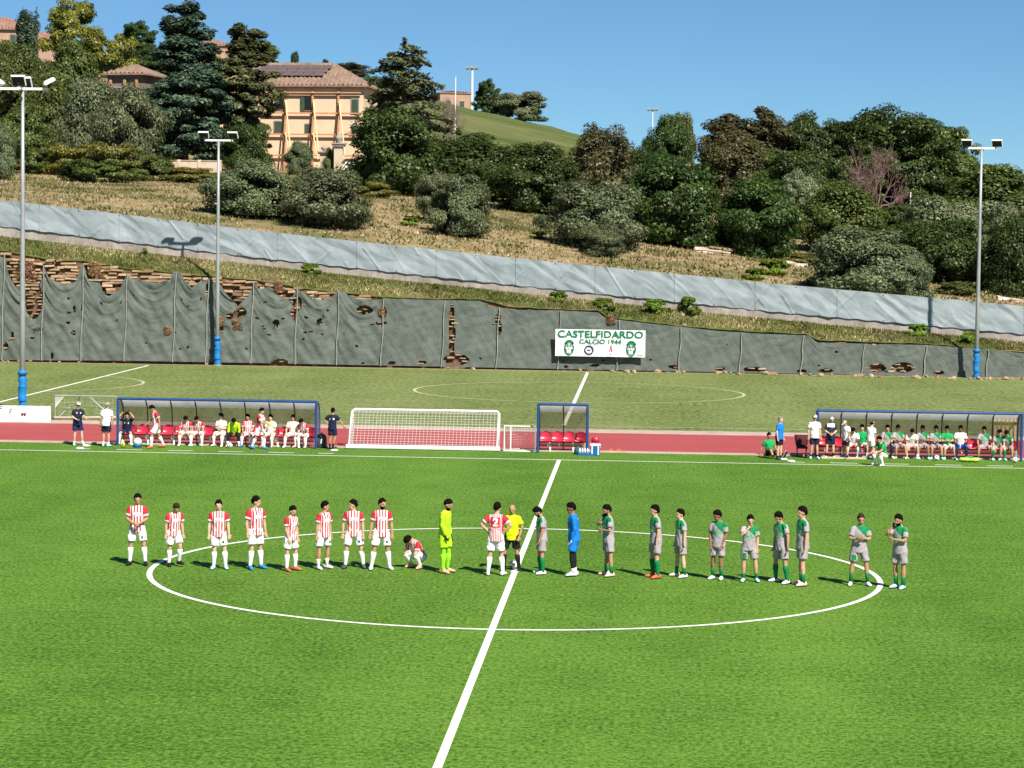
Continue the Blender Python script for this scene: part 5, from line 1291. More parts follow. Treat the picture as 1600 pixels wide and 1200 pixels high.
# vehicles by the gate
def car(px, py, Y, mat, lb, cat, van=False):
    q = at(px, py, Y); o = thing('parked_van' if van else 'parked_car', lb, cat, q, 0.25)
    L, W_, H = (4.6, 1.9, 2.1) if van else (4.0, 1.7, 1.42)
    prof = [(-L/2, 0.35), (-L/2, 0.95), (-L*0.30, 1.05), (-L*0.16, H), (L*0.48, H), (L/2, 1.0), (L/2, 0.35)] if van else [(-L/2, 0.30), (-L/2, 0.75), (-L*0.22, 0.90), (-L*0.06, H), (L*0.28, H), (L*0.44, 0.92), (L/2, 0.85), (L/2, 0.30)]
    n = len(prof); vs = [(x, -W_/2*(0.88 if z > 1.2 else 1), z) for x, z in prof]+[(x, W_/2*(0.88 if z > 1.2 else 1), z) for x, z in prof]
    fs = [tuple(range(n)), tuple(range(2*n-1, n-1, -1))]+[(k, n+k, n+(k+1) % n, (k+1) % n) for k in range(n)]
    MB().add(vs, fs).build('body', mat, o, False, 0.05)
    for x0, x1 in ((-L*0.06, L*0.10), (L*0.13, L*0.30)):
        MB().add([(x0-0.1, -W_/2-0.012, 0.95), (x1+0.05, -W_/2-0.012, 0.95), (x1, -W_/2*0.9-0.012, H-0.12), (x0+0.08, -W_/2*0.9-0.012, H-0.12)], [(0, 1, 2, 3)]).build('window', 'glass_dark', o)
    for x in (-L*0.31, L*0.31):
        for s_ in (-1, 1):
            w_ = MB().tube([(x, s_*(W_/2-0.18), 0.31), (x, s_*(W_/2+0.01), 0.31)], 0.31, 14).build('wheel', 'bag_black', o)
            MB().tube([(x, s_*(W_/2+0.0), 0.31), (x, s_*(W_/2+0.02), 0.31)], 0.18, 12).build('rim', 'grey_metal', w_)
    for s_ in (-1, 1): MB().box((-L/2-0.01, s_*W_*0.35, 0.68), (0.04, 0.3, 0.14)).build('headlight', 'plastic_white', o)
simple('car_navy', (0.012, 0.022, 0.05), 0.25, 0.1, 3, 0, 0, 0.6)
car(557, 288, 200, 'car_navy', 'dark blue car parked by the villa gate', 'car')
car(548, 283, 206, 'plastic_white', 'white van parked behind the dark blue car at the villa gate', 'van', True)
# ================================================================== people
def vmat(name, c, var=0.12, rough=0.8): return simple(name, c, rough, var, 14, 0.15, 0, 0.04 if 'hair' in name else 0.2)
for nm, c in dict(skin_a=(0.52, 0.30, 0.20), skin_b=(0.42, 0.225, 0.14), skin_c=(0.27, 0.135, 0.08), skin_d=(0.60, 0.37, 0.27),
                  hair_black=(0.006, 0.005, 0.005), hair_brown=(0.035, 0.020, 0.012), hair_grey=(0.22, 0.20, 0.19), eye=(0.015, 0.012, 0.012), lips=(0.30, 0.10, 0.085),
                  white=(0.78, 0.78, 0.79), offwhite=(0.70, 0.66, 0.60), black=(0.012, 0.012, 0.014), navy=(0.012, 0.016, 0.042), navyb=(0.012, 0.025, 0.11), lime=(0.40, 0.72, 0.02), limes=(0.26, 0.62, 0.02), yellow=(0.58, 0.76, 0.008),
                  blue=(0.006, 0.10, 0.42), royal=(0.008, 0.17, 0.60), green=(0.005, 0.17, 0.05), gshirt=(0.012, 0.30, 0.085), grey=(0.33, 0.30, 0.325), coral=(0.72, 0.13, 0.09), bblue=(0.02, 0.22, 0.55), lblue=(0.42, 0.68, 0.80), tan=(0.62, 0.38, 0.24), pink=(0.75, 0.48, 0.46), red=(0.50, 0.025, 0.045), pale_green=(0.50, 0.62, 0.55), pinkwhite=(0.72, 0.62, 0.58), cream=(0.72, 0.68, 0.42)).items(): vmat(nm, c)
def kit_attr(nt):
    at_ = nt.nodes.new('ShaderNodeAttribute'); at_.attribute_name = 'tl'; sp = nt.nodes.new('ShaderNodeSeparateXYZ'); nt.links.new(at_.outputs['Vector'], sp.inputs[0])
    a2 = nt.nodes.new('ShaderNodeAttribute'); a2.attribute_name = 'sl'
    return sp.outputs[0], sp.outputs[1], sp.outputs[2], a2.outputs['Fac']
def lt(nt, a, b_): return mth(nt, 'LESS_THAN', a, b_)
def gt_(nt, a, b_): return mth(nt, 'GREATER_THAN', a, b_)
def both(nt, *q):
    r_ = q[0]
    for k in q[1:]: r_ = mth(nt, 'MULTIPLY', r_, k)
    return r_
# red and white stripes: x across, y forward, z up the torso; sl runs down the sleeve (or -1)
m, nt, b = new_mat('kit_stripes'); x, y, z, s_ = kit_attr(nt)
WHT, RED = (0.76, 0.74, 0.75), (0.50, 0.028, 0.048)
st = gt_(nt, mth(nt, 'FRACT', mth(nt, 'ADD', mth(nt, 'DIVIDE', x, 0.072), 0.5+10)), 0.50)
front = mixc(nt, st, RED, WHT)
st2 = gt_(nt, mth(nt, 'FRACT', mth(nt, 'ADD', mth(nt, 'DIVIDE', x, 0.042), 10)), 0.42)
back = mixc(nt, st2, RED, (0.70, 0.60, 0.62))
spons = both(nt, gt_(nt, y, 0.0), gt_(nt, z, 0.27), lt(nt, z, 0.36), lt(nt, mth(nt, 'ABSOLUTE', x), 0.10))
front = mixc(nt, mth(nt, 'MULTIPLY', spons, 0.8), front, (0.80, 0.76, 0.80))
numb = both(nt, lt(nt, y, 0.0), gt_(nt, z, 0.20), lt(nt, z, 0.45), lt(nt, mth(nt, 'ABSOLUTE', x), 0.115))
back = mixc(nt, numb, back, RED)
col = mixc(nt, gt_(nt, y, 0.0), back, front)
col = mixc(nt, gt_(nt, mth(nt, 'ABSOLUTE', x), 0.155), col, RED)
col = mixc(nt, gt_(nt, s_, -0.5), col, RED)
col = mixc(nt, gt_(nt, s_, 0.52), col, (0.74, 0.72, 0.72))
nt.links.new(col, b.inputs['Base Color']); b.inputs['Roughness'].default_value = 0.8; b.inputs['Specular IOR Level'].default_value = 0.2; bump(nt, b, noise(nt, 14, 3), 0.25, 0.02)
m, nt, b = new_mat('kit_grey_green'); x, y, z, s_ = kit_attr(nt)
GRY, GRN = (0.35, 0.315, 0.345), (0.008, 0.20, 0.065)
diag = gt_(nt, mth(nt, 'SUBTRACT', z, mth(nt, 'MULTIPLY', x, 0.95)), 0.40)
band = both(nt, gt_(nt, z, 0.20), lt(nt, z, 0.275), lt(nt, mth(nt, 'ABSOLUTE', x), 0.125))
f_ = mixc(nt, diag, GRY, GRN); f_ = mixc(nt, band, f_, (0.10, 0.42, 0.18))
col = mixc(nt, both(nt, gt_(nt, y, 0.0), lt(nt, s_, -0.5)), GRY, f_)
col = mixc(nt, both(nt, gt_(nt, s_, -0.5), lt(nt, x, 0), gt_(nt, y, 0.0), lt(nt, s_, 0.25)), col, GRN)
nt.links.new(col, b.inputs['Base Color']); b.inputs['Roughness'].default_value = 0.8; b.inputs['Specular IOR Level'].default_value = 0.2; bump(nt, b, noise(nt, 14, 3), 0.25, 0.02)
m, nt, b = new_mat('kit_yoke'); x, y, z, s_ = kit_attr(nt)
col = mixc(nt, both(nt, gt_(nt, z, 0.36), lt(nt, mth(nt, 'ABSOLUTE', x), 0.16)), (0.012, 0.016, 0.042), (0.72, 0.72, 0.76))
nt.links.new(col, b.inputs['Base Color']); b.inputs['Roughness'].default_value = 0.8
m, nt, b = new_mat('kit_bib'); x, y, z, s_ = kit_attr(nt)
col = mixc(nt, both(nt, gt_(nt, z, 0.30), lt(nt, mth(nt, 'ABSOLUTE', x), 0.12)), (0.74, 0.70, 0.66), (0.72, 0.66, 0.30))
nt.links.new(col, b.inputs['Base Color']); b.inputs['Roughness'].default_value = 0.8

# poses: arms/legs given as (outward, forward, up) directions: (upper, lower)
A_DN = ((0.22, -0.02, -1), (0.08, 0.22, -1)); L_ST = ((0.07, 0.03, -1), (0.03, -0.05, -1))
POSES = {
 'stand': dict(ar=A_DN, al=A_DN, lr=L_ST, ll=L_ST, lean=2),
 'wide': dict(ar=((0.32, 0, -1), (0.10, 0.2, -1)), al=((0.32, 0, -1), (0.10, 0.2, -1)), lr=((0.20, 0.03, -1), (0.12, -0.05, -1)), ll=((0.20, 0.03, -1), (0.12, -0.05, -1)), lean=2),
 'clasp': dict(ar=((0.25, 0.10, -1), (-0.62, 0.75, -0.25)), al=((0.25, 0.10, -1), (-0.62, 0.75, -0.25)), lr=L_ST, ll=((0.12, 0.05, -1), (0.06, -0.05, -1)), lean=3),
 'step': dict(ar=((0.18, -0.10, -1), (0.02, 0.25, -1)), al=((0.15, 0.15, -1), (0.0, 0.35, -1)), lr=((0.06, -0.10, -1), (0.0, -0.06, -1)), ll=((0.10, 0.42, -1), (0.02, -0.30, -1)), lean=7, hp=28),
 'fold': dict(ar=((0.30, 0.20, -1), (-0.80, 0.60, 0.10)), al=((0.30, 0.20, -1), (-0.80, 0.60, 0.22)), lr=((0.14, 0.03, -1), (0.08, -0.05, -1)), ll=((0.14, 0.03, -1), (0.08, -0.05, -1)), lean=3),
 'mouth': dict(ar=((0.1, 0.8, -0.5), (-0.55, -0.33, 0.80)), al=((0.20, 0.25, -1), (-0.85, 0.55, 0.10)), lr=L_ST, ll=((0.10, 0.05, -1), (0.04, -0.05, -1)), lean=3, hp=8),
 'mouth1': dict(ar=((0.12, 0.75, -0.55), (-0.55, -0.28, 0.80)), al=A_DN, lr=((0.10, 0.05, -1), (0.05, -0.05, -1)), ll=((0.12, 0.05, -1), (0.06, -0.05, -1)), lean=3, hp=6),
 'hips': dict(ar=((0.75, -0.10, -0.75), (-0.75, 0.15, -0.62)), al=((0.75, -0.10, -0.75), (-0.75, 0.15, -0.62)), lr=((0.17, 0.03, -1), (0.12, -0.05, -1)), ll=((0.17, 0.03, -1), (0.12, -0.05, -1)), lean=2, hp=10),
 'onehip': dict(ar=((0.62, 0.10, -0.75), (0.45, 0.3, -0.8)), al=((0.70, -0.10, -0.75), (-0.70, 0.15, -0.62)), lr=((0.10, 0.02, -1), (-0.16, -0.02, -1)), ll=((0.02, 0.0, -1), (0.02, -0.05, -1)), lean=2, hp=5),
 'ref': dict(ar=((0.30, 0.25, -0.95), (-0.25, 0.75, 0.55)), al=((0.35, 0.05, -1), (-0.20, 0.45, -0.9)), lr=((0.16, 0.02, -1), (0.10, -0.05, -1)), ll=((0.16, 0.02, -1), (0.10, -0.05, -1)), lean=2, hp=8),
 'hold': dict(ar=((0.15, 0.05, -1), (-0.15, 0.35, -0.95)), al=((0.15, 0.05, -1), (-0.15, 0.35, -0.95)), lr=L_ST, ll=((0.07, 0.10, -1), (0.03, -0.10, -1)), lean=4, hp=14),
 'walk': dict(ar=((0.15, 0.35, -1), (0.0, 0.75, -0.5)), al=((0.15, -0.30, -1), (0.05, 0.1, -1)), lr=((0.05, -0.30, -1), (0.02, -0.42, -0.9)), ll=((0.05, 0.42, -1), (0.02, 0.02, -1)), lean=8, hp=12),
 'reach': dict(ar=((0.12, 0.62, -0.80), (-0.05, 1.0, -0.18)), al=((0.12, 0.55, -0.85), (-0.05, 1.0, -0.30)), lr=((0.05, -0.32, -1), (0.02, -0.45, -0.9)), ll=((0.05, 0.42, -1), (0.02, 0.02, -1)), lean=6, hp=12),
 'armout': dict(ar=((0.22, 0.05, -1), (-0.55, 0.80, -0.25)), al=((0.25, 0.35, -0.9), (0.10, 0.95, -0.22)), lr=L_ST, ll=((0.12, 0.06, -1), (0.06, -0.06, -1)), lean=3),
 'crouch': dict(ar=((0.10, 0.75, -0.70), (-0.10, 0.35, -0.95)), al=((0.10, 0.75, -0.70), (-0.10, 0.35, -0.95)), lr=((0.24, 0.95, 0.42), (-0.06, -0.55, -0.85)), ll=((0.24, 0.95, 0.42), (-0.06, -0.55, -0.85)), lean=34, hp=45),
 'squat': dict(ar=((0.15, 0.80, -0.45), (-0.30, 0.80, 0.0)), al=((0.15, 0.80, -0.45), (-0.30, 0.80, 0.0)), lr=((0.22, 0.95, 0.30), (-0.04, -0.35, -0.95)), ll=((0.22, 0.95, 0.18), (-0.04, -0.45, -0.9)), lean=22, hp=0),
 'floor': dict(ar=((0.45, -0.45, -0.80), (0.10, -0.15, -1)), al=((0.20, 0.35, -0.9), (-0.1, 0.7, -0.5)), lr=((0.15, 0.95, 0.40), (-0.05, 0.62, -0.78)), ll=((0.25, 1.0, 0.10), (0.05, 1.0, -0.14)), lean=-6, hp=8, zp=0.14),
 'bend': dict(ar=((0.10, 0.35, -0.95), (0.0, 0.35, -0.95)), al=((0.10, 0.35, -0.95), (0.0, 0.35, -0.95)), lr=((0.10, 0.12, -1), (0.03, -0.10, -1)), ll=((0.10, 0.05, -1), (0.03, -0.08, -1)), lean=52, hp=-12),
 'seat': dict(ar=((0.16, 0.28, -1), (-0.30, 0.90, -0.35)), al=((0.16, 0.28, -1), (-0.30, 0.90, -0.35)), lr=((0.22, 1.0, -0.06), (0.04, 0.05, -1)), ll=((0.22, 1.0, -0.06), (0.04, 0.05, -1)), lean=6, hp=6, zp=0.545),
 'seat_fwd': dict(ar=((0.22, 0.55, -0.85), (-0.25, 0.75, -0.60)), al=((0.22, 0.55, -0.85), (-0.25, 0.75, -0.60)), lr=((0.30, 1.0, -0.06), (0.02, 0.0, -1)), ll=((0.30, 1.0, -0.06), (0.02, 0.0, -1)), lean=28, hp=18, zp=0.545),
 'seat_fold': dict(ar=((0.22, 0.30, -1), (-0.85, 0.60, 0.05)), al=((0.22, 0.30, -1), (-0.85, 0.60, 0.15)), lr=((0.16, 1.0, -0.06), (0.02, -0.08, -1)), ll=((0.26, 1.0, -0.06), (0.06, 0.15, -1)), lean=2, hp=2, zp=0.545),
 'seat_head': dict(ar=((0.45, 0.62, 0.55), (-0.55, -0.10, 0.80)), al=((0.45, 0.62, 0.55), (-0.55, -0.10, 0.80)), lr=((0.30, 1.0, -0.06), (0.08, 0.0, -1)), ll=((0.30, 1.0, -0.06), (0.08, 0.0, -1)), lean=8, hp=10, zp=0.545),
 'seat_wide': dict(ar=((0.42, 0.30, -0.9), (-0.10, 0.80, -0.5)), al=((0.42, 0.30, -0.9), (-0.10, 0.80, -0.5)), lr=((0.42, 1.0, -0.06), (0.05, 0.0, -1)), ll=((0.42, 1.0, -0.06), (0.05, 0.0, -1)), lean=4, hp=0, zp=0.545),
}
def perp(t):
    ref = Vector((0, 0, 1)) if abs(t.z) < 0.85 else Vector((0, 1, 0))
    x = t.cross(ref).normalized(); return x, t.cross(x).normalized()
def limb(b_, pts, rad, n=10):
    secs = []
    for i, p_ in enumerate(pts):
        t = (pts[min(i+1, len(pts)-1)]-pts[max(i-1, 0)]).normalized()
        if i == 0: ax, ay = perp(t)
        else:
            ax = (ax-t*ax.dot(t)).normalized(); ay = t.cross(ax)
        secs.append((p_, ax, ay, rad[i], rad[i]))
    b_.loft(secs, n)
PEOPLE = []; TEMP = []
def remesh_later(mb, vox, smooth_it=3):
    me = mb.mesh('tmp', []); o = bpy.data.objects.new('tmp', me); COL.objects.link(o)
    r_ = o.modifiers.new('r', 'REMESH'); r_.mode = 'VOXEL'; r_.voxel_size = vox; r_.use_smooth_shade = True
    sm = o.modifiers.new('s', 'SMOOTH'); sm.factor = 0.5; sm.iterations = smooth_it
    TEMP.append(o); return o
def person(label, px, py, top, face, pose, shirt='kit_stripes', shorts='white', socks='white', boots='white', skin='skin_a', hair='hair_black', head=0, sleeve='short', group='players lined up on the pitch', Hm=None, seat=False, cap=None, beard=False, tights=None, gloves=None, number=None, vox=0.017, hairlen=1.5, belly=0.0, badge=None, sockh=1.0, mirror=False, socktop=None, longpants=False, bootc=None, Yover=None, hp=None, shortpatch=None, twist=0):
    ps = dict(POSES[pose]); R3 = random.Random(px*7+py)
    if mirror: ps['ar'], ps['al'] = ps['al'], ps['ar']; ps['lr'], ps['ll'] = ps['ll'], ps['lr']
    if hp is not None: ps['hp'] = hp
    if seat:
        Ys = 34.88; q = at(px, 690, Ys); loc = Vector((float(q[0]), Ys, 0)); H = Hm or 1.78
    else:
        q = gnd(px, py); loc = Vector((float(q[0]), float(q[1]), 0)); H = Hm or (py-top)/pxm(q)*1.003
    s = H/1.80
    X, F, UP = Vector((-1, 0, 0)), Vector((0, -1, 0)), Vector((0, 0, 1))       # person's right, forward, up
    a = math.radians(ps['lean']); tilt_ = R3.uniform(-0.05, 0.05) if pose not in ('crouch', 'floor') else 0.0; U = (UP*math.cos(a)+F*math.sin(a)+X*tilt_).normalized(); Ft = (F*math.cos(a)-UP*math.sin(a)).normalized()
    tw = math.radians(twist); Xt = (X*math.cos(tw)+Ft*math.sin(tw)).normalized(); Ft = (Ft*math.cos(tw)-X*math.sin(tw)).normalized()
    P = Vector((0, 0, ps.get('zp', 0.96)))
    TL = 0.44; SL = 0.43
    jit = lambda v, a_: tuple(q+R3.uniform(-a_, a_) for q in v)
    if pose not in ('crouch', 'squat', 'floor'):
        for k in ('ar', 'al'): ps[k] = (jit(ps[k][0], 0.06), jit(ps[k][1], 0.08))
        if not seat:
            for k in ('lr', 'll'): ps[k] = (jit(ps[k][0], 0.08), jit(ps[k][1], 0.06))
        ps['lean'] = ps['lean']+R3.uniform(-2, 2)
    legs = []
    for sg, key in ((1, 'lr'), (-1, 'll')):
        t, sh = ps[key]; hip = P+X*(sg*0.095)-UP*0.03
        kd = (X*(sg*t[0])+F*t[1]+UP*t[2]).normalized(); sd = (X*(sg*sh[0])+F*sh[1]+UP*sh[2]).normalized()
        kn = hip+kd*TL; an = kn+sd*SL
        legs.append([sg, hip, kn, an])
    if 'zp' not in ps:
        dz = 0.085-min(l[3].z for l in legs)
        P = P+UP*dz
        for l in legs:
            for k in (1, 2, 3): l[k] = l[k]+UP*dz
        cx = sum((l[3].x for l in legs))/2; cy = sum((l[3].y for l in legs))/2
        if pose in ('crouch', 'squat', 'bend', 'walk', 'reach'):
            sh_ = Vector((-cx, -cy, 0)); P = P+sh_
            for l in legs:
                for k in (1, 2, 3): l[k] = l[k]+sh_
    elif seat:
        for l in legs:
            dz = l[3].z-0.085; l[3] = l[3]-UP*dz if dz < 0.2 else l[3]
    Nk = P+U*0.535
    hy, hpz = math.radians(head), math.radians(ps.get('hp', 0))
    hf = (Ft*math.cos(hy)-Xt*math.sin(hy)).normalized(); hx = hf.cross(UP if abs(hf.z) < 0.9 else U).normalized()
    hu0 = hx.cross(hf).normalized(); hu0 = (hu0*0.6+UP*0.4).normalized() if ps['lean'] < 30 else hu0
    hf2 = (hf*math.cos(hpz)-hu0*math.sin(hpz)).normalized(); hu = (hu0*math.cos(hpz)+hf*math.sin(hpz)).normalized(); hx = hf2.cross(hu).normalized(); hu = hx.cross(hf2).normalized()
    HS = 1.10; HC = Nk+hu*0.128+hf2*0.018
    arms = []
    for sg, key in ((1, 'ar'), (-1, 'al')):
        u_, f_ = ps[key]; sh = Nk-U*0.085+Xt*(sg*0.168)
        ud = (Xt*(sg*u_[0])+Ft*u_[1]+U*u_[2]).normalized(); fd = (Xt*(sg*f_[0])+Ft*f_[1]+U*f_[2]).normalized()
        el = sh+ud*0.285; wr = el+fd*0.25; arms.append((sg, sh, el, wr, fd, ud))
    bd = 1+belly; bw = R3.uniform(0.93, 1.08)
    # ---- body
    B = MB()
    B.loft([(P+U*h, Xt, Ft, rx*bw, ry) for h, rx, ry in ((-0.13, 0.10, 0.09), (-0.06, 0.155, 0.115), (0.02, 0.160, 0.118*bd), (0.13, 0.143, 0.103*bd), (0.25, 0.150, 0.108*bd), (0.36, 0.166, 0.113), (0.42, 0.156, 0.100), (0.475, 0.110, 0.080), (0.53, 0.062, 0.062))], 14)
    limb(B, [Nk-U*0.03, Nk+hu*0.03, HC-hu*0.03], [0.062, 0.056, 0.055])
    HR = Matrix((hx, hf2, hu)).transposed()
    B.ell(HC+hu*0.022-hf2*0.008, (0.0828, 0.1046, 0.1090), HR, 14, 10)                                  # skull
    B.ell(HC-hu*0.057+hf2*0.028, (0.0632, 0.0676, 0.0741), HR, 12, 8)                                   # jaw
    B.ell(HC-hu*0.022+hf2*0.103, (0.014, 0.020, 0.026), HR, 8, 6)                                    # nose
    B.ell(HC+hu*0.020+hf2*0.086, (0.045, 0.018, 0.012), HR, 8, 6)                                    # brow
    for sg in (-1, 1): B.ell(HC-hu*0.012+hx*(sg*0.087)-hf2*0.008, (0.012, 0.020, 0.032), HR, 8, 6)    # ears
    for sg, sh, el, wr, fd, ud in arms:
        limb(B, [sh-Xt*(sg*0.05), sh+ud*0.03, sh+ud*0.14, el, el+fd*0.07, wr-fd*0.02, wr], [0.050, 0.056, 0.048, 0.041, 0.043, 0.029, 0.027])
        side = fd.cross(Ft if abs(fd.dot(Ft)) < 0.8 else UP).normalized(); nrm = fd.cross(side).normalized()
        B.loft([(wr+fd*h, side, nrm, rx, ry) for h, rx, ry in ((-0.01, 0.026, 0.020), (0.03, 0.038, 0.018), (0.075, 0.042, 0.016), (0.095, 0.038, 0.012))], 10)
    for sg, hip, kn, an in legs:
        td = (kn-hip).normalized(); sd = (an-kn).normalized()
        limb(B, [hip-td*0.02, hip+td*0.08, hip+td*0.25, kn-td*0.03, kn+sd*0.03, kn+sd*0.13, kn+sd*0.28, an], [0.080, 0.088, 0.074, 0.057, 0.055, 0.060, 0.045, 0.038])
        fo = (F*1.0+X*(sg*0.25)).normalized()
        if pose == 'floor' and sd.z > -0.5: fo = (UP*0.9+F*0.3+X*(sg*0.3)).normalized()
        B.loft([(an-fo*0.05-UP*0.04, perp(fo)[0], perp(fo)[1], 0.034, 0.034), (an+fo*0.03-UP*0.04, perp(fo)[0], perp(fo)[1], 0.038, 0.036), (an+fo*0.15-UP*0.055, perp(fo)[0], perp(fo)[1], 0.036, 0.022)], 10)
    for v in range(len(B.v)): B.v[v] = tuple(Vector(B.v[v])*s)
    # ---- shirt
    S = MB()
    hem = -0.15 if not (seat or pose in ('crouch', 'squat', 'floor')) else -0.07
    S.loft([(P+U*h, Xt, Ft, rx*bw, ry) for h, rx, ry in ((hem, 0.186, 0.150*bd), (hem+0.05, 0.184, 0.148*bd), (0.10, 0.172, 0.135*bd), (0.25, 0.178, 0.135*bd), (0.36, 0.188, 0.135), (0.42, 0.176, 0.118), (0.465, 0.140, 0.100), (0.50, 0.098, 0.085), (0.525, 0.074, 0.074))], 18)
    for sg, sh, el, wr, fd, ud in arms:
        if sleeve == 'short': limb(S, [sh-Xt*(sg*0.06), sh+ud*0.02, sh+ud*0.10, sh+ud*0.20], [0.068, 0.076, 0.074, 0.078])
        elif sleeve == 'long': limb(S, [sh-Xt*(sg*0.06), sh+ud*0.02, sh+ud*0.14, el, el+fd*0.08, wr-fd*0.01], [0.068, 0.074, 0.064, 0.055, 0.054, 0.040])
    # ---- shorts
    T = MB()
    T.loft([(P+U*h, X, (Ft if seat else F), rx, ry) for h, rx, ry in ((-0.11, 0.12, 0.11), (-0.05, 0.178, 0.142), (0.04, 0.172, 0.134*bd), (0.07, 0.165, 0.128*bd))], 16)
    for sg, hip, kn, an in legs:
        td = (kn-hip).normalized(); sd = (an-kn).normalized()
        if longpants: limb(T, [hip-td*0.02, hip+td*0.12, kn, kn+sd*0.1, an-sd*0.02], [0.100, 0.104, 0.074, 0.070, 0.055])
        else: limb(T, [hip-td*0.03, hip+td*0.06, hip+td*0.20, hip+td*0.345], [0.098, 0.108, 0.106, 0.110])
    for M_ in (S, T):
        for v in range(len(M_.v)): M_.v[v] = tuple(Vector(M_.v[v])*s)
    rec = dict(label=label, group=group, loc=loc, face=face, s=s, P=P, U=U, Xt=Xt, Ft=Ft, HC=HC, hx=hx, hf=hf2, hu=hu, arms=arms, legs=legs, F=F, X=X, UP=UP, shirt=shirt, shorts=shorts, socks=socks, boots=boots, skin=skin, hair=hair, cap=cap, beard=beard, tights=tights, gloves=gloves, number=number, hairlen=hairlen, badge=badge, sleeve=sleeve, sockh=sockh, longpants=longpants, bootc=bootc, pose=pose, shortpatch=shortpatch, seed=px,
               ob=remesh_later(B, vox), os=remesh_later(S, vox*1.05, 4), ot=remesh_later(T, vox*1.05, 4))
    PEOPLE.append(rec)
def nparr(v): return np.array([v.x, v.y, v.z])
def finish_people():
    bpy.context.view_layer.update(); dg = bpy.context.evaluated_depsgraph_get()
    for r_ in PEOPLE:
        for k in ('ob', 'os', 'ot'): r_['m'+k] = bpy.data.meshes.new_from_object(r_[k].evaluated_get(dg))
    for o in TEMP: me = o.data; bpy.data.objects.remove(o); bpy.data.meshes.remove(me)
    for r_ in PEOPLE: dress(r_)
def wrinkle(me, amp, seed, gravity=0.5):
    """soft cloth creases worked into the garment surface"""
    nv = len(me.vertices); co = np.empty(nv*3); me.vertices.foreach_get('co', co); co = co.reshape(-1, 3)
    nr = np.empty(nv*3); me.vertex_normals.foreach_get('vector', nr); nr = nr.reshape(-1, 3)
    q = seed*1.37; x, y, z = co.T
    wv = 0.5*np.sin(24*z+13*x+9*np.sin(7*x+q)+q)+0.4*np.sin(31*x-17*z+6*np.sin(9*z+q)+2*q)+0.4*np.sin(27*y+15*z+5*np.sin(11*x+q))
    me.vertices.foreach_set('co', (co+nr*(amp*wv)[:, None]).ravel()); me.update()
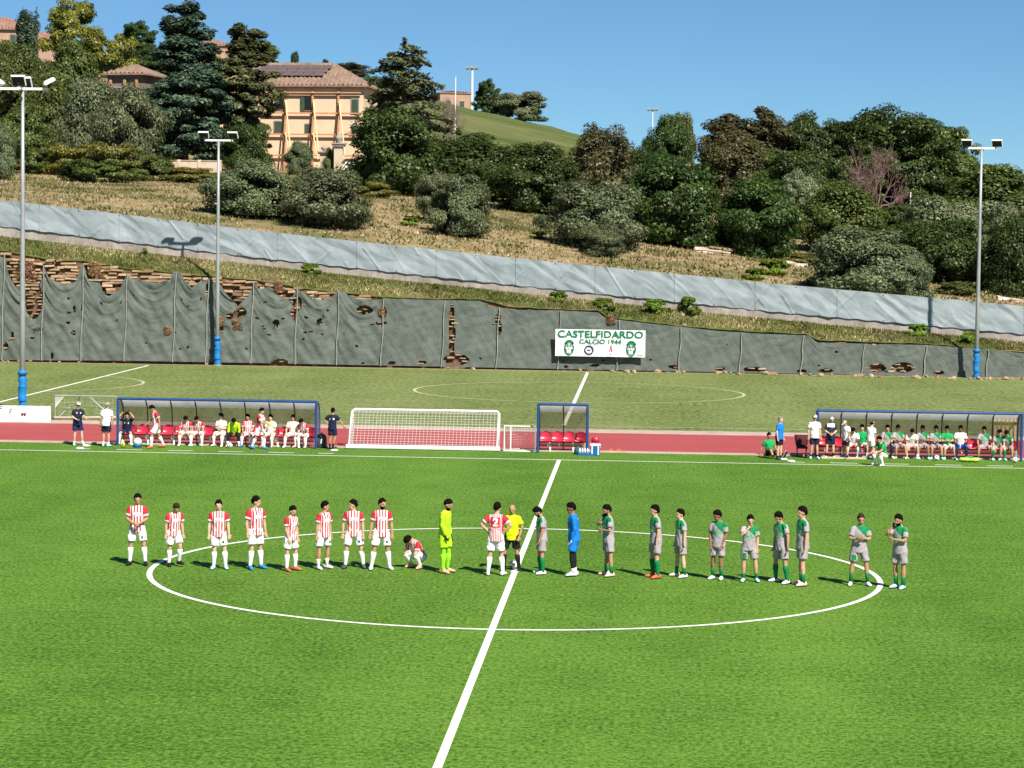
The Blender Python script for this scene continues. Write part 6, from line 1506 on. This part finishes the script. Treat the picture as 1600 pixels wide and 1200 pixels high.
def dress(r_):
    wrinkle(r_['mos'], 0.0075, r_['seed']); wrinkle(r_['mot'], 0.0075, r_['seed']+3)
    s, P, U, Xt, Ft = r_['s'], r_['P'], r_['U'], r_['Xt'], r_['Ft']; R3 = random.Random(r_['seed'])
    root = thing('person', r_['label'], 'person', r_['loc'], math.radians(r_['face']), r_['group'])
    # body mesh + fingers rooted in the palm
    me = r_['mob']; me.name = 'body'
    fb = MB()
    for sg, sh, el, wr, fd, ud in r_['arms']:
        side = fd.cross(Ft if abs(fd.dot(Ft)) < 0.8 else r_['UP']).normalized(); nrm = fd.cross(side).normalized()
        inw = nrm if nrm.dot(-Xt*sg+Ft*0.3) > 0 else -nrm
        for k, (off, L) in enumerate(((-0.030, 0.066), (-0.010, 0.078), (0.010, 0.074), (0.030, 0.058))):
            b0 = wr+fd*0.075+side*off; b1 = b0+(fd*0.9+inw*0.25).normalized()*L*0.6; b2 = b1+(fd*0.7+inw*0.7).normalized()*L*0.5
            fb.tube([b0*s, b1*s, b2*s], [0.0100*s, 0.0092*s, 0.0070*s], 5)
        tdir = side*(1 if side.dot(Ft) > 0 else -1); b0 = wr+fd*0.03+tdir*0.025; b1 = b0+(fd*0.6+tdir*0.8).normalized()*0.04; b2 = b1+(fd*0.95+tdir*0.2+inw*0.3).normalized()*0.032
        fb.tube([b0*s, b1*s, b2*s], [0.0125*s, 0.0105*s, 0.0085*s], 5)
    bm = bmesh.new(); bm.from_mesh(me); fm = fb.mesh('f', []); bm.from_mesh(fm); bm.to_mesh(me); bm.free(); bpy.data.meshes.remove(fm)
    nf = len(me.polygons); cen = np.empty(nf*3); me.polygons.foreach_get('center', cen); cen = cen.reshape(-1, 3)
    d = cen-nparr(r_['HC'])*s; lx, ly, lz = d @ nparr(r_['hx'])/s, d @ nparr(r_['hf'])/s, d @ nparr(r_['hu'])/s
    mi = np.zeros(nf, np.int32)
    eye = (np.abs(np.abs(lx)-0.034) < 0.012) & (np.abs(lz-0.002) < 0.009) & (ly > 0.06)
    brow = (np.abs(np.abs(lx)-0.033) < 0.024) & (np.abs(lz-0.024) < 0.008) & (ly > 0.055)
    mouth = (np.abs(lx) < 0.024) & (np.abs(lz+0.064) < 0.009) & (ly > 0.05)
    mi[mouth] = 3; mi[eye] = 2
    if r_['beard']: mi[(lz < -0.048) & (lz > -0.14) & (ly > 0.0) & (np.abs(lx) < 0.075) & ~mouth] = 1
    if r_['gloves']:
        for sg, sh, el, wr, fd, ud in r_['arms']:
            q = (cen-nparr(wr)*s) @ nparr(fd)/s; far = np.linalg.norm(cen-nparr(wr)*s, axis=1)/s; mi[(q > -0.03) & (far < 0.22)] = 4
    if r_['tights']:
        for sg, hip, kn, an in r_['legs']:
            near = np.minimum(np.linalg.norm(cen-nparr(kn)*s, axis=1), np.linalg.norm(cen-nparr((kn+an)/2)*s, axis=1))/s; mi[near < 0.25] = 5
    for k in (r_['skin'], r_['hair'] if r_['hair'] else 'hair_grey', 'eye', 'lips', r_['gloves'] or 'white', r_['tights'] or 'black'): me.materials.append(MATS[k])
    me.polygons.foreach_set('material_index', mi); me.polygons.foreach_set('use_smooth', np.ones(nf, bool)); me.update()
    obj('body', me, root)
    # shirt with torso-space attributes
    me = r_['mos']; me.name = 'shirt'; nv = len(me.vertices); co = np.empty(nv*3); me.vertices.foreach_get('co', co); co = co.reshape(-1, 3)
    d = co-nparr(P)*s; tl = np.c_[d @ nparr(Xt), d @ nparr(Ft), d @ nparr(U)]/s; sl_ = np.full(nv, -1.0)
    for sg, sh, el, wr, fd, ud in r_['arms']:
        q = (co-nparr(sh)*s)/s; t = q @ nparr(ud); dist = np.linalg.norm(q-np.outer(t, nparr(ud)), axis=1)
        m_ = (dist < 0.10) & (t > 0.015) & (tl[:, 0]*sg > 0.10) & (np.abs(tl[:, 0]) > 0.165); sl_[m_] = np.clip(t[m_]/0.285, 0, 1)
    at_ = me.attributes.new('tl', 'FLOAT_VECTOR', 'POINT'); at_.data.foreach_set('vector', tl.astype(np.float32).ravel())
    a2 = me.attributes.new('sl', 'FLOAT', 'POINT'); a2.data.foreach_set('value', sl_.astype(np.float32))
    me.materials.append(MATS[r_['shirt']]); so_ = obj('shirt', me, root)
    bvh = None
    def wrap(parts, mat, name, back=False):
        """lay flat shapes (x,z in torso metres) onto the shirt surface"""
        nonlocal bvh
        if bvh is None: bvh = BVHTree.FromPolygons([v.co for v in me.vertices], [p_.vertices for p_ in me.polygons])
        dr = -Ft if back else Ft
        m2 = parts
        for v in m2.vertices:
            w = (P+Xt*v.co.x+U*v.co.z)*s; h = bvh.ray_cast(w+dr*0.6*s, -dr)
            v.co = (h[0]+dr*0.006) if h[0] is not None else w+dr*0.15*s
        m2.materials.clear(); m2.materials.append(MATS[mat]); return obj(name, m2, so_)
    def grid(x0, x1, z0, z1, n=5):
        vs = [(x0+(x1-x0)*i/n, 0, z0+(z1-z0)*j/n) for i in range(n+1) for j in range(n+1)]
        return MB().add(vs, [(i*(n+1)+j, (i+1)*(n+1)+j, (i+1)*(n+1)+j+1, i*(n+1)+j+1) for i in range(n) for j in range(n)]).mesh('patch', [])
    if r_['number']:
        tm = text_mesh(r_['number'], 0.27, 'white', 0, 0.012, 0.95)
        bm = bmesh.new(); bm.from_mesh(tm); bmesh.ops.triangulate(bm, faces=bm.faces[:]); bmesh.ops.subdivide_edges(bm, edges=bm.edges[:], cuts=1); bm.to_mesh(tm); bm.free()
        for v in tm.vertices: v.co = Vector((v.co.x, 0, v.co.y+0.325))
        wrap(tm, 'white', 'number', True)
    if r_['badge'] == 'gkblue': wrap(grid(-0.02, 0.07, 0.20, 0.34), 'white', 'badge'); wrap(grid(-0.10, 0.10, 0.40, 0.415), 'white', 'piping', True)
    elif r_['badge'] == 'back2':
        wrap(grid(0.045, 0.115, 0.30, 0.37), 'white', 'badge', True); wrap(grid(-0.105, -0.07, 0.28, 0.36), 'white', 'badge', True)
    elif r_['badge'] == 'chest':
        wrap(grid(-0.10, -0.05, 0.33, 0.39), 'pale_green', 'badge'); wrap(grid(0.06, 0.11, 0.34, 0.39), 'pink', 'badge')
    elif r_['badge'] == 'text': wrap(grid(-0.06, 0.08, 0.31, 0.34), 'print_grey', 'printed_text')
    elif r_['badge'] == 'sponsor':
        tm = grid(-0.075, 0.075, 0.295, 0.325); wrap(tm, 'print_pale', 'sponsor_mark')
    me = r_['mot']; me.name = 'trousers' if r_['longpants'] else 'shorts'; me.materials.append(MATS[r_['shorts']]); sh_o = obj(me.name, me, root)
    if r_['shortpatch']:
        b2 = BVHTree.FromPolygons([v.co for v in me.vertices], [p_.vertices for p_ in me.polygons])
        sg, hip, kn, an = r_['legs'][0] if r_['shortpatch'] != 'L' else r_['legs'][1]; c = hip.lerp(kn, 0.55)
        q_ = 0.05 if r_['shirt'] == 'kit_grey_green' else 0.022; g2 = grid(-q_, q_, -q_*1.3, q_*1.3)
        for v in g2.vertices:
            w = (c+r_['X']*v.co.x+r_['UP']*v.co.z)*s; h = b2.ray_cast(w+r_['F']*0.5, -r_['F']); v.co = (h[0]+r_['F']*0.006) if h[0] is not None else w+r_['F']*0.12
        g2.materials.append(MATS['green' if r_['shirt'] == 'kit_grey_green' else 'navy']); obj('number_patch', g2, sh_o)
    # socks and boots
    for li, (sg, hip, kn, an) in enumerate(r_['legs']):
        sd = (an-kn).normalized(); L = (an-kn).length
        if r_['socks'] and not r_['longpants']:
            b_ = MB(); t0 = 0.14*L if r_['sockh'] >= 1 else L*(1-0.72*r_['sockh'])
            ts = [t0, L*0.36, L*0.62, L*0.90, L*1.02] if t0 < L*0.3 else [t0, t0+(L-t0)*0.4, L*1.02]
            rr = [0.064, 0.070, 0.056, 0.046, 0.048] if t0 < L*0.3 else [0.052, 0.047, 0.046]
            limb(b_, [(kn+sd*t)*s for t in ts], [q*s for q in rr], 12); b_.build('sock', r_['socks'], root, True)
        if r_['boots']:
            fo = (r_['F']+r_['X']*(sg*0.25)).normalized(); up = r_['UP']
            if r_['pose'] == 'floor' and sd.z > -0.5: fo = (r_['UP']*0.9+r_['F']*0.3+r_['X']*(sg*0.3)).normalized(); up = -r_['F']
            si = fo.cross(up).normalized(); b_ = MB(); secs = []
            for h, w_, ht, z0 in ((-0.085, 0.028, 0.030, 0.040), (-0.070, 0.040, 0.052, 0.052), (-0.02, 0.044, 0.058, 0.058), (0.05, 0.046, 0.050, 0.050), (0.12, 0.050, 0.038, 0.040), (0.175, 0.042, 0.028, 0.032), (0.200, 0.020, 0.015, 0.024)):
                secs.append(((an+fo*h-up*(0.085-z0)+up*0.004)*s, si, up, w_*s, ht*s))
            b_.loft(secs, 12); bt = b_.build('boot', r_['boots'], root, True)
            b_ = MB(); b_.loft([((an+fo*h-up*0.076)*s, si, fo.cross(si).normalized()*-1, w_*s, 0.009*s) for h, w_ in ((-0.085, 0.026), (-0.05, 0.040), (0.05, 0.044), (0.14, 0.049), (0.195, 0.024))], 10); b_.build('sole', r_['bootc'] or 'black', bt)
    # hair or cap
    hx, hf, hu, HC = r_['hx'], r_['hf'], r_['hu'], r_['HC']; HR = Matrix((hx, hf, hu)).transposed()
    if r_['hair']:
        b_ = MB(); b_.ell((0, 0, 0), (1, 1, 1), None, 18, 12); vs = []
        for v in b_.v:
            v = Vector(v); line = 0.02+0.62*max(0, v.y)**1.5-0.70*max(0, -v.y)
            g_ = 1.0 if v.z > line else max(0.80, 1.0-(line-v.z)*1.5)
            k = (1.06+0.04*(r_['hairlen']-0.6))*g_
            nz = 1+0.05*r_['hairlen']*math.sin(v.x*7+r_['seed'])*math.sin(v.y*6+v.z*5+r_['seed'])+0.03*(0.5+0.5*math.sin(v.x*17+v.y*13))
            w = Vector((v.x*0.089, v.y*0.110, v.z*(0.112+0.008*r_['hairlen'])))*k*nz
            vs.append(tuple((HC+hu*0.024-hf*0.012+HR @ w)*s))
        b_.v = vs; b_.build('hair', r_['hair'], root, True)
    if r_['cap']:
        b_ = MB(); b_.ell((0, 0, 0), (1, 1, 1), None, 16, 10); vs = []
        for v in b_.v:
            v = Vector(v); w = Vector((v.x*0.096, v.y*0.116, (v.z if v.z > 0 else v.z*0.1)*0.10)); vs.append(tuple((HC+hu*0.048-hf*0.01+HR @ w)*s))
        b_.v = vs; co_ = b_.build('cap', r_['cap'], root, True)
        pk = MB(); pv = []
        for i in range(9):
            a = math.pi*(0.12+0.76*i/8)
            for q in (0.9, 1.75): pv.append(tuple((HC+hu*(0.052-0.012*(q > 1))-hf*0.01+hx*(math.cos(a)*0.088*(1 if q > 1 else 0.95))+hf*(math.sin(a)*0.105*q))*s))
        nq = len(pv); pv += [tuple(Vector(v)+hu*0.010*s) for v in pv]
        pf = [(2*i, 2*i+2, 2*i+3, 2*i+1) for i in range(8)]; pf += [tuple(q+nq for q in f[::-1]) for f in pf]+[(2*i+1, 2*i+3, nq+2*i+3, nq+2*i+1) for i in range(8)]
        pk.add(pv, pf).build('peak', r_['cap'], co_)
RW, GG = 'red and white players lined up on the pitch', 'grey and green players lined up on the pitch'
def A(label, px, py, top, face, pose, **k): k.setdefault('badge', 'sponsor'); person(label, px, py, top, face, pose, group=RW, **k)
A('player in red and white stripes at the far left of the line, hands clasped', 214, 883, 770, 6, 'clasp', boots='black', skin='skin_b', shortpatch='L')
A('player in red and white stripes looking down and stepping on the circle line', 271, 885, 782, 34, 'step', boots='black', hair='hair_brown', skin='skin_a')
A('player in red and white stripes, third from the left, arms hanging, facing the camera', 341, 889, 780, 8, 'stand', boots='lblue', skin='skin_d', shortpatch='L', sockh=1.0)
A('player in red and white stripes with bright blue boots looking to the right', 399, 889, 774, 38, 'stand', boots='bblue', head=42, skin='skin_a')
A('short player in red and white stripes with coral boots', 454, 892, 788, 52, 'hold', boots='coral', skin='skin_a')
A('player in red and white stripes with low white socks, sixth from the left', 505, 889, 782, 50, 'stand', boots='white', head=32, sockh=0.62, skin='skin_b', shortpatch='L')
A('player in red and white stripes standing wide with head turned left', 552, 888, 779, 4, 'wide', boots='bag_grey', head=-68, skin='skin_a', shortpatch='L')
A('tall player in red and white stripes with white boots next to the crouching player', 595, 890, 777, 14, 'wide', boots='white', head=30, beard=True, skin='skin_b', shortpatch='L')
A('player in red and white crouching on the turf beside the goalkeeper in lime', 650, 888, 836, -42, 'crouch', boots='tan', Hm=1.76, socks='white')
person('goalkeeper in full lime green kit facing the referee', 694, 895, 777, 72, 'hold', shirt='lime', shorts='lime', socks='limes', boots='tan', sleeve='long', gloves='black', beard=True, group=RW, skin='skin_b', hp=16, hairlen=0.6, tights='limes', sockh=1)
A('player with number 2 on his back standing before the referee with hands on hips', 774, 899, 784, 174, 'hips', boots='white', number='2', head=-20, badge=None, hp=4)
person('bald referee in yellow shirt and black shorts behind the ball', 799, 892, 786, -6, 'ref', shirt='yellow', shorts='black', socks='black', boots='black', hair=None, skin='skin_b', group='match officials')
def Bp(label, px, py, top, face, pose, **k):
    k.setdefault('shirt', 'kit_grey_green'); k.setdefault('shorts', 'grey'); k.setdefault('socks', 'green'); k.setdefault('sockh', 0.62)
    person(label, px, py, top, face, pose, group=GG, **k)
Bp('grey and green player facing the referee with head bowed over the halfway line', 846, 897, 789, -78, 'hold', boots='white', beard=True, hp=30, skin='skin_b', sockh=1)
Bp('goalkeeper in bright blue kit with black tights and white socks', 896, 900, 784, -82, 'hold', shirt='royal', shorts='royal', sleeve='long', tights='black', socks='white', sockh=0.35, boots='white', gloves='white', badge='gkblue', skin='skin_c', hp=8, hairlen=1.4)
Bp('grey and green player covering his face with a hand beside the blue goalkeeper', 950, 900, 787, -70, 'mouth', boots='pink', beard=True, skin='skin_b')
Bp('grey and green player with red boots and socks pulled to the knees', 1024, 903, 788, -66, 'stand', boots='coral', sockh=1, skin='skin_a', twist=-8)
Bp('grey and green player with one dark boot right of the red-booted player', 1063, 902, 794, -68, 'stand', boots='offwhite', skin='skin_d')
Bp('dark-skinned grey and green player holding his hands low, facing half left', 1121, 906, 795, -22, 'hold', boots='white', head=-40, skin='skin_c', sockh=0.7)
Bp('shorter grey and green player facing the camera with a fist at his mouth', 1169, 909, 803, 0, 'mouth1', boots='lblue', skin='skin_a', shortpatch='R', sockh=0.5)
Bp('grey and green player with curly hair looking down, legs apart', 1220, 911, 797, -58, 'wide', boots='white', sockh=1, hairlen=1.8, hp=22, skin='skin_b')
Bp('tall grey and green player standing close behind the curly-haired one', 1253, 915, 790, -72, 'stand', boots='pink', skin='skin_a', hairlen=1.4)
Bp('grey and green player with arms folded inside the edge of the centre circle', 1341, 915, 801, 2, 'fold', boots='white', hair='hair_brown', skin='skin_b', shortpatch='R', sockh=0.8)
Bp('grey and green player at the far right outside the circle biting his hand', 1405, 920, 802, -42, 'mouth', boots='lblue', beard=True, skin='skin_b', sockh=0.7)

LB, RB = 'people at the left dugout', 'people at the right dugout'
def P1(label, px, py, top, face, pose, g=LB, **k): person(label, px, py, top, face, pose, group=g, vox=0.021, **k)
def S1(label, px, pose, face=0, g=LB, H=1.74, **k): person(label, px, 0, 0, face, pose, group=g, vox=0.021, seat=True, Hm=H, **k)
P1('person in navy kit and pale cap holding out an arm left of the left dugout', 121, 696, 627, 30, 'armout', shirt='navy', shorts='navyb', socks='white', sockh=0.3, boots='white', cap='offwhite', hair='hair_grey', badge='chest', skin='skin_d', belly=0.25)
P1('person in white shirt, white cap and navy shorts seen from behind', 166, 698, 628, 172, 'stand', shirt='white', shorts='navy', socks='white', sockh=0.35, boots='lblue', cap='white', hair='hair_grey', skin='skin_a', belly=0.15)
S1('seated person in navy kit with both hands to the head at the left dugout end', 199, 'seat_head', 0, shirt='navy', shorts='navyb', socks='white', boots='white', skin='skin_a', badge='chest', sleeve='short', hair='hair_brown')
P1('player in red and white walking left past empty seats, head down', 246, 700, 629, -62, 'walk', boots='coral', skin='skin_b', hp=28)
S1('seated red and white player looking down, left one of the close pair', 290, 'seat_fwd', 8, boots='white', skin='skin_b', badge='sponsor')
S1('seated red and white player looking down, right one of the close pair', 311, 'seat_fwd', -4, boots='lblue', skin='skin_a', badge='sponsor')
S1('seated player in plain white kit beside the one in lime', 346.5, 'seat_fold', -15, shirt='offwhite', shorts='white', boots='offwhite', skin='skin_d', head=-30)
S1('seated player in lime top and black tights leaning forward', 366, 'seat_fwd', 4, shirt='lime', shorts='black', tights='black', socks='white', boots='tan', sleeve='long', sockh=0.5, skin='skin_a', hp=40)
S1('seated red and white player half hidden behind the walking player', 388, 'seat', 0, boots='bblue', skin='skin_b')
P1('player in red and white with bright blue boots walking right, arms stretched', 403, 702, 635, 72, 'reach', boots='bblue', skin='skin_a')
S1('seated player in white shirt with yellow bib taking something from the walker', 423.5, 'seat', -12, shirt='kit_bib', shorts='offwhite', boots='tan', skin='skin_d')
S1('seated player in pale shirt with red straps near the dugout end', 458, 'seat_wide', 0, shirt='pinkwhite', shorts='offwhite', boots='white', skin='skin_d', hair='hair_brown')
S1('seated red and white player bent forward in the last seat of the left dugout', 477, 'seat_fwd', -20, boots='tan', skin='skin_a', hp=30)
P1('person in dark navy kit seen from behind, leaning beside the training goal', 519, 702, 637, 172, 'onehip', shirt='navy', shorts='navy', socks='black', sockh=0.5, boots='black', badge='back2', skin='skin_b')
P1('person in green shirt sitting on the ground left of the person in blue', 1202, 712, 680, 25, 'floor', RB, shirt='gshirt', shorts='black', socks='black', sockh=0.5, boots='white', Hm=1.74, skin='skin_b')
P1('person in bright blue shirt and black shorts with hair cropped, facing right', 1217, 718, 650, 58, 'stand', RB, shirt='royal', shorts='black', socks='black', sockh=0.3, boots='bag_grey', hair='hair_grey', hairlen=0.3, skin='skin_d', belly=0.2)
P1('person in white shirt and navy shorts with pale cap left of the right dugout', 1272, 717, 647, 6, 'stand', RB, shirt='white', shorts='navy', socks='black', sockh=0.3, boots='lblue', cap='offwhite', hair='hair_grey', badge='text', skin='skin_a', belly=0.25)
P1('person in navy shirt with white yoke standing with clasped hands', 1297, 716, 650, 2, 'clasp', RB, shirt='kit_yoke', shorts='navy', socks='black', sockh=0.5, boots='cream', cap='offwhite', hair='hair_grey', beard=True, skin='skin_d', belly=0.1)
P1('person in white shirt and pale green cap bending towards the bench', 1322, 717, 655, -52, 'hold', RB, shirt='white', shorts='navy', socks='navyb', sockh=0.3, boots='navyb', cap='pale_green', hair='hair_grey', skin='skin_b', hp=30)
S1('seated person in white leaning forward behind the bending coach', 1334, 'seat_fwd', -10, RB, shirt='white', shorts='offwhite', boots='navyb', skin='skin_b')
S1('seated player in plain green shirt between two people in white', 1347, 'seat', 0, RB, shirt='gshirt', shorts='pinkwhite', boots='lblue', skin='skin_d', sockh=0.4)
P1('person in white shirt and white shorts standing turned away beside the bench', 1360, 718, 657, 140, 'hold', RB, shirt='white', shorts='white', socks='navyb', sockh=0.4, boots='navyb', cap='white', skin='skin_a')
P1('player in green bib squatting on the turf before the right dugout', 1374, 728, 687, -52, 'squat', RB, shirt='gshirt', shorts='pinkwhite', socks='white', boots='white', Hm=1.74, skin='skin_a')
def S2(label, px, pose, face=0, **k):
    k.setdefault('shirt', 'kit_grey_green'); k.setdefault('shorts', 'grey'); k.setdefault('socks', 'green'); k.setdefault('sockh', 0.4); k.setdefault('boots', 'white')
    S1(label, px, pose, face, RB, **k)
S2('seated grey and green substitute just right of the squatting player', 1385, 'seat', 0, skin='skin_a', tights='navy')
S2('seated grey and green substitute with arms folded and head turned', 1403, 'seat_fold', 8, skin='skin_b', head=20, boots='tan')
S2('seated substitute in white shirt leaning forward with hands between the knees', 1424, 'seat_fwd', 0, shirt='offwhite', shorts='pinkwhite', socks='white', skin='skin_a')
S2('seated grey and green substitute left of the football under the bench', 1442, 'seat_fold', -6, skin='skin_c', boots='white')
S2('seated grey and green substitute with crossed arms above the football', 1461, 'seat_fold', 0, skin='skin_b', boots='lblue')
S2('seated substitute in green bib with folded arms', 1480, 'seat_fold', 4, shirt='gshirt', shorts='pinkwhite', skin='skin_a')
S2('seated person in pinkish white shirt and blue shorts over dark trousers', 1500.5, 'seat', 0, shirt='pinkwhite', shorts='royal', tights='navy', socks='navy', sockh=1, boots='navyb', skin='skin_c', hairlen=0.4, H=1.80)
S2('seated grey and green substitute leaning back, hands on knees, right of the empty seat', 1538, 'seat_wide', 0, skin='skin_b', boots='lblue')
S2('seated grey and green substitute with long green socks, second from the dugout end', 1559, 'seat_fwd', 0, skin='skin_d', sockh=1, boots='lblue', hp=4)
S2('seated grey and green substitute in the last seat of the right dugout', 1574, 'seat_fwd', -12, skin='skin_b', hairlen=1.6, boots='lblue')
finish_people()
